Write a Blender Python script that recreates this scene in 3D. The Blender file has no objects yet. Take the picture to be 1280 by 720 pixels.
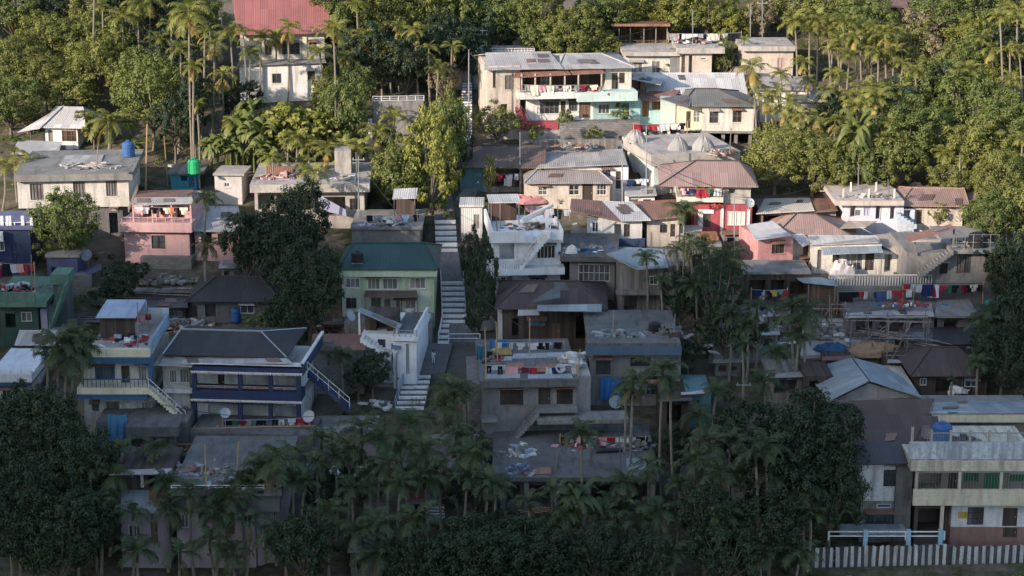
import bpy, math, random
from mathutils import Vector, Matrix
rng = random.Random(7)
SC = bpy.context.scene
COL = SC.collection
# ------------------------------------------------------------------ camera
F = 2475.0; PITCH = math.radians(15.0); CAM = Vector((0, 0, 60))
FWD = Vector((0, math.cos(PITCH), -math.sin(PITCH))); UP = Vector((0, math.sin(PITCH), math.cos(PITCH))); RT = Vector((1, 0, 0))
def ray(px, py):
    return FWD + RT * ((px - 640) / F) + UP * (-(py - 360) / F)
def proj(p):
    q = Vector(p) - CAM; d = q.dot(FWD)
    return 640 + F * q.x / d, 360 - F * q.dot(UP) / d
def ppm(p):
    return F / (Vector(p) - CAM).dot(FWD)
def ground(x, y):
    if y < 118: return 0.6 - (118 - y) * 0.10
    if y < 226: return 0.6 + (y - 118) * 0.2327
    return 0.6 + 108 * 0.2327 + (y - 226) * 0.45
def P(px, py):
    r = ray(px, py); t0, t = 90.0, 90.0
    while t < 900:
        q = CAM + r * t
        if q.z <= ground(q.x, q.y): break
        t0 = t; t += 2.0
    a, b = t0, t
    for _ in range(24):
        m = (a + b) / 2; q = CAM + r * m
        if q.z <= ground(q.x, q.y): b = m
        else: a = m
    return CAM + r * b
def at_y(px, py, Y):
    r = ray(px, py); return CAM + r * (Y / r.y)
def at_z(px, py, Z):
    r = ray(px, py); return CAM + r * ((Z - 60) / r.z)
# ------------------------------------------------------------------ materials
MATS = {}
def newmat(name):
    m = bpy.data.materials.new(name); m.use_nodes = True
    nt = m.node_tree; nt.nodes.clear()
    return m, nt, nt.nodes, nt.links
def mathn(nt, op, a, b=None, c=None):
    n = nt.nodes.new('ShaderNodeMath'); n.operation = op
    for i, v in enumerate((a, b, c)):
        if v is None: continue
        if isinstance(v, (int, float)): n.inputs[i].default_value = v
        else: nt.links.new(v, n.inputs[i])
    return n.outputs[0]
def mixc(nt, fac, a, b, mode='MIX'):
    n = nt.nodes.new('ShaderNodeMix'); n.data_type = 'RGBA'; n.blend_type = mode
    for sock, v in ((n.inputs[0], fac), (n.inputs[6], a), (n.inputs[7], b)):
        if isinstance(v, (int, float)): sock.default_value = v
        elif isinstance(v, tuple): sock.default_value = (*v, 1) if len(v) == 3 else v
        else: nt.links.new(v, sock)
    return n.outputs[2]
def ramp(nt, v, lo, hi):
    n = nt.nodes.new('ShaderNodeMapRange'); n.inputs[1].default_value = lo; n.inputs[2].default_value = hi
    nt.links.new(v, n.inputs[0]); return n.outputs[0]
def noise(nt, vec, scale, detail=3, rough=.6):
    n = nt.nodes.new('ShaderNodeTexNoise'); n.inputs['Scale'].default_value = scale
    n.inputs['Detail'].default_value = detail; n.inputs['Roughness'].default_value = rough
    nt.links.new(vec, n.inputs['Vector']); return n.outputs[0]
def uvvec(nt, sx=1, sy=1):
    uv = nt.nodes.new('ShaderNodeUVMap'); uv.uv_map = 'UV'
    oi = nt.nodes.new('ShaderNodeObjectInfo')
    ad = nt.nodes.new('ShaderNodeVectorMath'); ad.operation = 'ADD'
    sc = nt.nodes.new('ShaderNodeVectorMath'); sc.operation = 'SCALE'; sc.inputs[0].default_value = (37, 53, 29)
    nt.links.new(oi.outputs['Random'], sc.inputs['Scale'])
    nt.links.new(uv.outputs[0], ad.inputs[0]); nt.links.new(sc.outputs[0], ad.inputs[1])
    mp = nt.nodes.new('ShaderNodeVectorMath'); mp.operation = 'MULTIPLY'; mp.inputs[1].default_value = (sx, sy, 1)
    nt.links.new(ad.outputs[0], mp.inputs[0]); return mp.outputs[0]
def finish(m, nt, col, rough=.85, bump=None, bs=.3, spec=.3, metal=0):
    b = nt.nodes.new('ShaderNodeBsdfPrincipled'); o = nt.nodes.new('ShaderNodeOutputMaterial')
    if isinstance(col, tuple): b.inputs['Base Color'].default_value = (*col, 1)
    else: nt.links.new(col, b.inputs['Base Color'])
    if isinstance(rough, (int, float)): b.inputs['Roughness'].default_value = rough
    else: nt.links.new(rough, b.inputs['Roughness'])
    b.inputs['Specular IOR Level'].default_value = spec; b.inputs['Metallic'].default_value = metal
    if bump is not None:
        n = nt.nodes.new('ShaderNodeBump'); n.inputs['Strength'].default_value = bs; n.inputs['Distance'].default_value = .05
        nt.links.new(bump, n.inputs['Height']); nt.links.new(n.outputs[0], b.inputs['Normal'])
    nt.links.new(b.outputs[0], o.inputs[0])
def paint(col, dirt=.5, key=None):
    k = ('paint', col, dirt)
    if k in MATS: return MATS[k]
    m, nt, N, L = newmat('painted_plaster')
    st = noise(nt, uvvec(nt, 2.2, .22), 1.0, 4); bl = noise(nt, uvvec(nt, .5, .5), 1.0, 4); fine = noise(nt, uvvec(nt, 5, 5), 1.0, 2)
    patch = noise(nt, uvvec(nt, .22, .3), 1.0, 6, .75)
    c1 = tuple(x * .4 + .015 for x in col); c2 = (col[0]*.74, col[1]*.71, col[2]*.66)
    c = mixc(nt, mathn(nt, 'MULTIPLY', ramp(nt, bl, .35, .72), .8), col, c2)
    c = mixc(nt, mathn(nt, 'MULTIPLY', ramp(nt, patch, .56, .66), min(.8, .25 + dirt * .6)), c, tuple(.5 * x + .5 * g * .8 for x, g in zip(col, (.3, .28, .25))))
    c = mixc(nt, mathn(nt, 'MULTIPLY', ramp(nt, st, .55 - .13 * dirt, .76 - .1 * dirt), min(.95, dirt * 1.35)), c, c1)
    c = mixc(nt, mathn(nt, 'MULTIPLY', ramp(nt, fine, .42, .75), dirt * .6), c, c1)
    finish(m, nt, c, .85, fine, .12); MATS[k] = m; return m
def concrete(col=(.235, .226, .21), dirt=.8):
    k = ('conc', col, dirt)
    if k in MATS: return MATS[k]
    m, nt, N, L = newmat('weathered_concrete')
    st = noise(nt, uvvec(nt, 1.8, .35), 1.0, 5, .65); bl = noise(nt, uvvec(nt, .35, .35), 1.0, 5, .7); fine = noise(nt, uvvec(nt, 4, 4), 1.0, 4, .7)
    c = mixc(nt, ramp(nt, bl, .3, .7), tuple(x * .62 for x in col), tuple(x * 1.15 for x in col))
    c = mixc(nt, mathn(nt, 'MULTIPLY', ramp(nt, st, .5, .75), dirt), c, (col[0]*.3, col[1]*.3, col[2]*.3))
    c = mixc(nt, mathn(nt, 'MULTIPLY', ramp(nt, fine, .4, .75), .45), c, tuple(x * .5 for x in col))
    finish(m, nt, c, .93, fine, .35, .2); MATS[k] = m; return m
def blockwork(col=(.22, .21, .2)):
    k = ('block', col)
    if k in MATS: return MATS[k]
    m, nt, N, L = newmat('block_masonry')
    br = nt.nodes.new('ShaderNodeTexBrick'); L.new(uvvec(nt), br.inputs['Vector'])
    br.inputs['Scale'].default_value = 1; br.inputs['Brick Width'].default_value = .42; br.inputs['Row Height'].default_value = .21
    br.inputs['Mortar Size'].default_value = .014
    br.inputs['Color1'].default_value = (*[x * 1.1 for x in col], 1); br.inputs['Color2'].default_value = (*[x * .75 for x in col], 1)
    br.inputs['Mortar'].default_value = (*[x * .5 for x in col], 1)
    bl = noise(nt, uvvec(nt, .5, .5), 1, 5, .7)
    c = mixc(nt, mathn(nt, 'MULTIPLY', ramp(nt, bl, .4, .7), .6), br.outputs[0], tuple(x * .4 for x in col))
    finish(m, nt, c, .93, br.outputs[1], .3, .2); MATS[k] = m; return m
def tin(col=(.32, .33, .34), rust=.3, rough=.6, var=.3):
    k = ('tin', col, rust, rough, var)
    if k in MATS: return MATS[k]
    m, nt, N, L = newmat('corrugated_sheet')
    uv = uvvec(nt); sep = nt.nodes.new('ShaderNodeSeparateXYZ'); L.new(uv, sep.inputs[0])
    fu = mathn(nt, 'FLOOR', mathn(nt, 'DIVIDE', sep.outputs[0], .85)); fv = mathn(nt, 'FLOOR', mathn(nt, 'DIVIDE', sep.outputs[1], 2.6))
    cb = nt.nodes.new('ShaderNodeCombineXYZ'); L.new(fu, cb.inputs[0]); L.new(fv, cb.inputs[1])
    wn = nt.nodes.new('ShaderNodeTexWhiteNoise'); wn.noise_dimensions = '2D'; L.new(cb.outputs[0], wn.inputs['Vector'])
    v = mathn(nt, 'ADD', mathn(nt, 'MULTIPLY', wn.outputs[0], var), 1 - var / 2)
    hs = nt.nodes.new('ShaderNodeHueSaturation'); hs.inputs['Color'].default_value = (*col, 1); L.new(v, hs.inputs['Value'])
    rn = noise(nt, uvvec(nt, .9, .35), 1.0, 5, .7); bl = noise(nt, uvvec(nt, .3, .3), 1.0, 3)
    rc = mixc(nt, ramp(nt, bl, .3, .7), (.12, .065, .045), (.2, .125, .09))
    c = mixc(nt, mathn(nt, 'MULTIPLY', ramp(nt, rn, .62 - rust * .35, .8 - rust * .2), min(1, rust * 1.6)), hs.outputs[0], rc)
    c = mixc(nt, mathn(nt, 'MULTIPLY', ramp(nt, bl, .45, .75), .35), c, tuple(x * .55 for x in col))
    wave = mathn(nt, 'SINE', mathn(nt, 'MULTIPLY', sep.outputs[0], 2 * math.pi / .2))
    seam = mathn(nt, 'LESS_THAN', mathn(nt, 'FRACT', mathn(nt, 'DIVIDE', sep.outputs[0], .85)), .07)
    c = mixc(nt, mathn(nt, 'MULTIPLY', seam, .35), c, tuple(x * .5 for x in col))
    finish(m, nt, c, rough, wave, .25, .35); MATS[k] = m; return m
def wood(col=(.16, .11, .075)):
    k = ('wood', col)
    if k in MATS: return MATS[k]
    m, nt, N, L = newmat('weathered_boards')
    uv = uvvec(nt); sep = nt.nodes.new('ShaderNodeSeparateXYZ'); L.new(uv, sep.inputs[0])
    fu = mathn(nt, 'FLOOR', mathn(nt, 'DIVIDE', sep.outputs[0], .18))
    wn = nt.nodes.new('ShaderNodeTexWhiteNoise'); wn.noise_dimensions = '1D'; L.new(fu, wn.inputs['W'])
    g = noise(nt, uvvec(nt, 6, .6), 1, 4)
    c = mixc(nt, wn.outputs[0], tuple(x * .6 for x in col), tuple(x * 1.3 for x in col))
    c = mixc(nt, mathn(nt, 'MULTIPLY', ramp(nt, g, .4, .7), .5), c, tuple(x * .5 for x in col))
    finish(m, nt, c, .85, g, .2, .2); MATS[k] = m; return m
def plain(col, rough=.6, spec=.35, metal=0):
    k = ('plain', col, rough, metal)
    if k in MATS: return MATS[k]
    m, nt, N, L = newmat('plain_finish')
    n = noise(nt, uvvec(nt, 1.5, 1.5), 1, 3)
    c = mixc(nt, mathn(nt, 'MULTIPLY', ramp(nt, n, .4, .75), .35), col, tuple(x * .6 for x in col))
    finish(m, nt, c, rough, None, spec=spec, metal=metal); MATS[k] = m; return m
def cloth(col):
    k = ('cloth', col)
    if k in MATS: return MATS[k]
    m, nt, N, L = newmat('cotton_cloth')
    n = noise(nt, uvvec(nt, 3, 1), 1, 3)
    c = mixc(nt, mathn(nt, 'MULTIPLY', ramp(nt, n, .4, .75), .4), col, tuple(x * .65 for x in col))
    finish(m, nt, c, .95, None, spec=.1); MATS[k] = m; return m
def glass(col=(.022, .024, .027)):
    k = ('glass', col)
    if k in MATS: return MATS[k]
    m, nt, N, L = newmat('window_glass')
    n = noise(nt, uvvec(nt, 1.2, .4), 1, 2)
    c = mixc(nt, ramp(nt, n, .4, .7), col, tuple(x * 2.4 for x in col))
    finish(m, nt, c, .28, None, spec=.4); MATS[k] = m; return m
def leafmat(name, a, b, trans=.22):
    k = ('leaf', name)
    if k in MATS: return MATS[k]
    m, nt, N, L = newmat('foliage_' + name)
    oi = N.new('ShaderNodeObjectInfo'); geo = N.new('ShaderNodeNewGeometry'); tc = N.new('ShaderNodeTexCoord')
    n = noise(nt, geo.outputs['Position'], .9, 3, .7)
    r = mathn(nt, 'MULTIPLY_ADD', geo.outputs['Random Per Island'], .38, mathn(nt, 'MULTIPLY', oi.outputs['Random'], .6))
    f = mathn(nt, 'MULTIPLY', mathn(nt, 'ADD', r, ramp(nt, n, .3, .7)), .5)
    c = mixc(nt, f, a, b)
    d = N.new('ShaderNodeBsdfDiffuse'); t = N.new('ShaderNodeBsdfTranslucent'); g = N.new('ShaderNodeBsdfGlossy')
    L.new(c, d.inputs[0]); L.new(mixc(nt, 1.0, c, (1.0, 1.0, .45), 'MULTIPLY'), t.inputs[0])
    g.inputs['Roughness'].default_value = .5; g.inputs[0].default_value = (.5, .5, .5, 1)
    mx = N.new('ShaderNodeMixShader'); mx.inputs[0].default_value = trans; L.new(d.outputs[0], mx.inputs[1]); L.new(t.outputs[0], mx.inputs[2])
    m2 = N.new('ShaderNodeMixShader'); m2.inputs[0].default_value = .045; L.new(mx.outputs[0], m2.inputs[1]); L.new(g.outputs[0], m2.inputs[2])
    o = N.new('ShaderNodeOutputMaterial'); L.new(m2.outputs[0], o.inputs[0])
    MATS[k] = m; return m
LEAF = {
 'olive': leafmat('olive', (.09, .108, .028), (.27, .28, .075), .3),
 'green': leafmat('green', (.058, .088, .026), (.195, .23, .06), .28),
 'dark': leafmat('dark', (.016, .03, .017), (.052, .078, .034), .2),  # green deepened with shade, mostly for crowns on the shaded slope
 'lime': leafmat('lime', (.12, .14, .028), (.33, .33, .075), .34),
 'dry': leafmat('dry', (.16, .13, .07), (.29, .24, .14)),
 'palm': leafmat('palm', (.10, .12, .028), (.34, .33, .09), .36),
 'palmshade': leafmat('palmshade', (.024, .043, .021), (.095, .122, .046), .22),  # darker copy of palm, slope shade put into the leaf colour
 'gold': leafmat('gold', (.26, .19, .055), (.44, .33, .1), .3),
 'goldshade': leafmat('goldshade', (.07, .065, .03), (.17, .145, .065), .2),  # gold with shade mixed in, for dead fronds and fruit downhill
 'red': leafmat('red', (.4, .03, .035), (.62, .14, .12), .2),
 'blade': leafmat('blade', (.075, .105, .025), (.2, .22, .065), .34),
 'bladeshade': leafmat('bladeshade', (.025, .046, .02), (.085, .11, .042), .2),  # shaded copy of blade, the darkness is in the colour
}
def barkmat():
    k = 'bark'
    if k in MATS: return MATS[k]
    m, nt, N, L = newmat('bark')
    n = noise(nt, uvvec(nt, 4, 1.2), 1, 4, .7)
    c = mixc(nt, ramp(nt, n, .35, .7), (.10, .082, .062), (.22, .19, .15))
    finish(m, nt, c, .95, n, .3, .1); MATS[k] = m; return m
def palmbark():
    k = 'palmbark'
    if k in MATS: return MATS[k]
    m, nt, N, L = newmat('ringed_palm_bark')
    uv = uvvec(nt); sep = nt.nodes.new('ShaderNodeSeparateXYZ'); L.new(uv, sep.inputs[0])
    n = noise(nt, uvvec(nt, 3, 14), 1, 3, .7)
    c = mixc(nt, ramp(nt, n, .35, .7), (.13, .115, .09), (.31, .275, .225))
    finish(m, nt, c, .95, n, .3, .1); MATS[k] = m; return m
GLASS = glass(); PANES = [GLASS, GLASS, glass((.05,.055,.06)), glass((.03,.022,.018)), glass((.07,.065,.06)), glass((.035,.045,.055))]; WRNG = random.Random(99); CURT = glass((.12, .115, .11)); BROWNPANE = glass((.045, .03, .025))
WHITE = paint((.72, .70, .66), .5); OFFW = paint((.6, .57, .51), .55); CREAM = paint((.66, .6, .44), .4); CLEANW = paint((.74, .75, .76), .35)
CONC = concrete(); CONCL = concrete((.42, .385, .345), .75); CONCD = concrete((.16, .155, .15)); CONCS = concrete((.15, .147, .14), .95); BLOCK = blockwork()
BEIGE = paint((.54, .47, .40), .55)
TING = tin((.35, .33, .31), .3, .6, .4); TINL = tin((.46, .445, .425), .2, .6, .35); TIND = tin((.075, .075, .078), .25); TINB = tin((.12, .085, .07), .5); TINR = tin((.24, .125, .095), .7)
TINBL = tin((.24, .275, .29), .22, .6, .4)
RIDGE = plain((.06, .05, .045), .7)
BROWNROOF = tin((.29, .195, .165), .25, .7, .3); REDROOF = tin((.27, .105, .095), .05, .6, .2)
BLACKROOF = tin((.038, .037, .038), .2, .75, .3); DKBROWN = tin((.07, .05, .045), .3, .75, .35); GREENROOF = tin((.022, .058, .052), .04, .6, .2)
WOOD = wood(); WOODD = wood((.075, .058, .048)); WOODG = wood((.21, .19, .17)); BAMBOO = plain((.36, .25, .13), .7); WOODR = wood((.15, .10, .072)); ORANGEW = wood((.27, .13, .06))
DARK = plain((.02, .02, .022), .9); METAL = plain((.3, .31, .32), .45, .5, .3); WHITEM = plain((.72, .72, .72), .5); RAILW = plain((.62, .62, .6), .5); BLACK = plain((.018, .018, .02), .5)
NAVY = paint((.03, .045, .105), .35); BLUE = paint((.05, .115, .22), .4); BLUE2 = paint((.045, .11, .2), .3); TURQ = paint((.36, .53, .51), .45); PINK = paint((.56, .35, .34), .35); PINK2 = paint((.5, .25, .235), .6); RED = paint((.34, .07, .085), .45)
GREENP = paint((.40, .5, .29), .5); TEAL = paint((.1, .2, .22), .4); LILAC = paint((.45, .44, .56), .4); GREENW = paint((.11, .20, .145), .6); MINT = paint((.50, .60, .55), .3)
PATCHLIST = [TINR, TINB, tin((.16,.12,.10), .6), tin((.15,.14,.135), .4), tin((.10,.085,.08), .4)]
# ------------------------------------------------------------------ mesh builder
class MB:
    def __init__(s): s.v = []; s.f = []; s.mi = []
    def face(s, pts, mi=0):
        i = len(s.v); s.v += [tuple(p) for p in pts]; s.f.append(tuple(range(i, i + len(pts)))); s.mi.append(mi)
    def box(s, x0, x1, y0, y1, z0, z1, mi=0):
        if x0 > x1: x0, x1 = x1, x0
        if z0 > z1: z0, z1 = z1, z0
        if y0 > y1: y0, y1 = y1, y0
        a = [(x0,y0,z0),(x1,y0,z0),(x1,y1,z0),(x0,y1,z0),(x0,y0,z1),(x1,y0,z1),(x1,y1,z1),(x0,y1,z1)]
        i = len(s.v); s.v += a
        for q in ((0,3,2,1),(4,5,6,7),(0,1,5,4),(1,2,6,5),(2,3,7,6),(3,0,4,7)):
            s.f.append(tuple(i + k for k in q)); s.mi.append(mi)
    def prism(s, pts, off, mi=0):
        n = len(pts); pts = [Vector(p) for p in pts]; off = Vector(off); q = [p + off for p in pts]
        i = len(s.v); s.v += [tuple(p) for p in pts] + [tuple(p) for p in q]
        s.f.append(tuple(range(i, i + n))); s.mi.append(mi)
        s.f.append(tuple(range(i + 2 * n - 1, i + n - 1, -1))); s.mi.append(mi)
        for k in range(n):
            s.f.append((i + k, i + n + k, i + n + (k + 1) % n, i + (k + 1) % n)); s.mi.append(mi)
    def tube(s, pts, rad, seg=6, mi=0, cap=True):
        pts = [Vector(p) for p in pts]; n = len(pts)
        rad = rad if isinstance(rad, (list, tuple)) else [rad] * n
        base = len(s.v)
        for k, p in enumerate(pts):
            d = (pts[min(k + 1, n - 1)] - pts[max(k - 1, 0)]).normalized()
            a = Vector((1, 0, 0)) if abs(d.x) < .8 else Vector((0, 1, 0))
            a = (a - d * a.dot(d)).normalized(); b = d.cross(a)
            for j in range(seg):
                t = 2 * math.pi * j / seg; s.v.append(tuple(p + (a * math.cos(t) + b * math.sin(t)) * rad[k]))
        for k in range(n - 1):
            for j in range(seg):
                a0 = base + k * seg + j; a1 = base + k * seg + (j + 1) % seg
                s.f.append((a0, a1, a1 + seg, a0 + seg)); s.mi.append(mi)
        if cap:
            s.f.append(tuple(base + j for j in range(seg - 1, -1, -1))); s.mi.append(mi)
            s.f.append(tuple(base + (n - 1) * seg + j for j in range(seg))); s.mi.append(mi)
    def column(s, pts, rad, seg=8, mi=0):      # stem with level rings, for meshes that are later stretched upward
        base = len(s.v); n = len(pts)
        for p, r in zip(pts, rad):
            for j in range(seg): t = 2 * math.pi * j / seg; s.v.append((p[0] + r * math.cos(t), p[1] + r * math.sin(t), p[2]))
        for k in range(n - 1):
            for j in range(seg): a0 = base + k * seg + j; a1 = base + k * seg + (j + 1) % seg; s.f.append((a0, a1, a1 + seg, a0 + seg)); s.mi.append(mi)
        s.f.append(tuple(base + (n - 1) * seg + j for j in range(seg))); s.mi.append(mi)
    def lathe(s, prof, seg=14, c=(0, 0, 0), mi=0):
        base = len(s.v); n = len(prof)
        for r, z in prof:
            for j in range(seg):
                t = 2 * math.pi * j / seg; s.v.append((c[0] + r * math.cos(t), c[1] + r * math.sin(t), c[2] + z))
        for k in range(n - 1):
            for j in range(seg):
                a0 = base + k * seg + j; a1 = base + k * seg + (j + 1) % seg
                s.f.append((a0, a1, a1 + seg, a0 + seg)); s.mi.append(mi)
        s.f.append(tuple(base + j for j in range(seg - 1, -1, -1))); s.mi.append(mi)
        s.f.append(tuple(base + (n - 1) * seg + j for j in range(seg))); s.mi.append(mi)
    def mesh(s, name, mats):
        me = bpy.data.meshes.new(name); me.from_pydata(s.v, [], s.f)
        for m in (mats if isinstance(mats, (list, tuple)) else [mats]): me.materials.append(m)
        if len(me.materials) > 1: me.polygons.foreach_set('material_index', s.mi)
        me.update()
        uvl = me.uv_layers.new(name='UV'); buf = [0.0] * (2 * len(me.loops))
        vs = me.vertices
        for p in me.polygons:
            n = p.normal
            if abs(n.z) < .94:
                l = math.hypot(n.x, n.y) or 1; u = (-n.y / l, n.x / l, 0)
                w = (-n.z * u[1], n.z * u[0], n.x * u[1] - n.y * u[0])
            else: u = (1, 0, 0); w = (0, 1, 0)
            for li in p.loop_indices:
                c = vs[me.loops[li].vertex_index].co
                buf[2*li] = c.x*u[0] + c.y*u[1] + c.z*u[2]; buf[2*li+1] = c.x*w[0] + c.y*w[1] + c.z*w[2]
        uvl.data.foreach_set('uv', buf)
        return me
    def build(s, name, mats, parent=None):
        o = bpy.data.objects.new(name, s.mesh(name, mats)); COL.objects.link(o)
        if parent is not None: o.parent = parent
        return o
def tag(o, label=None, cat=None, group=None, kind=None):
    if label: o['label'] = label
    if cat: o['category'] = cat
    if group: o['group'] = group
    if kind: o['kind'] = kind
    return o
def empty(name, loc, rz=0):
    o = bpy.data.objects.new(name, None); COL.objects.link(o); o.location = loc; o.rotation_euler = (0, 0, rz); o.empty_display_size = .3
    return o
def link(name, mesh, parent=None, loc=(0,0,0), scale=(1,1,1), rot=(0,0,0)):
    o = bpy.data.objects.new(name, mesh); COL.objects.link(o); o.location = loc; o.scale = scale; o.rotation_euler = rot
    if parent is not None: o.parent = parent
    return o
ORD = ['first','second','third','fourth','fifth','sixth','seventh','eighth','ninth','tenth','eleventh','twelfth','thirteenth','fourteenth','fifteenth','sixteenth','seventeenth','eighteenth','nineteenth','twentieth']
PRNG = random.Random(21); PATCHM = PATCHLIST
def patches(par, q, n, lift=.035):
    q = [Vector(p) for p in q]; w = min((q[1] - q[0]).length, (q[2] - q[3]).length + .6); h = (q[3] - q[0]).length
    if w < 1.5 or h < 1.2: return
    for k in range(n):
        du = min(.4, PRNG.uniform(.6, 1.3) / max(w, .1)); dv = min(.6, PRNG.uniform(.9, 2.2) / h); u = PRNG.uniform(.06, .94 - du); v = PRNG.uniform(.04, .96 - dv); sk = PRNG.uniform(-.03, .03)
        def at(a, c): return q[0].lerp(q[1], a).lerp(q[3].lerp(q[2], a), c) + Vector((0, 0, lift + k * .012))
        b = MB(); b.prism([at(u, v), at(u + du, v + sk), at(u + du + sk, v + dv), at(u + sk, v + dv)], (0, 0, .018)); b.build('patch_sheet', PRNG.choice(PATCHM), par)
# ------------------------------------------------------------------ buildings
LAND = []      # (short name, px, py) landmarks for plant labels
FOOT = []      # footprints, to cut the ground under the floors
class Bld:
    def __init__(s, name, label, short, cat, x0, x1, foot, D=7, yaw=0, group=None, land=True, y=None):
        s.D = D; s.yaw = math.radians(yaw); ref = P((x0 + x1) / 2, foot)
        s.u = Vector((math.cos(s.yaw), math.sin(s.yaw), 0)); s.v = Vector((-math.sin(s.yaw), math.cos(s.yaw), 0))
        s.O = Vector((0, 0, 0)); s.ref = ref
        o = s.hit(x0, foot, 0); s.O = Vector((o.x, o.y, ref.z))
        s.root = empty(name, s.O, s.yaw); tag(s.root, label, cat, group); s.short = short
        s.x1 = s.l(x1, foot)[0]
        if land: LAND.append((short, (x0 + x1) / 2, foot - 12))
        FOOT.append(s)
    def hit(s, px, py, d):
        r = ray(px, py); p0 = s.ref + s.v * d
        return CAM + r * ((p0 - CAM).dot(s.v) / r.dot(s.v))
    def l(s, px, py, d=0):
        q = s.hit(px, py, d) - s.O; return q.dot(s.u), q.z
    def L3(s, px, py, d): x, z = s.l(px, py, d); return Vector((x, d, z))
    def w(s, px, py, d=0): return s.hit(px, py, d)
    def zw(s, py, d=0, px=None):
        return s.hit(px if px is not None else proj(s.O)[0], py, d).z
    def on(s, px, py, zpy, d=0):     # a point on the flat roof whose front edge shows at row zpy
        return at_z(px, py, s.zw(zpy, d))
    def par(s, parent): return s.root if parent is None else parent
    def box(s, name, m, r, d0=0, d1=None, parent=None, ground=False):
        x0, z1 = s.l(r[0], r[1], d0); x1, z0 = s.l(r[2], r[3], d0)
        if ground: z0 = min(z0, 0) - 2.0
        b = MB(); b.box(x0, x1, d0, s.D if d1 is None else d1, z0, z1); return b.build(name, m, s.par(parent))
    def window(s, r, d=0, nx=2, ny=1, fm=None, pm=None, parent=None, name='window', fw=.055):
        x0, z1 = s.l(r[0], r[1], d); x1, z0 = s.l(r[2], r[3], d)
        b = MB(); e = .004; y0, y1 = d + .03, d + .085; fm = fm or RAILW
        x0 += e; x1 -= e; z0 += e; z1 -= e
        b.box(x0, x0 + fw, y0, y1, z0, z1); b.box(x1 - fw, x1, y0, y1, z0, z1)
        b.box(x0 + fw, x1 - fw, y0, y1, z0, z0 + fw); b.box(x0 + fw, x1 - fw, y0, y1, z1 - fw, z1)
        for i in range(1, nx):
            c = x0 + (x1 - x0) * i / nx; b.box(c - .022, c + .022, y0 + .005, y1 - .005, z0 + fw, z1 - fw)
        for i in range(1, ny):
            c = z0 + (z1 - z0) * i / ny; b.box(x0 + fw, x1 - fw, y0 + .012, y1 - .012, c - .02, c + .02)
        o = b.build(name, fm, s.par(parent))
        p = MB(); p.box(x0 + .01, x1 - .01, d + .095, d + .125, z0 + .01, z1 - .01); p.build('pane', pm or PANES[WRNG.randrange(6)], o)
        if (r[2] - r[0]) > 8 and WRNG.random() < .45:
            k = MB(); hh = z1 + .12; k.prism([(x0 - .12, d - .45, hh - .14), (x1 + .12, d - .45, hh - .14), (x1 + .12, d - .01, hh + .08), (x0 - .12, d - .01, hh + .08)], (0, 0, .05)); k.build('sunshade', WRNG.choice([CONC, TINR, TING]), s.root)
        return o
    def door(s, r, d=0, m=None, parent=None):
        x0, z1 = s.l(r[0], r[1], d); x1, z0 = s.l(r[2], r[3], d)
        b = MB(); b.box(x0 + .004, x1 - .004, d + .08, d + .12, z0 + .004, z1 - .004)
        w = x1 - x0; h = z1 - z0
        if w > .4 and h > .8:
            for k in (0, 1): b.box(x0 + .15 * w, x1 - .15 * w, d + .065, d + .085, z0 + (.1 + .47 * k) * h, z0 + (.46 + .45 * k) * h)
        o = b.build('door', m or WOOD, s.par(parent))
        h_ = MB(); h_.box(x1 - .16, x1 - .1, d + .03, d + .08, z0 + h * .45, z0 + h * .45 + .12); h_.build('handle', METAL, o)
        return o
    def wall(s, m, r, holes=(), d=0, D=None, name='wall', ground=False, parent=None, wm=None, sill=True):
        """box with real openings in its front; holes: ('w',x0,y0,x1,y1,nx,ny,frame,pane) ('d',..,mat) ('o',..,depth)"""
        D = s.D if D is None else D
        X0, Z1 = s.l(r[0], r[1], d); X1, Z0 = s.l(r[2], r[3], d)
        if ground: Z0 = min(Z0, 0) - 2.0
        hs = []
        for h in holes:
            a, zt = s.l(h[1], h[2], d); c, zb = s.l(h[3], h[4], d)
            a = max(a, X0 + .05); c = min(c, X1 - .05); zt = min(zt, Z1 - .03); zb = max(zb, Z0 + .02)
            dep = .16
            if h[0] == 'o': dep = min(h[5], D - d - .2)
            hs.append((a, c, zb, zt, dep))
        xs = sorted({X0, X1, *[h[0] for h in hs], *[h[1] for h in hs]}); zs = sorted({Z0, Z1, *[h[2] for h in hs], *[h[3] for h in hs]})
        b = MB()
        for i in range(len(xs) - 1):
            for j in range(len(zs) - 1):
                cx = (xs[i] + xs[i+1]) / 2; cz = (zs[j] + zs[j+1]) / 2
                if any(h[0] < cx < h[1] and h[2] < cz < h[3] for h in hs): continue
                b.face([(xs[i], d, zs[j]), (xs[i+1], d, zs[j]), (xs[i+1], d, zs[j+1]), (xs[i], d, zs[j+1])])
        for a, c, e, g, dp in hs:
            y = d + dp
            b.face([(a, d, e), (a, y, e), (a, y, g), (a, d, g)]); b.face([(c, d, e), (c, d, g), (c, y, g), (c, y, e)])
            b.face([(a, d, g), (a, y, g), (c, y, g), (c, d, g)]); b.face([(a, d, e), (c, d, e), (c, y, e), (a, y, e)])
            b.face([(a, y, e), (c, y, e), (c, y, g), (a, y, g)])
        b.face([(X0, d, Z0), (X0, d, Z1), (X0, D, Z1), (X0, D, Z0)]); b.face([(X1, d, Z0), (X1, D, Z0), (X1, D, Z1), (X1, d, Z1)])
        b.face([(X0, D, Z0), (X0, D, Z1), (X1, D, Z1), (X1, D, Z0)]); b.face([(X0, d, Z1), (X1, d, Z1), (X1, D, Z1), (X0, D, Z1)])
        o = b.build(name, m, s.par(parent))
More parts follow.
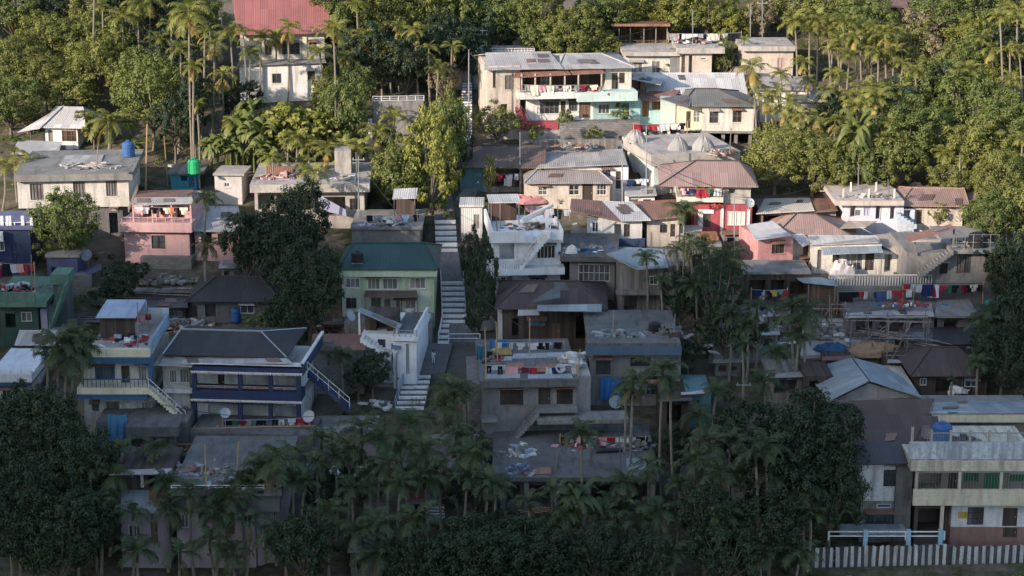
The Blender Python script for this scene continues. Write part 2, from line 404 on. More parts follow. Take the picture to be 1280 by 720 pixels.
        for h in holes:
            r2 = h[1:5]
            if h[0] == 'w': s.window(r2, d, *(list(h[5:7]) or [2, 1]), fm=h[7] if len(h) > 7 else None, pm=h[8] if len(h) > 8 else None)
            elif h[0] == 'd': s.door(r2, d, h[5] if len(h) > 5 else None)
            if h[0] == 'w' and sill and h[3] - h[1] > 6:
                x0, z0 = s.l(h[1], h[4], d); x1, _ = s.l(h[3], h[4], d)
                q = MB(); q.box(x0 - .08, x1 + .08, d - .07, d + .02, z0 - .09, z0 - .01); q.build('sill', wm or m, s.root)
        return o
    def sheet(s, m, pts, name='roof', t=.07, parent=None):
        b = MB(); q = [s.L3(*p) for p in pts]
        b.prism(q, (0, 0, -t)); o = b.build(name, m, s.par(parent))
        if len(q) == 4 and 'roof' in name and name != 'roof_band' and m is not BLACKROOF: patches(o, q, PRNG.randrange(0, 3))
        return o
    def hip(s, m, x0, x1, ye, rx0, rx1, ry, D=None, ov=.5, name='roof', t=.08, d=0, ridge=None, gm=None):
        D = s.D if D is None else D; mid = d + (D - d) / 2
        a, ze = s.l(x0, ye, d - ov); c, _ = s.l(x1, ye, d - ov)
        r0, zr = s.l(rx0, ry, mid); r1, _ = s.l(rx1, ry, mid)
        zr = max(zr, ze + .25)
        A, B_, C, E = Vector((a, d - ov, ze)), Vector((c, d - ov, ze)), Vector((c, D + ov, ze)), Vector((a, D + ov, ze))
        R0, R1 = Vector((r0, mid, zr)), Vector((r1, mid, zr)); dn = Vector((0, 0, -t))
        b = MB()
        b.face([A, B_, R1, R0]); b.face([C, E, R0, R1]); b.face([B_, C, R1]); b.face([E, A, R0])
        b.face([A + dn, R0 + dn, R1 + dn, B_ + dn]); b.face([C + dn, R1 + dn, R0 + dn, E + dn]); b.face([B_ + dn, R1 + dn, C + dn]); b.face([E + dn, R0 + dn, A + dn])
        for p, q in ((A, B_), (B_, C), (C, E), (E, A)): b.face([p, p + dn, q + dn, q])
        o = b.build(name, m, s.root)
        k = MB(); up = Vector((0, 0, .03)); rm = .09
        k.tube([R0 + up, R1 + up], rm, 5)
        for p, q in ((A, R0), (E, R0), (B_, R1), (C, R1)): k.tube([p + up, q + up], rm * .8, 5)
        k.build('ridge_cap', ridge or m, o)
        if m not in (GREENROOF, BLACKROOF): patches(o, [A, B_, R1, R0], PRNG.randrange(0, 3), .05)
        return o
    def gable(s, m, x0, x1, ye, rx0, rx1, ry, D=None, ov=.5, t=.08, d=0, gm=None, ridge=None):
        D = s.D if D is None else D; mid = d + (D - d) / 2
        a, ze = s.l(x0, ye, d - ov); c, _ = s.l(x1, ye, d - ov); r0, zr = s.l(rx0, ry, mid); r1, _ = s.l(rx1, ry, mid); zr = max(zr, ze + .3)
        r0 = r0 if abs(r0 - a) < 1.2 else a; r1 = r1 if abs(r1 - c) < 1.2 else c
        b = MB(); dn = Vector((0, 0, -t))
        b.prism([(a, d - ov, ze), (c, d - ov, ze), (r1, mid, zr), (r0, mid, zr)], dn); b.prism([(c, D + ov, ze), (a, D + ov, ze), (r0, mid, zr), (r1, mid, zr)], dn)
        o = b.build('roof', m, s.root)
        k = MB(); k.tube([(r0, mid, zr + .03), (r1, mid, zr + .03)], .1, 5); k.build('ridge_cap', ridge or m, o)
        if m is not REDROOF: patches(o, [Vector((a, d - ov, ze)), Vector((c, d - ov, ze)), Vector((r1, mid, zr)), Vector((r0, mid, zr))], PRNG.randrange(1, 4), .04)
        if gm:
            zb = ze - .25
            for x in (max(a, r0) + .35, min(c, r1) - .35):
                g = MB(); g.prism([(x, d + .01, zb), (x, D - .01, zb), (x, D - .01, ze - .02), (x, mid, zr - t - .05), (x, d + .01, ze - .02)], (.12, 0, 0))
                g.build('gable_wall', gm, s.root)
        return o
    def bars(s, name, m, r, d, n, w=.05, t=.05, top=True, bottom=False, parent=None):
        x0, z1 = s.l(r[0], r[1], d); x1, z0 = s.l(r[2], r[3], d); b = MB()
        for i in range(n):
            x = x0 + (x1 - x0) * i / max(1, n - 1); b.box(x - w/2, x + w/2, d - t/2, d + t/2, z0, z1 - (.05 if top else 0))
        if top: b.box(x0 - w, x1 + w, d - t * .8, d + t * .8, z1 - .05, z1 + .03)
        if bottom: b.box(x0 - w, x1 + w, d - t * .7, d + t * .7, z0 - .02, z0 + .05)
        return b.build(name, m, s.par(parent))
    def rails(s, name, m, r, d, nposts, nrails, rad=.03, parent=None):
        x0, z1 = s.l(r[0], r[1], d); x1, z0 = s.l(r[2], r[3], d); b = MB()
        for i in range(nposts):
            x = x0 + (x1 - x0) * i / max(1, nposts - 1); b.tube([(x, d, z0), (x, d, z1)], rad * 1.3, 5)
        for j in range(nrails):
            z = z1 - (z1 - z0) * j / max(1, nrails) - .04; b.tube([(x0, d, z), (x1, d, z)], rad, 5)
        return b.build(name, m, s.par(parent))
    def post(s, m, x, yt, yb, d, w=.14, name='post', parent=None):
        a, z1 = s.l(x, yt, d); _, z0 = s.l(x, yb, d); b = MB(); b.box(a - w/2, a + w/2, d - w/2, d + w/2, z0, z1); return b.build(name, m, s.par(parent))
    def steps(s, m, p0, p1, d0, d1, n=10, name='stair', rm=None):
        """outside stair running along the facade between two picture points"""
        xa, za = s.l(p0[0], p0[1], d0); xb, zb = s.l(p1[0], p1[1], d0); b = MB()
        for i in range(n):
            x = xa + (xb - xa) * i / n; x2 = xa + (xb - xa) * (i + 1) / n; z = za + (zb - za) * (i + 1) / n; zl = za + (zb - za) * (i - .6) / n
            b.box(x, x2, d0, d1, zl - .12, z)
        o = b.build(name, m, s.root)
        if rm:
            k = MB()
            for h in (.45, .9): k.tube([(xa, d0 + .04, za + h), (xb, d0 + .04, zb + h)], .03, 5)
            for i in range(5):
                x = xa + (xb - xa) * i / 4; z = za + (zb - za) * i / 4; k.tube([(x, d0 + .04, z), (x, d0 + .04, z + .92)], .03, 5)
            k.build('handrail', rm, o)
        return o
# ================================================================== BUILDINGS (uphill first)
BL = {}
def B(key, *a, **k): b = Bld(*a, **k); BL[key] = b; return b
# ---- top row
b = B('hall', 'hall', 'large hall with a red metal roof standing above the palms', 'the red-roofed hall', 'hall', 298, 408, 118, 9, 6)
b.wall(OFFW, (300, 41, 406, 76), [('w',331,55,340,69,2,2,CONC),('w',352,53,375,68,4,2,CONC),('w',386,52,396,64,2,2,CONC),('w',309,57,319,70,2,2,CONC)])
b.gable(REDROOF, 297, 409, 43, 290, 414, -2, ov=.7, gm=CREAM)
b.box('pilaster', CREAM, (378,44,384,74), -.12, .02)
b.sheet(CONC, [(296,82,-2.0),(408,78,-2.0),(406,73,-.05),(299,75,-.05)], 'lower_roof')
b.wall(WHITE, (299,81,404,124), [('w',311,100,319,110,2,1,CONC),('w',340,92,352,104,2,1,CONC),('w',384,88,394,100,2,1,CONC)], d=-1.6, D=-.02, ground=True)
b = B('outb', 'shed', 'small white gabled outbuilding beside the red-roofed hall', 'the white outbuilding', 'shed', 262, 277, 60, 4, 10)
b.wall(WHITE, (262,30,277,60), [('w',266,38,272,45)], ground=True); b.gable(CONCL, 261, 278, 31, 263, 277, 23, gm=WHITE, ov=.3)
b = B('cott', 'house', 'white cottage under a grey sheet roof at the forest edge', 'the white cottage', 'house', 56, 100, 184, 6, -6)
b.wall(WHITE, (56,157,98,186), [('w',77,163,96,177,3,2,WOOD,BROWNPANE),('d',60,163,67,183,WOODG)], ground=True)
b.hip(TINL, 49, 107, 159, 70, 104, 134, ov=.6, ridge=TING)
b.sheet(TINL, [(22,165,-1.2),(50,160,-1),(80,131,3.2),(62,142,3.2)], 'lean_to_roof')
b.box('porch_post', WOODG, (37,164,39,184), -.9, -.75)
b = B('lshed', 'shed', 'low grey shed with a flat sheet roof above the long white house', 'the low grey shed', 'shed', 19, 71, 216, 5)
b.sheet(TINL, [(14,192,-.5),(73,194,-.5),(77,177,5),(23,175,5)]); b.wall(CONC, (20,193,70,216), [('o',28,198,44,212,1.2),('d',52,198,60,214,WOOD)], ground=True)
b = B('long', 'house', 'long white flat-roofed house with barred windows over a grey basement', 'the long white house', 'house', 21, 162, 297, 11, 5)
b.wall(OFFW, (21,225,162,258), [('w',37,230,55,250,4,1,WOOD,CURT),('w',91,227,107,247,4,1,WOOD,CURT),('w',132,224,147,245,4,1,WOOD,CURT)])
b.box('roof', CONC, (17,219,166,225), -.6, 11.4)
b.wall(CONCD, (40,258,155,300), [('o',136,266,148,292,1.5),('w',138,259,147,263,3,1)], d=.35, ground=True)
b.steps(WOODG, (160,262), (172,232), -.9, -.1, 9)
b = B('blshed', 'shed', 'small blue shed carrying a green water tank', 'the blue shed', 'shed', 213, 251, 236, 3.2)
b.wall(paint((.06,.25,.34),.3), (213,218,246,238), [('o',226,220,234,226,1),('d',236,221,243,234,BLUE)], ground=True); b.box('roof', WOODG, (209,215,254,218), -.4, 3.6)
b.post(METAL, 249, 218, 236, -.2)
b = B('cube', 'shed', 'plain whitish block shed right of the blue shed', 'the whitish block shed', 'shed', 268, 303, 254, 3.5, -3)
b.wall(paint((.5,.48,.46),.25), (268,220,303,254), [('w',280,228,287,234)], ground=True); b.box('roof', CONCL, (266,217,305,220), -.3, 3.8)
b = B('slab', 'house', 'unfinished concrete house with a broad bare roof slab and open ground floor', 'the unfinished slab house', 'house', 316, 458, 282, 9.5, 2)
b.wall(CONCL, (318,240,456,284), [('o',322,243,338,262,2),('o',345,243,398,268,3),('o',404,246,432,270,3),('w',437,248,450,262,3,2,WOOD)], ground=True)
b.box('roof', CONCL, (312,231,462,240), -1.0, 9.6)
b.sheet(cloth((.32,.32,.42)), [(398,243,-1.05),(432,262,-1.05),(433,270,-1.1),(400,262,-1.1)], 'sheeting', .03)
z = b.l(400, 231, -1)[1]
q = MB(); x0 = b.l(416, 231, 0)[0]; q.box(x0, x0 + 1.6, 4, 6.5, z, z + 2.3); q.build('stair_head', CONCL, b.root)
q = MB(); x0 = b.l(330, 231, 0)[0]; q.box(x0, x0 + 2.6, 2.5, 2.65, z, z + 1.1); q.build('parapet', TINR, b.root); q = MB(); q.box(x0 + 5, x0 + 5.15, 1, 5, z, z + .9); q.build('parapet', CONCL, b.root)
# wall with railing near the top of the stairs
b = B('rwall', 'retaining_wall', 'grey retaining wall with a railing and white gate pillar', 'the railed retaining wall', 'wall', 466, 530, 192, 1.2, 4)
b.box('wall', CONC, (466,127,530,190), 0, 1.2, ground=True); b.rails('railing', RAILW, (466,120,530,127), .3, 7, 3)
b.box('pillar', WHITE, (460,150,466,192), -.4, .4, ground=True)
b = B('upwall', 'retaining_wall', 'pale terrace wall with white railing above the big veranda house', 'the pale terrace wall', 'wall', 568, 668, 108, 6)
b.box('wall', CONCL, (568,66,668,110), 0, 6, ground=True); b.rails('railing', WHITE, (566,60,668,66), .2, 26, 2, .025)
b = B('tcafe', 'house', 'open pavilion with a flat rusty roof on posts at the top of the slope', 'the open pavilion', 'pavilion', 772, 836, 74, 5)
b.wall(WOODR, (776,34,832,60), [('o',780,38,800,56,.8),('o',806,38,828,56,.8)], d=3.2, D=5)
b.box('roof', TINR, (764,30,838,33), -.6, 5.4); b.box('floor', CONCL, (768,58,836,64), -.4, 5)
b.box('base', CONCL, (772,64,834,80), 0, 5, ground=True)
for x in (774,788,805,820,834): b.post(WOODG, x, 33, 58, .1, .12)
b.rails('railing', WOODR, (774,50,834,58), .05, 9, 2)
b = B('tr1', 'house', 'cream flat-roofed row house with a pair of white windows near the top', 'the cream row house', 'house', 782, 848, 104, 6)
b.wall(OFFW, (782,70,838,104), [('w',787,77,803,91,3,1,WHITE,CURT),('w',815,76,825,92,2,2,WHITE)], ground=True); b.box('roof', CONCL, (778,65,850,70), -.7, 6.4)
b.box('column', CONC, (838,62,849,95), -.3, 1.2)
b = B('tr2', 'house', 'beige blind-fronted house with two dark doorways on the top row', 'the beige blind-fronted house', 'house', 850, 890, 106, 6)
b.wall(BEIGE, (850,67,889,106), [('d',852,69,856,94,WOODD),('o',861,69,865,96,1.2),('w',876,72,883,75,1,1)], ground=True); b.box('roof', CONCL, (846,60,906,67), -.6, 6.6)
b = B('tr3', 'house', 'beige house with a lone shuttered window at the palms on the top row', 'the beige palm-side house', 'house', 931, 990, 112, 6.5)
b.wall(BEIGE, (931,64,990,112), [('w',972,72,981,86,2,1,PINK,paint((.4,.3,.28),.4))], ground=True); b.box('roof', CONCL, (927,58,994,64), -.6, 6.8)
b = B('tbr', 'house', 'small house with a brown hip roof patched in pale sheets', 'the patched brown-roofed house', 'house', 908, 958, 132, 5, -4)
b.hip(BROWNROOF, 900, 962, 112, 918, 936, 84, ridge=RIDGE); b.wall(OFFW, (908,110,958,134), [('w',944,114,953,126)], ground=True)
b.sheet(TINL, [(902,104,.2),(921,113,-.2),(926,109,.6),(908,99,1.2)], 'patch_sheet')
b = B('rbh', 'house', 'whitewashed house half hidden behind palms on the right slope', 'the half-hidden whitewashed house', 'house', 945, 1012, 150, 6)
b.wall(WHITE, (945,113,1012,150), [('w',958,118,968,130),('d',985,118,992,140,WOOD)], ground=True); b.box('roof', TING, (941,108,1016,113), -.5, 6.4)
b = B('rbh2', 'house', 'pale cottage peeping out between the palm trunks on the right', 'the palm-grove cottage', 'house', 998, 1046, 163, 5)
b.wall(OFFW, (998,128,1046,163), [('w',1006,134,1014,144),('w',1030,130,1038,142)], ground=True); b.box('roof', TING, (994,124,1050,128), -.5, 5.4)
b = B('rrf', 'house', 'weathered sheet-roofed cabin sunk among the trees on the right', 'the tree-sunk cabin', 'cabin', 1162, 1196, 164, 5)
b.sheet(TINL, [(1158,147,-.6),(1200,150,-.6),(1195,140,5),(1160,134,5)]); b.wall(WOODG, (1162,148,1196,166), [('o',1184,150,1194,162,1)], ground=True)
b = B('tbox', 'shed', 'little brown-roofed hut at the very top of the slope', 'the brown hilltop hut', 'hut', 1113, 1133, 30, 4)
b.wall(WOODR, (1114,8,1132,30), [('o',1118,10,1128,22,1)], ground=True); b.sheet(TINR, [(1110,9,-.5),(1136,9,-.5),(1133,1,4.5),(1112,1,4.5)])
# ---- big veranda house
b = B('big', 'house', 'big two-storey house with veranda, turquoise balcony edge and grey gable roof', 'the big veranda house', 'house', 609, 796, 168, 9, 7)
b.wall(BEIGE, (609,83,650,168), [('w',616,88,620,110,1,1,CONC),('w',631,94,642,112,2,1,CONC),('o',626,130,634,150,1)], ground=True)
b.gable(TING, 605, 704, 87, 607, 688, 67, ov=.7, gm=BEIGE, ridge=TING)
b.wall(WOODD, (650,84,757,116), [('d',664,94,672,114,WOOD),('w',676,94,690,106,2,2),('d',728,94,736,114,WOOD)], d=2.4, D=8.8)
b.wall(OFFW, (757,86,789,114), [('d',765,91,772,112,WOODD),('w',774,91,781,104,2,1,WOOD,BROWNPANE)], d=.2)
b.hip(TING, 697, 794, 86, 705, 752, 68, ov=.6)
b.sheet(TINR, [(641,97,-1.2),(714,93,-1.2),(706,83,.6),(647,86,.6)], 'awning'); b.sheet(TINR, [(716,93,-1.1),(757,91,-1.1),(746,81,.7),(709,84,.7)], 'awning')
b.box('balcony', WHITE, (648,116,722,123), -1.4, 2.4); b.box('balcony', paint((.52,.66,.62),.4), (722,116,797,126), -1.8, 8)
for x in (652,669,688,706,723,752): b.post(BEIGE, x, 92, 116, -1.0)
b.rails('railing', WOODR, (651,107,722,116), -1.25, 12, 3)
b.wall(WHITE, (658,123,741,168), [('w',675,126,699,142,4,2,WOODG),('d',701,126,707,146,WOODD),('w',711,126,722,139,3,1,WOODG),('d',724,125,738,147,WOODR)], ground=True, D=8.9)
b.wall(TURQ, (741,126,800,168), [('d',779,129,786,150,TEAL),('w',748,130,762,142,3,1,WHITE)], ground=True, D=8.9, d=-.1)
b.box('plinth', RED, (652,154,698,163), -1.6, -.2); b.box('plinth_base', CONCL, (650,163,700,180), -1.6, -.2, ground=True); b.box('plinth', BLOCK, (700,154,800,176), -2.0, -.2, ground=True)
b.steps(RED, (668,166), (646,136), -1.6, -.3, 9, rm=RED)
b.box('garden_wall', WOODG, (668,176,772,192), -6.2, -5.9, ground=True)
b = B('tmid', 'house', 'turquoise annex with an orange-brown door and rusty sheet roof', 'the turquoise annex', 'house', 800, 836, 160, 6)
b.wall(TURQ, (800,124,836,160), [('d',803,126,811,146,ORANGEW),('w',815,126,825,137,1,1,WOODR,ORANGEW)], ground=True); b.sheet(TINR, [(796,126,-.7),(840,125,-.7),(852,110,4),(803,112,4)])
b.wall(WOODR, (790,99,806,118), [('o',793,102,800,112,.8)], d=2.5, D=5); b.sheet(TING, [(786,98,2),(826,106,1.8),(830,100,5),(800,92,5)], 'upper_roof')
b = B('grf', 'house', 'low house under a long faded grey sheet roof', 'the long grey-roofed house', 'house', 812, 925, 146, 8)
b.gable(TINL, 808, 935, 117, 826, 880, 92, gm=OFFW); b.wall(OFFW, (818,116,925,146), [('w',900,119,910,126)], ground=True)
b = B('cream', 'house', 'cream house on short stilts with a dark grey hip roof', 'the cream stilt house', 'house', 862, 942, 178, 8, -3)
b.wall(OFFW, (878,131,942,166), [('w',887,138,898,154,2,2,WOODG),('w',916,137,927,153,2,2,WOODG)])
b.wall(CREAM, (846,133,878,164), [('d',858,139,863,160,WOODD),('w',867,138,875,153,2,2,WHITE,CURT)], d=.5, D=7)
b.hip(TIND if False else tin((.15,.145,.13),.2), 852, 944, 132, 868, 897, 111, ov=.6, ridge=RIDGE)
b.sheet(tin((.15,.145,.13),.2), [(825,123,-1),(861,135,-1.6),(868,119,2.5),(846,119,2.5)], 'porch_roof')
b.wall(MINT, (826,126,844,160), [], d=1.2, D=5, ground=True)
for x in (880,904,920,938): b.post(CONC, x, 166, 182, .3, .35, 'stilt')
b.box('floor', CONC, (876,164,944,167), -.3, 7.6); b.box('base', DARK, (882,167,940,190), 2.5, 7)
# ---- middle upper
b = B('dbr', 'house', 'house with a wide dark brown roof and laundry-filled open porch', 'the dark brown porch house', 'house', 575, 668, 238, 7, -2)
b.gable(BROWNROOF if False else tin((.115,.08,.065),.25), 570, 682, 209, 588, 648, 182, gm=TEAL, ov=.8, ridge=RIDGE)
b.wall(TEAL, (575,208,604,240), [('d',590,213,597,234,TEAL)], ground=True); b.wall(WOODG, (604,208,664,240), [('o',608,211,650,234,2.5),('d',653,213,661,236,WOOD)], ground=True, d=.05)
b = B('gfl', 'house', 'whitewashed house under a sagging nearly flat grey roof', 'the sagging-roofed white house', 'house', 676, 785, 246, 8)
b.sheet(TING, [(670,210,-.6),(784,205,-.6),(778,186,8),(690,188,8)]); b.wall(WHITE, (680,209,785,248), [('w',753,211,763,223,2,2,WOODD),('d',770,214,776,236,WOODD)], ground=True)
b = B('tan', 'house', 'single-storey beige house with a neat taupe hip roof', 'the taupe hip-roofed house', 'house', 655, 763, 260, 6.5, 1)
b.wall(BEIGE, (656,229,762,262), [('w',673,232,684,244,2,2,WHITE),('w',711,231,724,244,2,2,WHITE),('d',728,230,741,252,WOODD),('w',746,230,758,244,3,2,WHITE)], ground=True)
b.hip(tin((.27,.235,.215),.1), 655, 766, 229, 676, 742, 208, ov=.6, ridge=TING)
b = B('dec', 'house', 'flat concrete house whose roof holds three white tents', 'the tent-roofed concrete house', 'house', 816, 922, 236, 9.5, 13)
b.wall(paint((.55,.62,.6),.4), (818,203,920,238), [('o',835,206,850,220,2),('d',880,208,888,230,WOOD)], ground=True); b.box('roof', CONCL, (814,194,925,203), -.6, 9.8)
b = B('redh', 'house', 'crimson house under a broad brown hip roof with a laundry veranda', 'the crimson house', 'house', 850, 940, 294, 8, -3)
b.wall(CONCL, (904,231,938,255), [('w',911,236,919,242,1,1,WOOD)], d=0, D=7.6)
b.wall(OFFW, (848,232,904,246), [('o',852,234,900,244,1)], d=2.2, D=7.6); b.box('veranda_floor', OFFW, (846,246,904,253), -.7, 7)
b.wall(RED, (868,255,939,296), [('d',880,267,888,284,WOODD),('w',909,264,931,282,4,1,WHITE,paint((.6,.58,.52),.2))], ground=True)
b.box('pilaster', WHITE, (901,258,904,288), -.12, .02); b.box('pilaster', WHITE, (934,262,937,286), -.12, .02); b.box('pilaster', WHITE, (873,262,878,288), -.1, .02); b.box('lintel', WHITE, (878,262,892,267), -.1, .02)
b.hip(BROWNROOF, 824, 948, 232, 870, 924, 201, ov=.8, ridge=RIDGE)
for x in (852,870,888): b.post(WOODG, x, 231, 246, -.6, .12)
b.rails('railing', WOODG, (848,241,904,247), -.65, 10, 1, .02)
b.box('terrace', CONCL, (846,292,878,302), -3.6, 0, ground=True)
# ---- right middle
b = B('tarp', 'house', 'shack roofed with pale tarpaulin and a rusty end panel', 'the tarpaulin-roofed shack', 'shack', 950, 1044, 290, 6, 0)
b.sheet(tin((.52,.46,.38),.05,.8,.1), [(945,267,-.7),(1018,263,-.7),(1012,247,5.5),(956,248,5.5)]); b.sheet(TINR, [(1018,265,-.7),(1047,263,-.7),(1041,247,5.5),(1012,248,5.5)])
b.wall(WOODG, (950,265,1044,292), [('o',954,269,978,284,2.2),('o',984,269,1012,282,2),('d',1030,268,1036,284,WOOD)], ground=True)
b = B('wb', 'house', 'bare white and lilac concrete house with an unfinished flat roof', 'the white and lilac house', 'house', 1056, 1126, 292, 8, 0)
b.wall(paint((.62,.60,.64),.35), (1054,257,1128,294), [('o',1063,257,1069,271,1.2),('w',1069,262,1076,270,1,1,LILAC,CURT),('w',1080,258,1088,270,2,1,LILAC,LILAC),('o',1095,257,1100,274,1.5),('d',1101,259,1109,276,WHITE),('o',1113,258,1118,274,1.2)], ground=True)
b.box('roof', paint((.5,.43,.38),.5), (1044,251,1130,257), -.7, 8.4)
z = b.l(1080, 251, -.7)[1]
for i in range(5):
    q = MB(); x = b.l(1054 + i * 16, 251, 0)[0]; q.box(x, x + .15, .5 + (i % 2) * 3, .65 + (i % 2) * 3, z, z + .9); q.build('column_stub', OFFW, b.root)
b.steps(paint((.42,.5,.56),.3), (1146,283), (1122,268), -1.2, -.2, 6)
b = B('rbr', 'house', 'beige house with a spreading faded brown roof at the tree line', 'the spreading brown-roofed house', 'house', 1148, 1206, 290, 8, -3)
b.hip(BROWNROOF, 1124, 1212, 257, 1140, 1205, 235, ov=.6, ridge=BROWNROOF); b.wall(BEIGE, (1142,256,1202,292), [('o',1126,258,1140,274,1),('d',1146,262,1152,280,WOOD),('w',1176,262,1184,274)], ground=True, D=7.4)
b.sheet(BROWNROOF, [(1206,254,1),(1246,241,3),(1226,229,8),(1188,236,8)], 'side_roof'); b.wall(WOODG, (1210,252,1238,276), [('o',1216,254,1230,266,1)], d=2.5, D=7.5, ground=True)
b.wall(paint((.45,.5,.56),.4), (1122,262,1142,292), [('o',1126,258,1138,276,1.2)], d=-.6, D=3, ground=True)
b = B('pinkr', 'house', 'small coral pink house with a pale lean-to sheet roof', 'the coral pink house', 'house', 948, 990, 341, 5, 14)
b.wall(PINK2, (948,297,990,343), [('w',965,304,980,317,3,1,WOODD,BROWNPANE)], ground=True); b.sheet(TINL, [(944,300,-.7),(989,294,-.7),(966,276,5),(933,281,5)])
b = B('brg', 'house', 'house with a large plain brown hip roof behind a grey-roofed porch', 'the large brown hip-roofed house', 'house', 985, 1072, 330, 8, -4)
b.hip(BROWNROOF, 964, 1076, 300, 996, 1019, 267, ov=.5, ridge=RIDGE); b.wall(OFFW, (988,299,1072,332), [('d',1004,306,1012,326,WOODR)], ground=True, D=7)
b.sheet(TINL, [(1003,308,-1.6),(1017,303,-1.2),(1003,292,0),(988,293,0)], 'porch_roof')
b = B('gpor', 'house', 'pale house front under a drooping grey sheet porch roof', 'the grey porch house', 'house', 1016, 1102, 352, 3.6, -2)
b.wall(OFFW, (1016,305,1100,354), [('w',1041,317,1049,328,2,1,WOODD),('d',1082,315,1092,338,WOODD),('w',1022,312,1026,336,1,1,WOOD),('w',1056,314,1078,338,3,1,WHITE,CURT)], ground=True)
b.sheet(TINBL, [(1029,318,-1.8),(1104,315,-1.8),(1100,304,.6),(1026,306,.6)]); b.sheet(TING, [(1012,306,-.3),(1098,303,-.3),(1092,295,3.6),(1020,298,3.6)], 'upper_roof')
b.box('terrace', CONC, (1020,357,1168,366), -4, -.1, ground=True)
b = B('tile', 'house', 'low house with an old broken tile roof between the porch and grey houses', 'the broken-tiled house', 'house', 1100, 1132, 352, 7, 2)
b.sheet(tin((.33,.29,.24),.3,.9,.6), [(1122,317,-.6),(1152,315,-.6),(1140,288,8),(1086,294,6),(1096,303,2)]); b.wall(OFFW, (1102,316,1148,354), [('o',1106,318,1114,340,1.5),('d',1124,319,1132,342,WOOD),('w',1136,320,1144,332)], ground=True, D=6.5)
b.sheet(tin((.42,.34,.27),.2,.9,.5), [(1050,285,4.8),(1082,284,4.8),(1096,276,9),(1060,276,9)], 'back_roof')
b = B('grc', 'house', 'grey concrete house with an outside stair and a black tank on its terrace', 'the grey stair house', 'house', 1134, 1246, 378, 8, 1)
b.wall(CONC, (1134,316,1246,360), [('w',1175,327,1184,342,2,1,WOODD),('w',1197,319,1204,341,2,1,WOODD),('w',1206,319,1213,341,2,1,WOODD),('w',1232,318,1243,340,2,1,WOODD)], ground=True)
b.box('roof', CONC, (1190,312,1250,317), -.8, 8.3); b.box('parapet', CONCL, (1136,300,1190,316), 4, 4.2)
b.steps(CONC, (1150,344), (1192,313), -1.2, -.15, 11)
b.sheet(TINR, [(1136,302,-1.2),(1194,285,-1.2),(1188,280,1.2),(1132,294,1.2)], 'plank_roof'); b.post(WOODG, 1193, 283, 312, -.4); b.post(WOODG, 1144, 303, 318, -.4)
b.rails('railing', WOODG, (1196,293,1248,312), -.5, 6, 2, .025)
b.box('base', CONCD, (1130,356,1246,385), -.6, 8, ground=True)
b = B('hut', 'shed', 'plank hut with a bright corrugated roof above the scaffolding', 'the plank hut', 'hut', 1016, 1040, 392, 4)
b.sheet(TINBL, [(1004,353,-.8),(1047,357,-.8),(1036,344,4),(992,345,4)]); b.wall(WOODR, (1014,356,1041,392), [('d',1031,360,1038,379,WOOD)], ground=True)
for x in (1011,1044): b.post(WOODG, x, 356, 392, -.6, .1)
# ---- centre
b = B('wht', 'house', 'white two-storey house with roof terrace, canopy and diagonal outside stairs', 'the white terrace house', 'house', 617, 702, 366, 8, 5)
b.wall(CLEANW, (618,303,701,337), [('o',624,304,643,326,1.6),('w',671,306,694,323,5,1,WHITE)])
b.wall(CLEANW, (620,343,700,368), [('o',634,344,640,362,1),('w',662,346,682,354,3,1,WHITE),('w',626,346,632,356)], ground=True, d=.3)
b.box('roof_slab', CLEANW, (614,297,704,303), -.5, 8.2); b.box('parapet', CLEANW, (612,290,657,303), -.75, -.52); b.box('parapet', CLEANW, (676,289,704,300), -.75, -.52)
zt = b.l(650, 297, -.5)[1]; xa = b.l(614, 297, -.5)[0]; xb = b.l(704, 297, -.5)[0]
q = MB(); q.box(xa - .02, xa + .2, -.5, 8.1, zt, zt + .75); q.build('parapet', CLEANW, b.root)
q = MB(); q.box(xb - .2, xb + .02, -.5, 8.1, zt, zt + .6); q.build('parapet', CLEANW, b.root)
b.box('apron', CLEANW, (610,337,706,343), -1.3, .3); b.bars('balustrade', CLEANW, (622,325,650,337), -1.15, 11, .12, .12)
b.box('balcony_wall', CLEANW, (608,321,622,338), -1.3, -1.1)
b.steps(CLEANW, (650,335), (688,291), -1.25, -.1, 13, rm=WHITE)
q = MB(); x0 = b.l(603, 297, 0)[0]; x1 = b.l(655, 297, 0)[0]; q.box(x0 + .9, x1, 3.2, 6.6, zt + 2.35, zt + 2.45)
q.build('canopy', TINL, b.root); q = MB(); q.box(x0 + 1.1, x1 - .2, 6.1, 6.2, zt, zt + 2.33); q.build('canopy_screen', wood((.085,.055,.048)), b.root)
q = MB(); q.box(xa + .25, xb - .25, -.2, 8.0, zt + .01, zt + .05); q.build('terrace_floor', CONCD, b.root)
for x in (x0 + 1.05, (x0 + x1) / 2, x1 - .15):
    for y in (3.35, 6.4): q = MB(); q.tube([(x, y, zt), (x, y, zt + 2.35)], .05, 5); q.build('canopy_post', WOODG, b.root)
b.sheet(CLEANW, [(652,272,2),(690,254,2),(692,257,2.2),(656,277,2.2)], 'stair_cover', .12); b.post(CLEANW, 684, 262, 293, 1.5, .3, 'column')
b = B('swht', 'shed', 'white sheet-clad box shed beside the upper stairs', 'the white box shed', 'shed', 575, 604, 296, 3, 0)
b.wall(TINL, (576,259,603,290), [('d',592,268,599,286,WOODG)], ground=True); b.box('roof', TINL, (574,256,605,259), -.2, 3.2)
b = B('rust1', 'house', 'white cottage with a half rusty, half grey sheet roof', 'the half-rusty-roofed cottage', 'cottage', 734, 802, 318, 6, -3)
b.wall(WHITE, (734,272,802,320), [('w',740,278,748,290),('d',780,280,787,296,WOODD),('o',768,280,776,296,1.4)], ground=True)
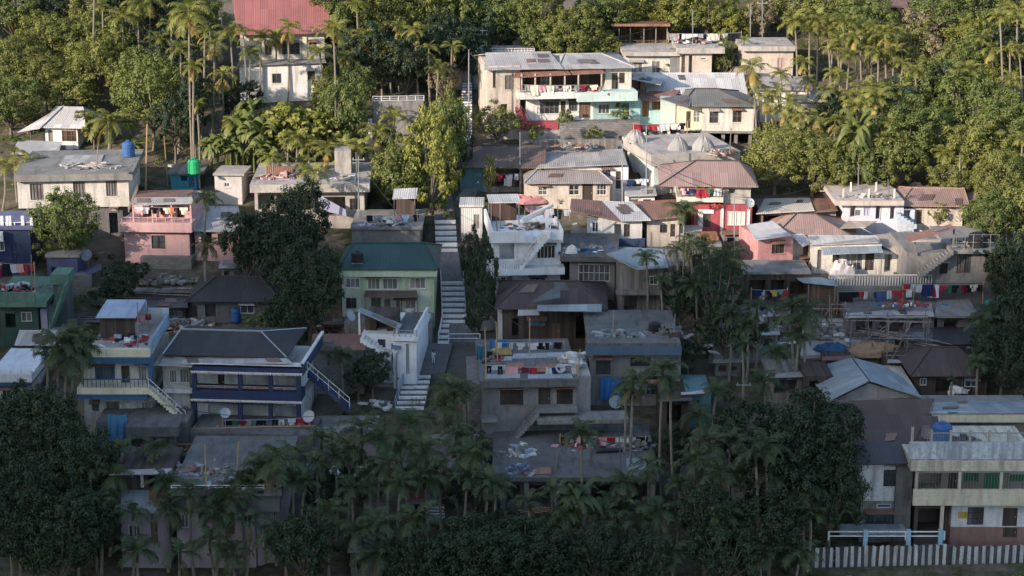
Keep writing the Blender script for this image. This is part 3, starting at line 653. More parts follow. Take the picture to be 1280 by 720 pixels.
b.sheet(TINR, [(712,263,-.4),(776,276,-.8),(752,251,4.5),(714,248,4.5)]); b.sheet(TINL, [(776,276,-.8),(814,275,-.8),(790,252,4.5),(752,251,4.5)])
b = B('rust2', 'house', 'low beige house with a plain rusty sheet roof', 'the rusty-roofed beige house', 'house', 808, 849, 316, 6, 2)
b.sheet(TINR, [(806,275,-.6),(852,271,-.6),(846,249,6),(784,252,6)]); b.wall(BEIGE, (809,273,848,318), [('w',825,281,834,291,2,1,WOODD),('d',838,280,844,296,WOODD)], ground=True)
b = B('flatc', 'house', 'flat-roofed concrete house with large white-framed windows', 'the white-framed window house', 'house', 706, 768, 372, 8, -4)
b.wall(CONC, (712,328,768,374), [('w',723,330,762,352,6,2,WHITE)], ground=True); b.box('roof', CONCS, (700,320,772,328), -.8, 8.2)
b = B('tinw', 'house', 'board-walled house under a shiny tin roof among palms', 'the board-walled tin house', 'house', 772, 858, 392, 6, 0)
b.sheet(TINBL, [(758,317,-.6),(796,337,-1.2),(836,334,-1.0),(828,311,6),(782,309,6)]); b.wall(WOODG, (772,332,860,394), [('o',780,370,796,388,1.5),('w',812,345,822,356)], ground=True)
b.box('deck', WOODG, (770,366,862,369), -1.2, 0)
b = B('drk', 'house', 'sprawling house with a patched dark roof and small green gable', 'the patched dark-roofed house', 'house', 626, 756, 430, 8, -2)
b.hip(DKBROWN, 618, 760, 386, 654, 722, 351, ov=.6, ridge=RIDGE); b.wall(WOODD, (628,384,754,432), [('o',640,398,648,420,1),('w',660,399,682,408,3,1,WOOD,TEAL),('d',690,404,700,424,WOOD),('o',720,396,752,424,2)], ground=True)
b.sheet(tin((.085,.105,.10),.2), [(664,377,-1.0),(700,372,-1.0),(700,355,1.8)], 'dormer_roof'); b.sheet(TINBL, [(671,388,-2.2),(752,389,-2.2),(752,380,-.9),(672,381,-.9)], 'awning'); b.sheet(TING, [(647,394,-2.0),(674,393,-2.0),(673,387,-.9),(648,387,-.9)], 'awning')
b.wall(WHITE, (622,380,637,412), [('w',627,384,633,400)], d=.6, D=4, ground=True)
b = B('blb', 'house', 'concrete house with a deep slate blue roof beam and barred windows', 'the blue-beamed house', 'house', 737, 850, 504, 9, 0)
b.wall(CONC, (737,443,850,506), [('w',745,448,763,468,3,2,WOODD),('w',788,447,813,458,4,2,WOODD),('o',800,470,830,496,1.6),('w',808,478,824,494,3,2,TEAL)], ground=True)
b.box('beam', paint((.085,.13,.19),.35), (733,433,852,444), -.8, .2); b.box('roof', CONCS, (734,429,851,433), -.75, 9.2)
b = B('con', 'house', 'bare grey concrete house with laundry and tin sheets on the flat roof', 'the bare concrete house', 'house', 603, 722, 552, 10.5, 3)
b.wall(CONC, (603,483,722,554), [('w',625,485,654,506,2,1,WOODD),('d',673,485,688,511,WOODD),('w',696,484,716,506,1,1,WOODD)], ground=True)
b.box('roof', CONCS, (600,476,724,483), -.7, 10.6); b.box('balcony', CONC, (672,512,722,516), -1.3, 0); b.box('ledge', CONC, (672,526,786,529), -2.2, 0)
b.steps(CONC, (644,548), (674,516), -1.7, -.1, 10)
b.box('canopy', CONC, (602,524,622,528), -1.2, 0)
b.wall(BLOCK, (586,480,603,552), [], d=1.5, D=9, ground=True)
b.box('side_stair', CONCL, (722,470,738,510), 1.5, 8, ground=True)
b = B('ter', 'house', 'low house beneath a wide bare concrete terrace roof', 'the wide terrace house', 'house', 620, 820, 642, 11, 0)
b.box('roof', CONCS, (615,597,824,602), -.8, 11.2); b.wall(paint((.16,.14,.13),.6), (620,602,818,644), [('o',634,606,650,630,1.5),('o',662,606,690,632,2.5),('w',700,608,716,622,3,1),('o',740,606,770,634,2.5),('o',788,605,812,630,2)], ground=True)
for x in (628,658,696,735,780,816): b.post(CONC, x, 602, 646, -.4, .35, 'column')
b = B('tealh', 'shed', 'small teal hut with a pale flat roof beside the blue-beamed house', 'the teal hut', 'hut', 856, 888, 532, 5)
b.sheet(TINL, [(852,493,-.5),(884,491,-.5),(877,477,5),(847,478,5)]); b.wall(TEAL, (858,492,888,534), [('d',866,500,874,522,WOODD)], ground=True)
b = B('wdk', 'shed', 'dark plank lean-to between the blue-beamed house and teal hut', 'the dark plank lean-to', 'shed', 826, 862, 545, 5)
b.wall(WOODD, (826,500,862,546), [('o',834,506,852,530,1.5)], ground=True); b.sheet(TIND, [(822,502,-.6),(866,500,-.6),(862,486,5),(828,487,5)])
# ---- left middle
b = B('pnk', 'house', 'pink two-storey house with a laundry balcony under a brown roof', 'the pink balcony house', 'house', 154, 239, 327, 7.5, -3)
b.wall(PINK, (155,290,238,329), [('w',189,294,207,311,2,2,WOODD),('w',227,299,230,302,1,1)], ground=True); b.box('balcony', PINK, (150,278,240,291), -.7, 7.4)
b.wall(PINK, (166,254,239,278), [('o',178,257,190,276,2),('w',200,257,209,268,2,1,WOOD),('d',221,257,231,277,WOODD)], d=1.4, D=7.2)
b.rails('railing', PINK, (152,271,240,278), -.5, 9, 1, .03)
b.sheet(TING, [(165,256,-.6),(242,254,-.6),(240,246,1.2),(168,247,1.2)]); b.sheet(TINR, [(168,247,1.3),(240,246,1.3),(242,237,7),(174,238,7)], 'upper_roof')
for x in (166,190,214,238): b.post(PINK, x, 254, 278, -.35)
b.box('base', BLOCK, (175,322,240,345), -1.0, 6, ground=True)
b = B('pnk2', 'house', 'pink single-storey annex with a grey sheet roof', 'the pink annex', 'house', 243, 300, 324, 5.5, 0)
b.wall(PINK, (243,288,300,326), [('w',251,290,265,304,2,1,WOODD),('w',272,290,284,305,2,1,WOODD),('d',290,292,297,314,WOODD)], ground=True)
b.sheet(TING, [(240,289,-.6),(304,289,-.6),(298,258,5.5),(248,257,5.5)])
b = B('drk2', 'house', 'low house with a black hip roof behind the blue veranda house', 'the black hip-roofed house', 'house', 248, 338, 402, 7.5, 0)
b.hip(BLACKROOF, 232, 352, 377, 270, 325, 346, ov=.6, ridge=RIDGE); b.wall(CONCD, (246,375,338,404), [('o',256,380,270,396,1),('w',300,380,318,392)], ground=True)
b = B('grn', 'house', 'green and cream house with a dark green roof beside the stairs', 'the green-roofed house', 'house', 427, 542, 408, 7.5, 0)
b.wall(paint((.5,.54,.42),.5), (427,346,543,410), [('w',432,348,450,360,3,1,WHITE,CURT),('w',459,347,475,362,3,1,WHITE,CURT),('w',478,347,497,362,3,1,WHITE,CURT),('w',512,347,532,361,3,1,WHITE,CURT),('o',464,372,476,398,1.5),('d',480,374,488,398,WOODG),('w',494,374,520,394,4,1,WHITE,CURT),('w',432,372,446,386,2,1,CURT)], ground=True)
b.hip(GREENROOF, 421, 548, 337, 442, 532, 304, ov=.7, ridge=GREENROOF); b.box('fascia', paint((.5,.57,.42),.3), (424,337,546,346), -.55, 7.2)
b.sheet(TINB, [(454,371,-1.6),(523,371,-1.6),(521,363,-.1),(457,363,-.1)], 'awning')
for x in (456,522): b.post(WOODG, x, 370, 402, -1.4, .1)
for x in (453,502,538): b.box('pilaster', GREENP, (x,347,x+5,404), -.14, .02)
b.box('terrace', CONC, (430,404,540,412), -3.5, 0, ground=True)
b = B('lndt', 'house', 'grey flat-roofed house with a laundry hut above the green roof', 'the laundry-hut house', 'house', 440, 526, 322, 7, 0)
b.wall(CONC, (440,287,525,324), [], ground=True); b.box('roof', CONC, (438,284,528,287), -.3, 7.2)
z = b.l(500, 284, -.3)[1]; x0 = b.l(489, 284, 0)[0]; x1 = b.l(519, 284, 0)[0]
q = MB(); q.prism([(x0, 2.5, z + 2.1), (x1, 2.5, z + 2.2), (x1, 5.5, z + 2.5), (x0, 5.5, z + 2.4)], (0, 0, -.08)); q.build('hut_roof', TINL, b.root)
q = MB(); q.box(x0 + .2, x1 - .2, 5, 5.1, z, z + 2.2); q.build('hut_wall', WOODD, b.root)
for x in (x0 + .15, x1 - .15): q = MB(); q.tube([(x, 2.7, z), (x, 2.7, z + 2.1)], .05, 5); q.build('hut_post', WOODG, b.root)
b = B('wtr', 'house', 'white stepped terrace building with a lean-to roof by the stairs', 'the white stepped terrace', 'house', 452, 521, 478, 7, -6)
b.wall(CLEANW, (491,427,521,480), [('o',507,430,512,468,.6)], d=-.6, ground=True); b.box('slab', CLEANW, (490,421,522,427), -.9, 6.5)
zq = b.l(500,421,-.9)[1]; q = MB(); q.box(b.l(491,421,0)[0] + .15, b.l(521,421,0)[0] - .15, .2, 6.4, zq + .005, zq + .05); q.build('terrace_floor', CONCD, b.root); b.rails('railing', METAL, (492,412,521,421), -.8, 5, 2, .03)
q = MB(); xe = b.l(521,421,0)[0]; q.box(xe - .14, xe + .02, -.8, 6.4, zq, zq + .55); q.build('side_parapet', CLEANW, b.root)
b.wall(CLEANW, (452,417,492,480), [('w',472,424,482,434,2,1,WOODD)], d=.2, ground=True)
b.steps(CLEANW, (488,447), (450,423), -1.0, .15, 9); b.wall(WOODD, (456,394,494,417), [('o',470,400,484,414,1)], d=1.2, D=4)
b.sheet(TINBL, [(446,388,-.5),(498,411,-.5),(503,405,1.2),(450,384,1.2)]); b.post(WHITE, 449, 388, 418, -.3); b.post(WHITE, 496, 410, 424, -.3)
b.wall(CONCL, (452,480,521,492), [], d=-.4, D=3, ground=True)
b = B('rsh', 'shed', 'block shed with a rust-brown patched sheet roof', 'the rust-roofed block shed', 'shed', 391, 455, 490, 4.5, 0)
b.wall(BLOCK, (391,437,455,492), [], ground=True); b.sheet(TINR, [(387,438,-.5),(457,437,-.5),(454,417,4.5),(391,417,4.5)])
b = B('blu', 'house', 'white house with navy blue double verandas, white fringe trim and black roof', 'the navy veranda house', 'house', 240, 376, 548, 9, -5)
b.wall(WHITE, (240,462,376,490), [('o',244,468,268,488,.5),('d',272,468,281,488,WOODD),('o',303,468,335,488,.5),('o',344,468,374,488,.9)], d=1.7, D=9)
b.wall(WHITE, (241,504,376,550), [('d',246,506,256,528,WHITE),('o',260,506,300,530,.6),('o',304,506,334,530,.6),('o',342,506,372,530,.9)], d=1.4, D=9, ground=True)
for a, c in ((458,468),(488,503)):
    b.box('veranda_edge', NAVY, (240,a,376,c), -.25, 1.6 if a > 470 else .6)
b.box('trim', WHITE, (239,455,377,458), -.3, .65)
for a, c in ((464,470),(499,505)): b.bars('fringe', WHITE, (240,a,376,c), -.32, 44, .13, .06, True)
for x in (243,300,338,373):
    b.post(NAVY, x, 466, 490, .1, .34); b.post(NAVY, x, 503, 532, .1, .34)
b.rails('railing', paint((.4,.28,.22),.3), (244,481,374,488), .0, 8, 2, .035)
b.hip(BLACKROOF, 203, 358, 443, 226, 326, 412, D=8.6, ov=.3, d=.9, ridge=METAL); b.sheet(TING, [(200,455,-.2),(366,454,-.2),(350,440,1.6),(206,440,1.6)], 'skirt_roof')
b.box('side_parapet', NAVY, (376,455,379,470), -.2, 8.5); b.box('side_trim', WHITE, (376,453,380,455), -.25, 8.6)
b.wall(OFFW, (203,455,240,550), [('w',211,462,221,479,3,1,WHITE,CURT),('w',224,461,237,479,3,1,WHITE,CURT)], d=.8, D=8.5, ground=True); b.box('ledge', WHITE, (203,486,240,492), .3, .8)
b.sheet(TING, [(192,456,-.4),(240,458,-.4),(236,446,2.2),(200,442,2.2)], 'wing_roof')
b.steps(NAVY, (437,511), (384,466), 1.2, 2.2, 14, rm=WHITE)
b.box('yard', CONCS, (236,540,390,546), -3.2, 1.2, ground=True)
b = B('crb', 'house', 'cream house with bright blue bands, roof terrace and diagonal stair', 'the cream and blue house', 'house', 98, 190, 552, 9.5, 0)
b.wall(CREAM if False else OFFW, (104,455,188,486), [('w',118,456,144,474,6,1,BLUE2),('d',151,457,163,486,WOODD),('w',172,456,184,475,3,1,WHITE,CURT)], d=.5)
b.box('roof_band', CREAM, (108,437,187,447), -.4, .1); b.box('roof_band', BLUE, (106,447,189,455), -.5, .4); b.box('roof', CONCL, (106,443,188,446), .1, 9.5)
b.box('balcony', CREAM, (96,485,186,493), -.9, .5); b.box('balcony_band', BLUE, (96,493,184,499), -.8, .5)
b.wall(OFFW, (104,499,192,554), [('w',114,503,124,514,2,1,CURT),('o',132,502,150,524,1.2),('d',157,504,168,528,WHITE),('w',176,502,190,516,3,1,WHITE,CURT)], d=.6, ground=True)
b.box('pier', BLUE, (184,446,191,488), -.2, .5); b.bars('railing', BLUE, (104,474,184,485), -.75, 16, .05, .05)
b.steps(CREAM, (232,528), (186,487), -.9, .3, 13, rm=WHITE)
b.box('yard', CONCS, (120,527,235,534), -2.6, .6, ground=True)
zt = b.l(150, 443, .1)[1]; xa = b.l(108, 443, 0)[0]; xb = b.l(188, 443, 0)[0]
q = MB(); q.box(xa, xa + 3.2, 8.8, 9, zt, zt + 1.9); q.build('terrace_wall', paint((.38,.45,.56),.3), b.root); q = MB(); q.box(xa + 3.3, xb, 8.8, 9, zt, zt + 1.3); q.build('terrace_wall', paint((.45,.47,.5),.3), b.root)
q = MB(); q.box(xb - .2, xb, .2, 9, zt, zt + .9); q.build('terrace_wall', paint((.25,.34,.45),.4), b.root)
q = MB(); q.box(xa + .2, xa + 3, 4.5, 4.6, zt, zt + 1.7); q.build('terrace_hut', WOODD, b.root); q = MB(); q.prism([(xa, 4, zt + 1.9), (xa + 3.2, 4, zt + 1.9), (xa + 3.2, 8.7, zt + 2.1), (xa, 8.7, zt + 2.1)], (0, 0, -.07)); q.build('terrace_roof', paint((.32,.38,.48),.4), b.root)
b = B('blw', 'house', 'deep blue house corner with a white-posted roof terrace', 'the deep blue corner house', 'house', -14, 41, 342, 6, 4)
b.wall(paint((.03,.045,.095),.4), (-14,287,41,344), [('d',14,306,22,334,NAVY),('w',-6,300,6,314)], ground=True); b.box('roof', paint((.13,.14,.25),.4), (-14,283,41,287), -.2, 6.2)
for x in (2,9,12,28,39): b.post(CLEANW, x, 270, 284, .1, .28)
b.rails('railing', CLEANW, (-14,278,40,284), .1, 6, 1, .04); b.box('stair_edge', CLEANW, (-10,290,4,302), -.6, -.3)
b = B('gnl', 'house', 'green house with a laundry-hung parapet terrace at the left edge', 'the green terrace house', 'house', -14, 57, 432, 8, 0)
b.wall(paint((.05,.09,.07),.4), (-14,384,50,434), [('o',6,392,20,410,1.5),('w',26,390,40,402),('d',-6,392,2,420,WOODD)], ground=True, d=.4); b.box('roof', GREENW, (-14,378,58,384), -.6, 8.2)
b.box('parapet', GREENW, (-14,366,44,378), -.6, -.4); b.box('tower', GREENW, (63,343,86,356), 2, 4.5); b.box('tower_base', paint((.1,.13,.12),.6), (66,356,86,410), 2.1, 4.4, ground=True)
b.wall(LILAC, (50,386,60,412), [], d=.6, D=4, ground=True)
b.steps(GREENW, (62,408), (80,358), -.4, 1.6, 14, rm=GREENW)
b = B('bkio', 'shed', 'small blue box kiosk with a white roof edge', 'the blue kiosk', 'kiosk', 58, 98, 350, 3)
b.wall(paint((.075,.085,.18),.5), (58,322,98,350), [('o',64,334,92,346,1)], ground=True); b.box('roof', CONC, (56,318,99,322), -.2, 3.2)
b.sheet(paint((.07,.08,.17),.5), [(99,347,-1),(128,337,-.4),(126,330,1.4),(104,336,1.2)], 'side_awning')
b.wall(CONCD, (90,345,116,380), [], d=-1.2, D=1, ground=True)
b = B('wst', 'house', 'white-railed flat house edge with a blue band at the far left', 'the white-railed flat house', 'house', -14, 38, 510, 7, 0)
b.box('roof', CLEANW, (-14,468,40,478), -.4, 7); b.box('band', BLUE, (-14,478,38,483), -.3, 7); b.wall(OFFW, (-14,483,36,512), [('w',2,486,14,496)], ground=True); b.rails('railing', WHITE, (-14,463,40,468), -.2, 5, 2, .04)
b = B('awn', 'shed', 'shed with a low grey gabled sheet roof behind the left palms', 'the grey gabled shed', 'shed', 22, 74, 452, 5)
b.gable(TINL, 18, 76, 431, 24, 72, 416, gm=CONC); b.wall(CONCD, (24,430,72,454), [('o',30,434,48,448,1),('o',54,434,66,450,1)], ground=True)
# ---- right lower
b = B('lr1', 'shed', 'low shed with a long pale sheet roof below the laundry terrace', 'the long pale-roofed shed', 'shed', 1060, 1166, 426, 5)
b.sheet(TING, [(1056,397,-.6),(1168,395,-.6),(1164,378,5),(1060,380,5)]); b.wall(CONCD, (1062,396,1166,428), [('o',1070,400,1090,416,1.5),('o',1100,400,1130,418,1.5),('o',1138,400,1156,416,1.5)], ground=True)
b = B('lr2', 'shed', 'low shed with a board-edged concrete roof right of the laundry terrace', 'the board-edged shed', 'shed', 1172, 1222, 424, 5)
b.sheet(CONC, [(1168,395,-.6),(1224,395,-.6),(1212,374,5),(1171,375,5)], t=.18); b.wall(CONCD, (1172,396,1220,426), [('o',1180,400,1196,414,1)], ground=True)
b = B('lr3', 'shed', 'long shed with a black sheet roof above the dark brown roof', 'the black sheet-roofed shed', 'shed', 1134, 1224, 452, 5)
b.sheet(BLACKROOF, [(1166,430,-.6),(1226,430,-.6),(1224,401,5.5),(1168,400,5.5)]); b.sheet(TIND, [(1130,424,-.6),(1166,428,-.6),(1168,401,5.5),(1128,399,5.5)])
b.wall(CONC, (1136,428,1222,454), [('w',1200,434,1212,446),('o',1180,432,1194,446,1)], ground=True)
b = B('lbr', 'house', 'house with a low dark brown hip roof and thin posts', 'the low dark brown-roofed house', 'house', 1144, 1232, 500, 6.5)
b.hip(DKBROWN, 1138, 1238, 470, 1164, 1196, 434, ov=.6, ridge=RIDGE); b.wall(WOODD, (1144,468,1232,502), [('w',1150,473,1158,482),('o',1170,474,1190,490,1),('w',1206,474,1222,484)], ground=True)
b = B('tg', 'house', 'house with a big blue-grey tin gable roof', 'the big tin-gabled house', 'house', 1040, 1152, 545, 9.5, 0)
b.sheet(TINBL, [(1086,476,-.8),(1038,500,-.8),(1003,463,9),(1064,447,9)]); b.sheet(TINBL, [(1153,497,-.8),(1088,476,-.8),(1066,447,9),(1118,460,9)])
b.wall(BEIGE, (1042,499,1150,547), [], ground=True, D=9); q = MB(); A = b.L3(1043,500,-.02); C = b.L3(1149,497,-.02); T = b.L3(1087,479,-.02); q.prism([A, C, T], (0, .12, 0)); q.build('gable_wall', TING, b.root)
b.wall(WOODD, (1006,470,1040,500), [('o',1012,476,1022,492,1)], d=4, D=8, ground=True)
b = B('bbr', 'house', 'white house under a tall plain dark brown sheet roof', 'the tall dark-roofed white house', 'house', 1076, 1136, 674, 9, 0)
b.sheet(tin((.082,.055,.043),.15,.75,.3), [(1066,556,-.8+2.6),(1142,554,1.8),(1168,498,9),(1042,501,9)]); b.sheet(tin((.055,.05,.052),.2), [(1070,581,-.9),(1139,579,-.9),(1141,552,2),(1068,554,2)], 'lower_roof')
b.sheet(DKBROWN, [(1139,556,1.8),(1178,552,1.8),(1172,520,6),(1150,520,6)], 'side_roof')
b.wall(paint((.62,.62,.62),.6), (1074,578,1131,626), [('w',1105,587,1121,608,3,3,WOODD),('w',1106,579,1121,583,1,1)])
b.wall(CONC, (1076,626,1136,676), [('w',1096,630,1114,635,1,1),('w',1082,640,1126,660,9,1,WOODD)], ground=True, d=.05)
b.box('pier', CONCD, (1121,580,1137,664), -.25, .0, ground=True); b.box('canopy', TINBL, (1050,662,1132,670), -1.6, -.5)
b.rails('railing', CLEANW, (1036,664,1180,675), -2.4, 4, 2, .05)
for x in (1082,1136,1176): b.post(paint((.3,.48,.6),.3), x, 662, 684, -2.4, .3, 'fence_pillar')
b = B('tcr', 'house', 'long tin-roofed house with two green roof panels and a cream fascia', 'the cream-fascia tin house', 'house', 1166, 1300, 600, 7, 0)
b.sheet(TINBL, [(1164,517,-.6),(1300,516,-.6),(1300,499,6),(1170,501,6)])
for x in (1183,1233): b.sheet(paint((.05,.13,.12),.2), [(x + 2,516.5,-.62),(x + 14,516.5,-.62),(x + 10,502,5.9),(x - 1,502,5.9)], 'green_panel', .02)
b.box('fascia', CREAM, (1165,518,1300,528), -.5, .2); b.wall(CONC, (1168,528,1300,600), [('w',1200,534,1214,546),('d',1240,532,1250,556,WOOD)], d=.3, ground=True)
b = B('sch', 'house', 'stained cream concrete block with green doors, veranda and roof terrace', 'the stained cream block', 'building', 1142, 1300, 684, 7, 0)
b.box('parapet', paint((.52,.58,.63),1.25), (1137,553,1300,574), -.7, -.5); b.box('slab', paint((.62,.57,.45),.95), (1139,576,1300,589), -.9, 6.8)
zt = b.l(1200, 576, -.9)[1]
b.wall(paint((.3,.26,.22),.5), (1144,589,1300,613), [('o',1150,592,1176,610,1),('d',1186,591,1196,612,WOODD),('w',1205,590,1223,602,3,1,GREENW,paint((.035,.17,.08),.2)),('d',1231,589,1253,613,paint((.035,.19,.09),.2)),('w',1262,590,1284,602,3,1,GREENW,paint((.035,.17,.08),.2))], d=1.3, D=6.6)
b.box('balcony', paint((.60,.55,.42),.55), (1142,612,1300,632), -.9, -.7); b.box('balcony_floor', CONC, (1142,628,1300,632), -.7, 6.5)
for x in (1146,1200,1252): b.post(BEIGE, x, 589, 612, -.75, .2, 'column')
b.bars('grille', METAL, (1148,590,1290,611), -.78, 40, .018, .018)
b.wall(paint((.62,.62,.63),.45), (1190,632,1300,659), [('w',1210,634,1229,656,3,3,WOODD),('d',1254,635,1271,658,WOODD)], d=0, D=6.5)
b.wall(paint((.24,.15,.13),.4), (1188,659,1300,686), [('d',1254,660,1271,672,WOODD)], d=-.06, D=6.5, ground=True)
b.wall(paint((.1,.08,.075),.5), (1144,632,1186,686), [('o',1148,636,1180,668,2.4)], d=.6, D=6.5, ground=True)
b.post(BEIGE, 1178, 632, 672, -.75, .24, 'column')
b.box('notice_plate', paint((.5,.34,.08),.3), (1198,640,1209,648), -.05, .02)
for i in range(7):
    x = 1141 + i * 24; b.post(CONCL, x, 538 - (4 if i < 1 else 0), 553, -.6, .16, 'terrace_post')
b.bars('mesh_fence', METAL, (1160,541,1296,553), -.6, 70, .02, .02)
# ---- bottom left
b = B('jsl', 'shed', 'low concrete shed with a grey slab roof under the cream and blue house', 'the grey slab shed', 'shed', 160, 221, 585, 4.5, 0)
b.box('roof', CONCS, (157,534,223,546), -.4, 4.6); b.wall(CONCD, (160,546,220,588), [('o',164,549,196,566,1),('d',202,550,212,570,WOODD)], ground=True)
b = B('j1', 'house', 'dark plank house with a mossy grey sheet roof low on the slope', 'the mossy grey-roofed house', 'house', 140, 215, 706, 8, 0)
b.sheet(TING, [(136,593,1.0),(216,592,1.0),(212,570,7.5),(142,572,7.5)]); b.wall(WOODD, (142,592,214,612), [('d',175,594,180,610,WHITE),('o',186,595,206,609,1)], d=1.8, D=7.5)
b.sheet(TINBL, [(150,642,-.7),(218,640,-.7),(216,610,2),(152,611,2)], 'lower_roof'); b.wall(paint((.4,.33,.35),.4), (150,640,214,708), [('w',160,656,176,672,3,1),('d',188,652,198,680,WOOD)], ground=True)
b = B('j3', 'house', 'flat-roofed house with a laundry-filled grey terrace low on the slope', 'the laundry terrace house', 'house', 218, 348, 706, 10.5, 0)
b.box('roof', CONCS, (213,612,352,620), -.8, 10.7); b.box('fascia', CONCD, (218,620,350,640), -.3, .4)
b.wall(paint((.42,.35,.36),.4), (220,640,320,708), [('w',226,642,236,660,2,1),('o',248,640,276,654,1.5),('d',284,642,294,668,WOOD),('w',300,644,314,660,3,1)], ground=True, D=9)
b.rails('railing', WHITEM, (214,606,330,612), -.6, 6, 2, .03); b.wall(paint((.4,.34,.35),.4), (320,640,350,708), [('w',328,660,342,684,3,1,WHITE)], d=.5, D=9, ground=True)
b = B('jd', 'house', 'grey slate-roofed house deep among the bottom palms', 'the palm-hidden slate house', 'house', 438, 478, 720, 6)
b.sheet(TING, [(434,690,-.6),(482,690,-.6),(476,672,6),(440,672,6)]); b.wall(BLOCK, (438,689,478,722), [('o',446,696,458,712,1)], ground=True)
b = B('jr', 'shed', 'small red-walled stall beside the lowest steps', 'the red stall', 'stall', 506, 530, 650, 3)
b.wall(paint((.22,.05,.055),.5), (506,630,530,652), [('o',510,634,522,647,1)], ground=True); b.sheet(TIND, [(502,630,-.5),(534,630,-.5),(532,620,3.4),(505,620,3.4)])
b = B('stn', 'retaining_wall', 'rough stone retaining wall with dark plants below the stairs', 'the stone retaining wall', 'wall', 530, 600, 580, 1)
b.box('wall', BLOCK, (530,548,600,580), 0, 1, ground=True)
b = B('grw', 'retaining_wall', 'grey concrete retaining wall beside the navy stair', 'the long retaining wall', 'wall', 385, 470, 572, 1)
b.box('wall', CONC, (385,545,470,574), 0, 5, ground=True); b.rails('railing', METAL, (390,534,452,545), .3, 7, 3)
b = B('trc', 'retaining_wall', 'dark terrace wall below the coral pink house', 'the dark terrace wall', 'wall', 928, 1012, 372, 2)
b.wall(WOODD, (928,343,1012,372), [('o',936,350,956,368,1),('o',964,350,980,366,1.2),('o',988,352,1006,368,1)], D=4, ground=True); b.box('coping', CONC, (926,340,1014,343), -.3, 4.1)
b = B('ctr', 'house', 'dark concrete stilt platform carrying brown planks left of the coral pink house', 'the plank platform', 'platform', 866, 900, 352, 4)
b.box('platform', CONC, (864,305,902,312), -.4, 4.4); b.box('planks', ORANGEW, (876,297,898,301), .5, 3)
for x in (868,890): b.post(CONCL, x, 312, 356, -.1, .3, 'column')
b.box('back_wall', CONCD, (866,312,900,354), 3, 4.2, ground=True)
b = B('pdf', 'house', 'sheet-roofed shelter under trees left of the big tin gable', 'the grey sheet shelter', 'shelter', 958, 1006, 500, 5)
b.sheet(TING, [(956,472,-.6),(1010,470,-.6),(1005,454,5),(962,453,5)]); b.wall(WOODG, (960,471,1006,502), [('o',968,475,996,492,1.5)], ground=True)

# ---- small sheds packed between the houses
for key, name, label, short, x0, x1, foot, D, roof, wall, yt, yb, ym in (
 ('z1','shed','brown plank shed behind the rust-roofed block shed','the brown plank shed',402,456,424,3.5,TINR,WOODR,404,394,405),
 ('z2','shed','small grey box shed above the black hip roof','the grey box shed',276,304,352,3,TING,CONC,334,327,335),
 ('z3','shed','low dark-roofed lean-to left of the black hip roof','the dark lean-to',178,232,398,4,TIND,WOODD,384,370,385),
 ('z4','shed','grey sheet shed beside the white-framed window house','the grey side shed',700,752,384,3,TING,CONC,366,357,367),
 ('z5','shed','pale sheet shelter leaning in the palm yard','the pale yard shelter',932,972,436,4,TINL,WOODG,418,405,419),
 ('z6','shed','boarded shed behind bare branches in the palm yard','the boarded yard shed',894,926,468,3.5,TING,WOODG,452,441,453),
 ('z7','shed','white-walled store beside the crimson house','the white-walled store',784,818,264,4,TINL,WHITE,244,233,245),
 ('z8','shed','rusty lean-to beneath the tarpaulin-roofed shack','the rusty lean-to',905,938,306,3,TINR,WOODG,292,284,293),
 ('z9','shed','tin shelter between the scaffolds and tin gable','the tin scaffold shelter',1112,1142,470,3.5,TING,WOODD,452,441,453),
 ('z10','shed','rust-patched shed below the broken-tiled house','the rust-patched shed',1002,1034,338,2.5,TINR,WOODR,322,315,323),
 ('z11','shed','dark board shed low between palms and stone wall','the dark board shed',468,512,604,4,TIND,WOODD,584,569,585),
 ('z12','shed','grey sheet shed beside the bare concrete house','the grey stairside shed',566,598,506,3.5,TIND,BLOCK,488,476,489),
 ('z13','shed','patched shed under the palms left of the wide terrace','the patched palm shed',560,612,612,4,TINB,BLOCK,592,577,593),
 ('z14','shed','faded shed behind the spreading brown-roofed house','the faded tree-line shed',1100,1140,250,3,TINR,WOODG,240,231,241),
 ('z15','shed','little tin shed above the taupe hip roof','the little tin shed',716,752,204,3,TINR,WOODG,194,186,195),
 ('z17','shed','dark tin shed between the plank platform and palm yard','the dark tin shed',880,924,396,3.5,TINB,WOODD,374,363,375),
 ('z18','shed','grey tin lean-to left of the plank hut','the grey tin lean-to',962,1000,414,3,TING,WOODG,394,384,395),
 ('z19','shed','rusty tin shed at the corner of the scaffolding yard','the rusty corner shed',1030,1066,466,3.5,TINR,WOODD,449,438,450),
 ('z20','shed','dark sheet shed right of the board-edged shed','the dark sheet shed',1216,1246,420,3.5,DKBROWN,CONCD,398,387,399),
 ('z21','shed','narrow tin shed behind the white-framed window house','the narrow tin shed',752,786,352,3,TINB,WOODG,333,324,334),
 ('z22','shed','low brown tin shed under the low dark brown roof','the low brown tin shed',1110,1146,516,3.5,DKBROWN,WOODD,496,484,497),
 ('z16','shed','grey block outhouse between the pink annex and slab house','the grey outhouse',298,322,300,3,TINR,BLOCK,280,271,281)):
    b = B(key, name, label, short, 'shed', x0, x1, foot, D, (x0 * 7 % 9) - 4)
    b.sheet(roof, [(x0-3,yt+1,-.5),(x1+3,yt,-.5),(x1+1,yb,D+.3),(x0-1,yb,D+.3)]); m_ = (x0 + x1) / 2
    b.wall(wall, (x0,ym,x1,foot+2), [('o',x0+4,ym+4,m_-3,foot-3,.9),('w',m_+3,ym+4,x1-4,ym+11,2,1,WOODG)], ground=True)
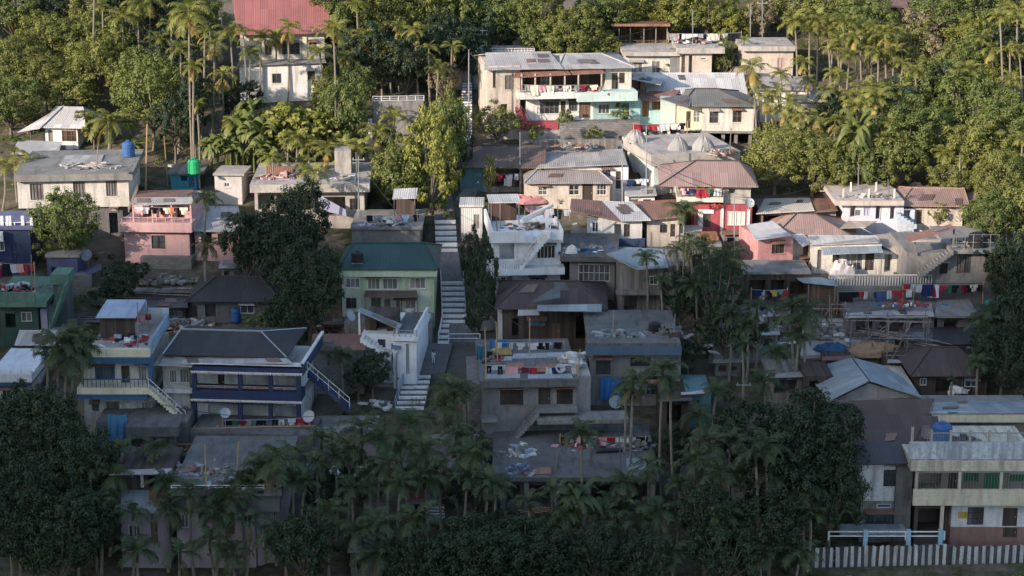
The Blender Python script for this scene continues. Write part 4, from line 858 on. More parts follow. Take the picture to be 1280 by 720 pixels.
# ================================================================== TERRAIN, HILL, SKY, CAMERA
def earthmat():
    m, nt, N, L = newmat('hillside_earth')
    tc = N.new('ShaderNodeNewGeometry'); p = tc.outputs['Position']
    a = noise(nt, p, .12, 5, .6); b2 = noise(nt, p, 1.3, 5, .7); c3 = noise(nt, p, .4, 4, .7)
    c = mixc(nt, ramp(nt, b2, .3, .7), (.075, .06, .045), (.17, .145, .115))
    c = mixc(nt, ramp(nt, c3, .42, .6), c, (.05, .055, .022))
    c = mixc(nt, mathn(nt, 'MULTIPLY', ramp(nt, a, .5, .65), .6), c, (.12, .11, .1))
    finish(m, nt, c, .98, b2, .6, .1); return m
EARTH = earthmat()
def make_terrain():
    from mathutils import noise as mn
    xs = [-420, -330, -250, -190, -150, -120, -100] + [-86 + 1.0 * i for i in range(173)] + [100, 120, 150, 190, 250, 330, 420]
    ys = [-90, -40, 0, 30, 60, 85, 100] + [110 + .9 * i for i in range(156)] + [256, 266, 280, 300, 330, 370, 420, 500, 620]
    nx, ny = len(xs), len(ys); v = []
    for y in ys:
        for x in xs:
            z = ground(x, y) - .06 + .22 * mn.noise((x * .18, y * .18, 0)) + .1 * mn.noise((x * .7, y * .7, 3)) - .1
            v.append([x, y, z])
    for b in FOOT:                                  # dig the ground out under each floor so that it never breaks through
        for vert in v:
            dx, dy = vert[0] - b.O.x, vert[1] - b.O.y
            if abs(dx) > 25 or abs(dy) > 25: continue
            a = dx * b.u.x + dy * b.u.y; d = dx * b.v.x + dy * b.v.y
            if .35 < a < b.x1 - .35 and .4 < d < b.D - .4: vert[2] = min(vert[2], b.O.z - .5)
            elif -.8 < a < b.x1 + .8 and -2.5 < d <= .4: vert[2] = min(vert[2], b.O.z - .05)
    f = [(j*nx+i, j*nx+i+1, (j+1)*nx+i+1, (j+1)*nx+i) for j in range(ny-1) for i in range(nx-1)]
    me = bpy.data.meshes.new('ground'); me.from_pydata([tuple(q) for q in v], [], f); me.materials.append(EARTH)
    me.polygons.foreach_set('use_smooth', [True] * len(f)); me.update()
    o = bpy.data.objects.new('ground', me); COL.objects.link(o); tag(o, 'brown earthen hillside between the houses', 'ground', kind='structure')
make_terrain()
# ---- sun and the ridge across the valley that shades the lower slope
AZ, EL = math.radians(50), math.radians(19.5)
LD = Vector((math.sin(AZ) * math.cos(EL), math.cos(AZ) * math.cos(EL), -math.sin(EL)))
EDGE = [(-200, 270), (0, 283), (150, 318), (250, 314), (400, 290), (640, 303), (800, 300), (930, 338), (1050, 350), (1250, 345), (1400, 345)]
def make_ridge():
    r2 = random.Random(5); T = 480.0; crest = []
    for px, py in EDGE:
        crest.append(P(px, py) - LD * T)
    pts = []
    for a, b in zip(crest, crest[1:]):
        for k in range(6): pts.append(a.lerp(b, k / 6))
    pts.append(crest[-1])
    pts = [pts[0] + Vector((-260, 40, -150)), pts[0] + Vector((-150, 25, -40)), pts[0] + Vector((-80, 10, 0))] + pts + [pts[-1] + Vector((60, 0, 2)), pts[-1] + Vector((140, -10, -10)), pts[-1] + Vector((300, -40, -140))]
    pts = [p + Vector((0, 0, r2.uniform(-1.2, 1.2))) for p in pts]
    h = Vector((LD.x, LD.y, 0)).normalized(); rows = []
    for s, fz in ((155, -1), (110, .3), (55, .68), (0, 1), (-80, .7), (-220, .3), (-380, -1)):
        row = []
        for p in pts:
            z = -25 if fz < 0 else -25 + (p.z + 25) * fz
            if fz not in (1, -1): z += r2.uniform(-4, 4)
            row.append((p.x + h.x * s, p.y + h.y * s, z))
        rows.append(row)
    n = len(pts); v = [q for r in rows for q in r]
    f = [(j*n+i, j*n+i+1, (j+1)*n+i+1, (j+1)*n+i) for j in range(len(rows)-1) for i in range(n-1)]
    me = bpy.data.meshes.new('hill'); me.from_pydata(v, [], f)
    m, nt, N, L = newmat('wooded_hill'); g = N.new('ShaderNodeNewGeometry'); q = noise(nt, g.outputs['Position'], .06, 5, .7)
    finish(m, nt, mixc(nt, ramp(nt, q, .3, .7), (.06, .07, .03), (.14, .15, .07)), .95); me.materials.append(m); me.update()
    o = bpy.data.objects.new('hill', me); COL.objects.link(o); tag(o, 'steep wooded hill across the valley', 'hill', kind='structure')
make_ridge()
w = bpy.data.worlds.new('World'); SC.world = w; w.use_nodes = True
nt = w.node_tree; nt.nodes.clear()
sk = nt.nodes.new('ShaderNodeTexSky'); sk.sky_type = 'NISHITA'; sk.sun_disc = False; sk.sun_elevation = EL; sk.sun_rotation = math.pi + AZ
sk.altitude = 400; sk.air_density = 1.0; sk.dust_density = 1.5; sk.ozone_density = 1.0
bg = nt.nodes.new('ShaderNodeBackground'); bg.inputs[1].default_value = .15
ou = nt.nodes.new('ShaderNodeOutputWorld'); nt.links.new(sk.outputs[0], bg.inputs[0]); nt.links.new(bg.outputs[0], ou.inputs[0])
sl = bpy.data.lights.new('sun', 'SUN'); sl.energy = 3.5; sl.angle = math.radians(.5); sl.color = (1.0, .845, .715)
so = bpy.data.objects.new('sun', sl); COL.objects.link(so); so.rotation_euler = LD.to_track_quat('-Z', 'Y').to_euler(); so.location = (-100, -100, 250)
cd = bpy.data.cameras.new('camera'); cam = bpy.data.objects.new('camera', cd); COL.objects.link(cam)
cam.location = CAM; cam.rotation_euler = (math.radians(90) - PITCH, 0, 0)
cd.sensor_fit = 'HORIZONTAL'; cd.sensor_width = 36; cd.lens = 36 * F / 1280; cd.clip_start = 1; cd.clip_end = 5000
SC.camera = cam
SC.view_settings.view_transform = 'Standard'; SC.view_settings.look = 'None'; SC.view_settings.exposure = 1.22; SC.view_settings.gamma = 1
SC.view_settings.use_curve_mapping = False
SC.cycles.max_bounces = 5; SC.cycles.diffuse_bounces = 3; SC.cycles.use_denoising = True
# ================================================================== STAIRS, PATHS, FENCES
def flight(root, tl, tr, bl, br, n, name='flight', lift=.25):
    A, Bp, C, D_ = P(*bl), P(*br), P(*tl), P(*tr); b = MB(); up = Vector((0, 0, lift))
    for i in range(n):
        f0, f1 = i / n, (i + 1) / n
        a0, b0 = A.lerp(C, f0) + up, Bp.lerp(D_, f0) + up; a1, b1 = A.lerp(C, f1) + up, Bp.lerp(D_, f1) + up
        z = a0.z + (a1.z - a0.z) + .02
        p = [Vector((a0.x, a0.y, z)), Vector((b0.x, b0.y, z)), Vector((b1.x, b1.y, z)), Vector((a1.x, a1.y, z))]
        b.prism(p, (0, 0, -.9), 0)
        r = [Vector((a0.x, a0.y - .012, z + .004)), Vector((b0.x, b0.y - .012, z + .004))]
        q = [r[0], r[1], r[1] + Vector((0, .012 + (b1.y - b0.y) * .3, 0)), r[0] + Vector((0, .012 + (a1.y - a0.y) * .3, 0))]
        b.prism(q, (0, 0, -(a1.z - a0.z) - .02), 1)
    return b.build(name, [concrete((.13, .14, .137)), paint((.72, .73, .73), .45)], root)
def landing(root, pts, lift=.32):
    q = [P(*p) for p in pts]; z = max(v.z for v in q[:2]) + lift; b = MB()
    b.prism([v + Vector((0, 0, lift)) for v in q], (0, 0, -1.2)); return b.build('landing', CONCD, root)
s0 = P(548, 400)
st = empty('stairway', (0, 0, 0)); tag(st, 'long public stairway with white painted step edges climbing between the houses', 'stairway')
flight(st, (543,276), (569,276), (545,319), (572,319), 6); landing(st, [(552,354),(578,354),(573,319),(546,319)])
flight(st, (551,353), (579,353), (553,408), (583,408), 8); landing(st, [(560,432),(598,432),(596,408),(562,408)])
flight(st, (551,406), (562,406), (547,434), (561,434), 4); landing(st, [(520,472),(556,470),(566,433),(532,433)])
flight(st, (509,471), (540,470), (494,516), (530,516), 7); landing(st, [(543,276),(569,276),(560,215),(540,215)], .15)
def railpx(root, pts, h, mat, name='railing', rad=.035, nr=2):
    b = MB(); q = [P(*p) + Vector((0, 0, .25)) for p in pts]
    for a, c in zip(q, q[1:]):
        n = max(1, int((c - a).length / 1.6))
        for i in range(n + 1): p = a.lerp(c, i / n); b.tube([p, p + Vector((0, 0, h))], rad * 1.2, 5)
        for j in range(nr): u = Vector((0, 0, h * (1 - j / nr))); b.tube([a + u, c + u], rad, 5)
    return b.build(name, mat, root)
railpx(st, [(494,516),(509,471)], .95, paint((.25,.36,.52),.3)); railpx(st, [(553,408),(551,353)], .9, RAILW); railpx(st, [(583,408),(579,353)], .9, METAL)
railpx(st, [(561,432),(600,432)], .8, RAILW); railpx(st, [(548,432),(553,408)], .8, RAILW)
st2 = empty('stairway', (0, 0, 0)); tag(st2, 'steep whitewashed stair beside the big veranda house', 'stairway'); flight(st2, (578,108), (590,108), (574,186), (590,186), 22, lift=.5)
st3 = empty('stairway', (0, 0, 0)); tag(st3, 'short grey steps showing between the bottom palms beside the red stall', 'stairway'); flight(st3, (536,628), (556,628), (532,652), (556,652), 6)
def patch(name, pts, mat, label, lift=.14):
    b = MB(); b.prism([P(*p) + Vector((0, 0, lift)) for p in pts], (0, 0, -.4)); o = b.build(name, mat); tag(o, label, None, None, 'structure'); return o
patch('path', [(1000,722),(1290,722),(1290,705),(1000,712)], EARTH, 'bare earth lane in front of the striped fence', .1)
patch('pavement', [(598,214),(612,214),(590,250),(570,250)], CONC, 'concrete lane between the houses')
patch('yard', [(885,452),(962,452),(968,388),(905,384)], CONC, 'concrete yard under the palms')
patch('yard', [(1000,446),(1120,446),(1116,400),(1010,400)], CONCL, 'bare concrete yard behind the scaffolding')
patch('yard', [(700,186),(812,186),(800,168),(690,168)], CONC, 'concrete yard below the veranda house')
patch('yard', [(780,306),(706,306),(716,286),(790,286)], CONC, 'washing yard by the half-rusty-roofed cottage')
def pickets(label, x0, y0, x1, y1, h, n, bars=True):
    a, c = P(x0, y0), P(x1, y1); o = (a + c) / 2; root = empty('picket_fence', o); tag(root, label, 'fence', 'black and white slat fences along the lane')
    b = MB(); r2 = random.Random(n)
    for i in range(n):
        if r2.random() < .02: continue
        p = a.lerp(c, i / (n - 1)) - o; t = r2.uniform(-.06, .06)
        b.prism([p + Vector((-.14, 0, -.3)), p + Vector((.14, 0, -.3)), p + Vector((.14 + t, 0, h + r2.uniform(-.08, .08))), p + Vector((-.13 + t, 0, h + r2.uniform(-.08, .08)))], (0, .05, 0), 0 if i % 2 else 1)
    b.build('slat_panel', [paint((.56,.56,.54),.9), paint((.075,.07,.07),.6)], root)
    k = MB()
    for z in (h * .3, h * .8): k.tube([a - o + Vector((0, .1, z)), c - o + Vector((0, .1, z))], .05, 5)
    k.build('rail', WOODG, root)
pickets('longer slat fence striped black and white below the white dark-roofed house', 1016, 709, 1184, 705, 1.5, 39)
pickets('shorter slat fence striped black and white below the stained cream block', 1187, 703, 1300, 701, 1.2, 25)
def balus(label, x0, y0, x1, y1, h, n, mat, name='balustrade', A=None):
    a, c = A if A else (P(x0, y0), P(x1, y1)); o = a; root = empty(name, o); tag(root, label, 'balustrade'); b = MB()
    for i in range(n): p = a.lerp(c, i / (n - 1)) - o; b.box(p.x - .06, p.x + .06, p.y - .06, p.y + .06, p.z - .5, p.z + h - .1)
    b.build('baluster_row', mat, root); k = MB(); k.tube([Vector((0, 0, h)), c - o + Vector((0, 0, h))], .09, 4); k.build('handrail', mat, root)
balus('white concrete balustrade in front of the grey porch house terrace', 0, 0, 0, 0, .95, 38, OFFW, A=(BL['gpor'].w(1036,357,-3.8), BL['gpor'].w(1164,357,-3.8)))
# bamboo rails of the yard in front of the navy veranda house
def bamboo_rail(label, x0, y0, x1, y1, h, n, nr=2, cat='railing', name='bamboo_railing', mat=BAMBOO, rad=.05):
    a, c = P(x0, y0), P(x1, y1); root = empty(name, a); tag(root, label, cat); r2 = random.Random(int(x0)); b = MB()
    for i in range(n):
        p = (c - a) * (i / max(1, n - 1)); b.tube([p + Vector((0, 0, -.3)), p + Vector((r2.uniform(-.25, .25), r2.uniform(-.1, .1), h * r2.uniform(.85, 1.12)))], rad, 5)
    b.build('post_row', mat, root); k = MB()
    for j in range(nr): z = h * (j + 1) / nr - .15; k.tube([(0, -.05, z + r2.uniform(-.1, .1)), (c - a) + Vector((0, -.05, z + r2.uniform(-.1, .1)))], rad, 5)
    k.build('rail', mat, root)
bamboo_rail('tall split bamboo railing hung with washing below the navy veranda house', 236, 566, 396, 562, 2.1, 15, 2)
bamboo_rail('lower orange bamboo railing along the laundry terrace edge', 180, 578, 390, 572, 1.5, 12, 2, mat=plain((.38,.2,.08),.7), rad=.07)
balus('white picket railing low behind the laundry terrace', 296, 570, 370, 567, .9, 24, OFFW, 'picket_railing')
# ================================================================== SMALL THINGS
def tank(loc, r, h, mat, label, name='water_tank', stand=0, cat='water tank'):
    root = empty(name, loc); tag(root, label, cat); b = MB(); z = stand
    b.lathe([(r*.9, z), (r, z+.05*h), (r, z+.25*h), (r*.95, z+.28*h), (r, z+.31*h), (r, z+.52*h), (r*.95, z+.55*h), (r, z+.58*h), (r, z+.8*h), (r*.75, z+.92*h), (r*.35, z+.95*h)], 16); b.build('body', mat, root)
    l = MB(); l.lathe([(r*.36, z+.94*h), (r*.38, z+h), (r*.2, z+1.03*h)], 12); l.build('lid', mat, root)
    if stand:
        s = MB()
        for i in range(4): a = math.pi/4 + i*math.pi/2; s.tube([(r*.8*math.cos(a), r*.8*math.sin(a), 0), (r*.8*math.cos(a), r*.8*math.sin(a), stand)], .05, 5)
        s.box(-r*.85, r*.85, -r*.85, r*.85, stand-.06, stand-.005); s.build('stand', METAL, root)
PBLUE = plain((.035,.10,.25),.55); PGREEN = plain((.02,.33,.12),.5); PBLACK = plain((.014,.015,.017),.5); PTEAL = plain((.02,.2,.19),.5)
def roofpt(k, px, py, zpy, d=0): return BL[k].on(px, py, zpy, d)
tank(roofpt('blshed', 243, 217, 215, -.4), .62, 1.55, PGREEN, 'bright green water tank on the blue shed roof')
tank(roofpt('long', 161, 196, 219, -.6), .62, 1.6, PBLUE, 'blue water tank at the back of the long white house roof')
tank(P(447, 322) + Vector((0, -2, 1.2)) if False else BL['grn'].w(447, 331, .5) , .55, 1.0, PBLACK, 'black water tank standing on the green roof edge', stand=.25)
tank(roofpt('grc', 1226, 312, 312, -.8) + Vector((0, 1.2, 0)), .85, 1.3, PBLACK, 'squat black water tank on the grey stair house terrace')
tank(roofpt('sch', 1177, 556, 576, -.9), .72, 1.75, PBLUE, 'royal blue water tank on the stained cream block terrace')
tank(P(295, 402), .42, 1.3, PBLUE, 'blue plastic barrel beside the black hip-roofed house', 'barrel', cat='barrel')
tank(P(1236, 388), .45, 1.0, PTEAL, 'teal plastic barrel beside the grey stair house', 'barrel', cat='barrel')
tank(roofpt('blb', 818, 414, 429, -.75), .5, .8, PBLACK, 'black tub on the blue-beamed house roof', 'tub', cat='tub')
def dish(loc, r, label, h=1.0, rz=0.4):
    root = empty('satellite_dish', loc, rz); tag(root, label, 'satellite dish'); b = MB(); n = 6; seg = 18; c = Vector((0, 0, h)); ax = Vector((0, -.85, .5)).normalized()
    e1 = Vector((1, 0, 0)); e2 = ax.cross(e1); base = []
    for s in (0, .03):
        for k in range(n + 1):
            rr = max(.01, r * k / n)
            for j in range(seg): t = 2 * math.pi * j / seg; b.v.append(tuple(c + (e1 * math.cos(t) + e2 * math.sin(t)) * rr + ax * (.32 * rr * rr / r - s)))
    m_ = (n + 1) * seg
    for s in (0, 1):
        for k in range(n):
            for j in range(seg):
                i0 = s * m_ + k * seg + j; i1 = s * m_ + k * seg + (j + 1) % seg; b.f.append((i0, i1, i1 + seg, i0 + seg)); b.mi.append(0)
    b.build('reflector', plain((.4,.41,.42),.6), root); q = MB(); q.tube([(0, .1, 0), (0, .05, h)], .04, 6); q.build('mast', METAL, root)
    a = MB(); a.tube([c + e2 * (-r * .9), c + ax * r * .9], .02, 5); a.tube([c + ax * r * .85, c + ax * r * 1.02], .06, 6); a.build('feed_arm', METAL, root)
dish(BL['redh'].w(936, 264, -.5), .5, 'white satellite dish on the crimson house corner', .8)
dish(P(110, 338), .55, 'pale satellite dish behind the blue kiosk', 1.4, -.3)
dish(BL['blu'].w(282, 536, -2.2), .42, 'satellite dish in front of the navy veranda house pillars', 1.3, .3)
dish(P(388, 560), .5, 'satellite dish on the laundry yard right of the bamboo railing', 2.6, -.4)
dish(P(389, 592), .42, 'satellite dish low behind the bottom palms', .7, .5)
dish(P(438, 440) + Vector((0, 0, 2.4)), .5, 'grey satellite dish above the rust-roofed block shed', .8, 1.0)
dish(roofpt('con', 700, 468, 476, -.7), .4, 'small satellite dish on the bare concrete house roof', .5, .2)
dish(BL['blb'].w(769, 516, -1.3), .55, 'round satellite dish below the blue-beamed house tarpaulin', .9, .1)
def pole(label, px, yt, yb, r=.09, mat=None, arms=1, name='utility_pole', cat='pole', lean=0):
    g = P(px, yb); t = at_y(px + lean, yt, g.y); root = empty(name, g); tag(root, label, cat); h = t.z - g.z; b = MB(); dx = t.x - g.x
    b.tube([(0, 0, -.4), (dx, 0, h)], [r, r * .7], 7); b.build('shaft', mat or METAL, root)
    for k in range(arms):
        q = MB(); z = h - .4 - .5 * k; q.box(dx - .6, dx + .6, -.06, .06, z, z + .08)
        for s in (-.5, 0, .5): q.lathe([(.05, z + .08), (.06, z + .16), (.03, z + .25)], 6, (dx + s, 0, 0))
        q.build('cross_arm', METAL, root)
pole('thin steel pole left of the big veranda house', 586, 62, 190, .08, METAL, 0); pole('twin-armed pole behind the pale terrace wall, nearer the veranda house', 603, 34, 92, .08, METAL, 2)
pole('stout grey pole behind the pale terrace wall, nearer the stairs', 589, 34, 92, .13, CONC, 1)
pole('tall pole rising beside the unfinished slab house', 448, 195, 292, .07, METAL, 1); pole('leaning bamboo pole at the long white house corner', 181, 155, 262, .09, BAMBOO, 0, 'bamboo_pole', lean=3)
pole('bamboo pole leaning against dark shade right of the long white house', 210, 170, 232, .05, BAMBOO, 0, 'bamboo_pole', lean=-5)
pole('slim pole in front of the tent-roofed concrete house', 808, 158, 262, .07, METAL, 0); pole('slim pole left of the tent-roofed concrete house', 778, 180, 268, .07, METAL, 0)
pole('tall pole in front of the beige palm-side house', 953, 0, 95, .08, CONC, 1); pole('mast above the beige blind-fronted house', 938, 8, 80, .06, METAL, 0)
pole('pole standing on the white and lilac house roof edge', 1073, 205, 262, .05, METAL, 0); pole('grey pole in front of the crimson house', 918, 240, 320, .06, METAL, 0)
pole('slender pole at the palm grove behind the spreading brown-roofed house', 1200, 196, 262, .06, METAL, 0)
pole('wooden pole in the bushes right of the grey stair house', 1246, 262, 310, .07, WOODG, 0); pole('pale wooden pole in the bushes beyond the grey stair house terrace', 1258, 272, 318, .07, WOODG, 0)
pole('pole among the yard palms below the laundry terrace', 930, 476, 540, .07, WOODG, 1); pole('steel pole beside the sagging-roofed white house', 650, 165, 240, .05, METAL, 0)
pole('antenna pole above the long grey-roofed house', 866, 12, 100, .05, METAL, 0); pole('bare pole in the forest above the white cottage', 88, -12, 70, .07, WOODG, 0); pole('short bare pole in the forest above the white cottage', 69, 18, 64, .07, WOODG, 0)
def lamp(label, px, yt, yb):
    g = P(px, yb); t = at_y(px, yt, g.y); h = t.z - g.z; root = empty('solar_lamp', g); tag(root, label, 'solar lamp'); b = MB(); b.tube([(0, 0, -.3), (0, 0, h)], .06, 6); b.build('pole', METAL, root)
    q = MB(); q.prism([(-.42, -.25, h - .1), (.42, -.25, h - .1), (.42, .3, h + .22), (-.42, .3, h + .22)], (0, 0, .05)); q.build('panel', plain((.12,.14,.2),.25), root)
    k = MB(); k.box(-.1, .1, -.5, -.1, h - .3, h - .22); k.build('lamp_head', WHITEM, root)
lamp('solar lamp rising over the forest left of the hall', 218, 54, 118); lamp('solar lamp in front of the white stepped terrace', 496, 434, 484)
# tents on the flat roof
def tent(label, px, py, wpx, hpx, mat, pleat):
    c = roofpt('dec', px, py, 194, -.6); s = ppm(c); r = wpx / s / 2; h = hpx / s; root = empty('tent', c); tag(root, label, 'tent', 'white tents on the flat roof'); b = MB(); n, m_ = 7, 28
    for k in range(n + 1):
        t = k / n * math.pi / 2
        for j in range(m_):
            a = 2 * math.pi * j / m_; rr = r * (1 - (k / n) ** 1.5 * .97) ** .62 * (1 + pleat * (1 if j % 4 < 2 else -1) * (1 - k / n) * .5); b.v.append((rr * math.cos(a), rr * .8 * math.sin(a), h * (k / n) * (1 + pleat * .6 * math.sin(j * 1.7) * (k / n))))
    for k in range(n):
        for j in range(m_): i0 = k * m_ + j; i1 = k * m_ + (j + 1) % m_; b.f.append((i0, i1, i1 + m_, i0 + m_)); b.mi.append(0)
    b.build('canopy', cloth(mat), root); q = MB()
    for a in (.4, 1.9, 3.5, 5.1):
        q.tube([(r * math.cos(a) * (1 - (t / 6) ** 1.5 * .97) ** .62, r * .82 * math.sin(a) * (1 - (t / 6) ** 1.5 * .97) ** .62, h * 1.02 * t / 6) for t in range(7)], .03, 4)
    q.build('pole', METAL, root)
tent('bright white pleated tent, smallest depth, at the left roof corner', 794, 177, 28, 14, (.30,.285,.26), .22)
tent('greyish dome tent with pale panel, middle of the three roof tents', 848, 187, 27, 16, (.25,.24,.225), .1)
tent('pale ridge-shaped tent nearest the cream stilt house posts', 879, 187, 30, 17, (.29,.28,.265), .14)
def heap(label, loc, n, rx, ry, h, mats, seed, name='scrap_heap', cat='heap', ln=.9):
    r2 = random.Random(seed); b = MB(); loc = Vector(loc)
    for i in range(n):
        x, y = r2.gauss(0, rx * .45), r2.gauss(0, ry * .45); f = max(.1, 1 - math.hypot(x / rx, y / ry)); L_ = r2.uniform(.15, ln); a = r2.uniform(0, 6.28); t = r2.uniform(.05, .22); zz = r2.uniform(0, h) * f
        d = Vector((math.cos(a), math.sin(a), r2.uniform(-.25, .25))) * L_; sd = Vector((-math.sin(a), math.cos(a), 0)) * r2.uniform(.05, .25)
        p = Vector((x, y, zz)); b.prism([p - d/2 - sd, p + d/2 - sd, p + d/2 + sd, p - d/2 + sd], (0, 0, -t - zz * .3), r2.randrange(len(mats)))
    o = b.build(name, mats); o.location = loc; tag(o, label, cat); return o
def planks(label, loc, n, L_, spread, mat, seed, rz=0, name='timber_stack', cat='timber', rise=.15, rad=.07):
    r2 = random.Random(seed); b = MB()
    for i in range(n):
        y = r2.uniform(-spread, spread); a = r2.uniform(-.09, .09); z = r2.uniform(.05, rise + .05); l = L_ * r2.uniform(.7, 1.05) / 2; x = r2.uniform(-.3, .3)
        b.tube([(x - l, y - l * a, z), (x + l, y + l * a, z + r2.uniform(-.1, .25))], rad * r2.uniform(.7, 1.2), 4)
    o = b.build(name, mat); o.location = loc; o.rotation_euler = (0, 0, rz); tag(o, label, cat); return o
RUB = [CONCL, CONC, WOODG, BLOCK]
heap('grey rubble heaped on the blue-beamed house roof corner', roofpt('blb', 836, 416, 429, -.75), 70, 1.5, 1.6, .9, [CONCD, WOODD, CONC], 1, 'rubble_heap')
heap('white sticks and sacks piled on the wide terrace roof', roofpt('ter', 650, 566, 597, -.8), 60, 1.4, 1.2, 1.0, [OFFW, CONC, WHITE, paint((.3,.36,.42),.3)], 2)
heap('bluish scrap pile at the wide terrace front edge', roofpt('ter', 650, 588, 597, -.8), 50, 1.0, .9, .7, [paint((.12,.15,.22),.3), CONC, METAL], 3)
heap('scrap wood scattered behind the navy veranda house roof', P(225, 408), 110, 4.2, 1.6, .9, [WOODG, OFFW, CONC, METAL, ORANGEW], 4, ln=1.8)
heap('broken masonry along the hillside below the pink balcony house', P(205, 352), 70, 3.2, 1.2, .9, RUB, 5, 'rubble_heap')
heap('clutter of tubs and rags on the cream stilt house forecourt', P(832, 178) + Vector((0, 0, .6)), 120, 4.0, 1.3, 1.3, [WHITE, CLEANW, PBLACK, RED, WOODG, CONC], 6, ln=.6)
heap('household clutter on the washing yard by the white-framed window house', roofpt('flatc', 728, 312, 320, -.8), 60, 2.6, 1.2, .6, [CONC, WHITE, WOODG, PBLUE], 7)
heap('boards and rags on the white terrace house roof', roofpt('wht', 668, 284, 297, -.5), 70, 3.0, 1.3, .6, [WOODG, CONC, WOODR, WHITE], 8)
heap('loose sheets littering the long white house roof', roofpt('long', 115, 208, 219, -.6), 50, 4.5, 1.8, .35, [CONCL, WOODG, TING], 9, ln=2.2)
heap('building scraps on the unfinished slab roof', roofpt('slab', 350, 222, 231, -1), 60, 2.6, 1.6, .8, [CONCL, TINR, WOODG, PINK], 10, ln=1.3)
heap('sacks and boards near the stair head on the unfinished slab roof', roofpt('slab', 434, 224, 231, -1), 40, 1.6, 1.4, .6, [CONCL, WOODG, WHITE], 11)
heap('stone and plank debris behind the white and lilac house', P(1085, 236), 60, 4.0, 1.4, .8, [CONCL, OFFW, WOODG], 12)
heap('pale stones at the tree line behind the spreading brown-roofed house', P(1158, 238), 40, 3, 1.0, .9, [CONCL, OFFW, BAMBOO], 13, 'stone_heap')
heap('pots and plant tubs in front of the white stepped terrace', P(470, 505), 30, 1.4, .8, .5, [CONC, WHITE, TEAL], 14)
heap('jumble of boards in the yard under the right palms', P(925, 425), 110, 4, 3.2, .8, [WOODG, CONC, CONCL, WHITE, TING], 15, ln=2.4)
heap('folded sheets and boards in the yard left of the plank hut', P(955, 405), 60, 2.4, 1.6, .8, [CONCL, WHITE, WOODG], 16, ln=2)
heap('broken boards beneath the scaffolding by the plank hut', P(1030, 415), 90, 3.4, 1.8, .9, [WOODG, CONC, TING, WHITE], 17, ln=1.8)
heap('rags and boxes on the long pale shed roof edge', roofpt('lr1', 1130, 386, 396, -.6) + Vector((0, 0, .4)), 50, 2.6, .8, .5, [WHITE, PBLUE, RED, CONC, WOODR], 18, ln=.6)
heap('dark junk on the stained cream block terrace', roofpt('sch', 1198, 552, 576, -.9), 40, 1.6, .8, .8, [PBLACK, CONCD], 19)
heap('tangled cables and boards above the cream-fascia tin house', P(1195, 512), 70, 4.5, 1.4, .8, [WOODD, WOODG, CONCD, METAL], 20, ln=2.2)
heap('white broken sheets above the cream-fascia tin house roof', P(1196, 503) + Vector((0, 0, 1.0)), 18, 1.0, .5, .5, [WHITE, CLEANW], 21, ln=.8)
heap('plastic and pots on the laundry terrace house roof', roofpt('j3', 300, 600, 612, -.8), 40, 2.4, 1.6, .4, [CONC, WOODG, METAL], 22)
heap('motorbike parts and tubs under the navy stair', P(410, 540), 60, 2.0, 1.0, .9, [PBLACK, METAL, PTEAL], 23, ln=.7)
heap('heap of boulders piled above the pale terrace wall', P(647, 66), 46, 3.0, 1.6, 2.0, [CONCL, OFFW], 24, 'stone_heap', ln=1.4)
heap('boxes and rags on the green terrace house roof', roofpt('gnl', 24, 362, 378, -.6), 60, 2.4, 1.8, .9, [PBLACK, WHITE, RED, PINK, METAL], 25, ln=.7)
heap('chairs and boxes cluttering the cream and blue house roof', roofpt('crb', 160, 425, 443, .1), 40, 2.2, 2.2, .8, [paint((.3,.38,.5),.3), CLEANW, PBLACK, RED], 26, ln=.8)
heap('potted odds and ends on the big veranda house balcony', BL['big'].w(738, 116, -1.0), 44, 2.2, .5, 1.0, [RED, PINK, OFFW, WOODR, PBLACK], 27, ln=.5)
heap('sacks on the open pavilion floor', BL['tcafe'].w(800, 58, 1.5), 40, 2.4, .8, 1.0, [OFFW, PINK, WOODR, paint((.5,.36,.1),.3)], 28, ln=.7)
heap('washing-up clutter behind the cream row house roof', roofpt('tr2', 868, 54, 60, -.6), 60, 3.0, 1.2, .9, [WHITE, PINK, PBLACK, WOODR], 29, ln=.7)
planks('long bamboo poles stacked above the black hip-roofed house', P(212, 366), 14, 8.5, .9, BAMBOO if False else WOODG, 31, -.06, 'bamboo_stack')
planks('bamboo poles lying on the slope right of the pink balcony house', P(256, 352), 9, 5.0, .8, WOODG, 32, .1, 'bamboo_stack')
planks('long boards stacked beside the low dark brown roof', P(1126, 440) + Vector((0, 0, 1.2)), 12, 9, 1.0, WOODG, 33, -.75)
planks('boards lying above the tin roof behind the stained cream block', P(1240, 508), 14, 9, .8, WOODG, 34, 0, rise=.6)
planks('bamboo poles lying at the foot of the wide terrace house', P(690, 632) + Vector((0, -1, 0)), 10, 5, .8, BAMBOO, 35, .15, 'bamboo_stack')
def flat(label, pts3, mat, name='tin_sheet', cat='metal sheet', t=.04):
    c = sum((Vector(p) for p in pts3), Vector()) / len(pts3); b = MB(); b.prism([Vector(p) - c for p in pts3], (0, 0, t)); o = b.build(name, mat); o.location = c; tag(o, label, cat); return o
def roofsheet(label, k, zpy, d, pts, mat, t=.05, name='tin_sheet', cat='metal sheet', dz=0.02): return flat(label, [roofpt(k, x, y, zpy, d) + Vector((0, 0, dz)) for x, y in pts], mat, name, cat, t)
TSL = tin((.30,.33,.35),.2); n_ = 0
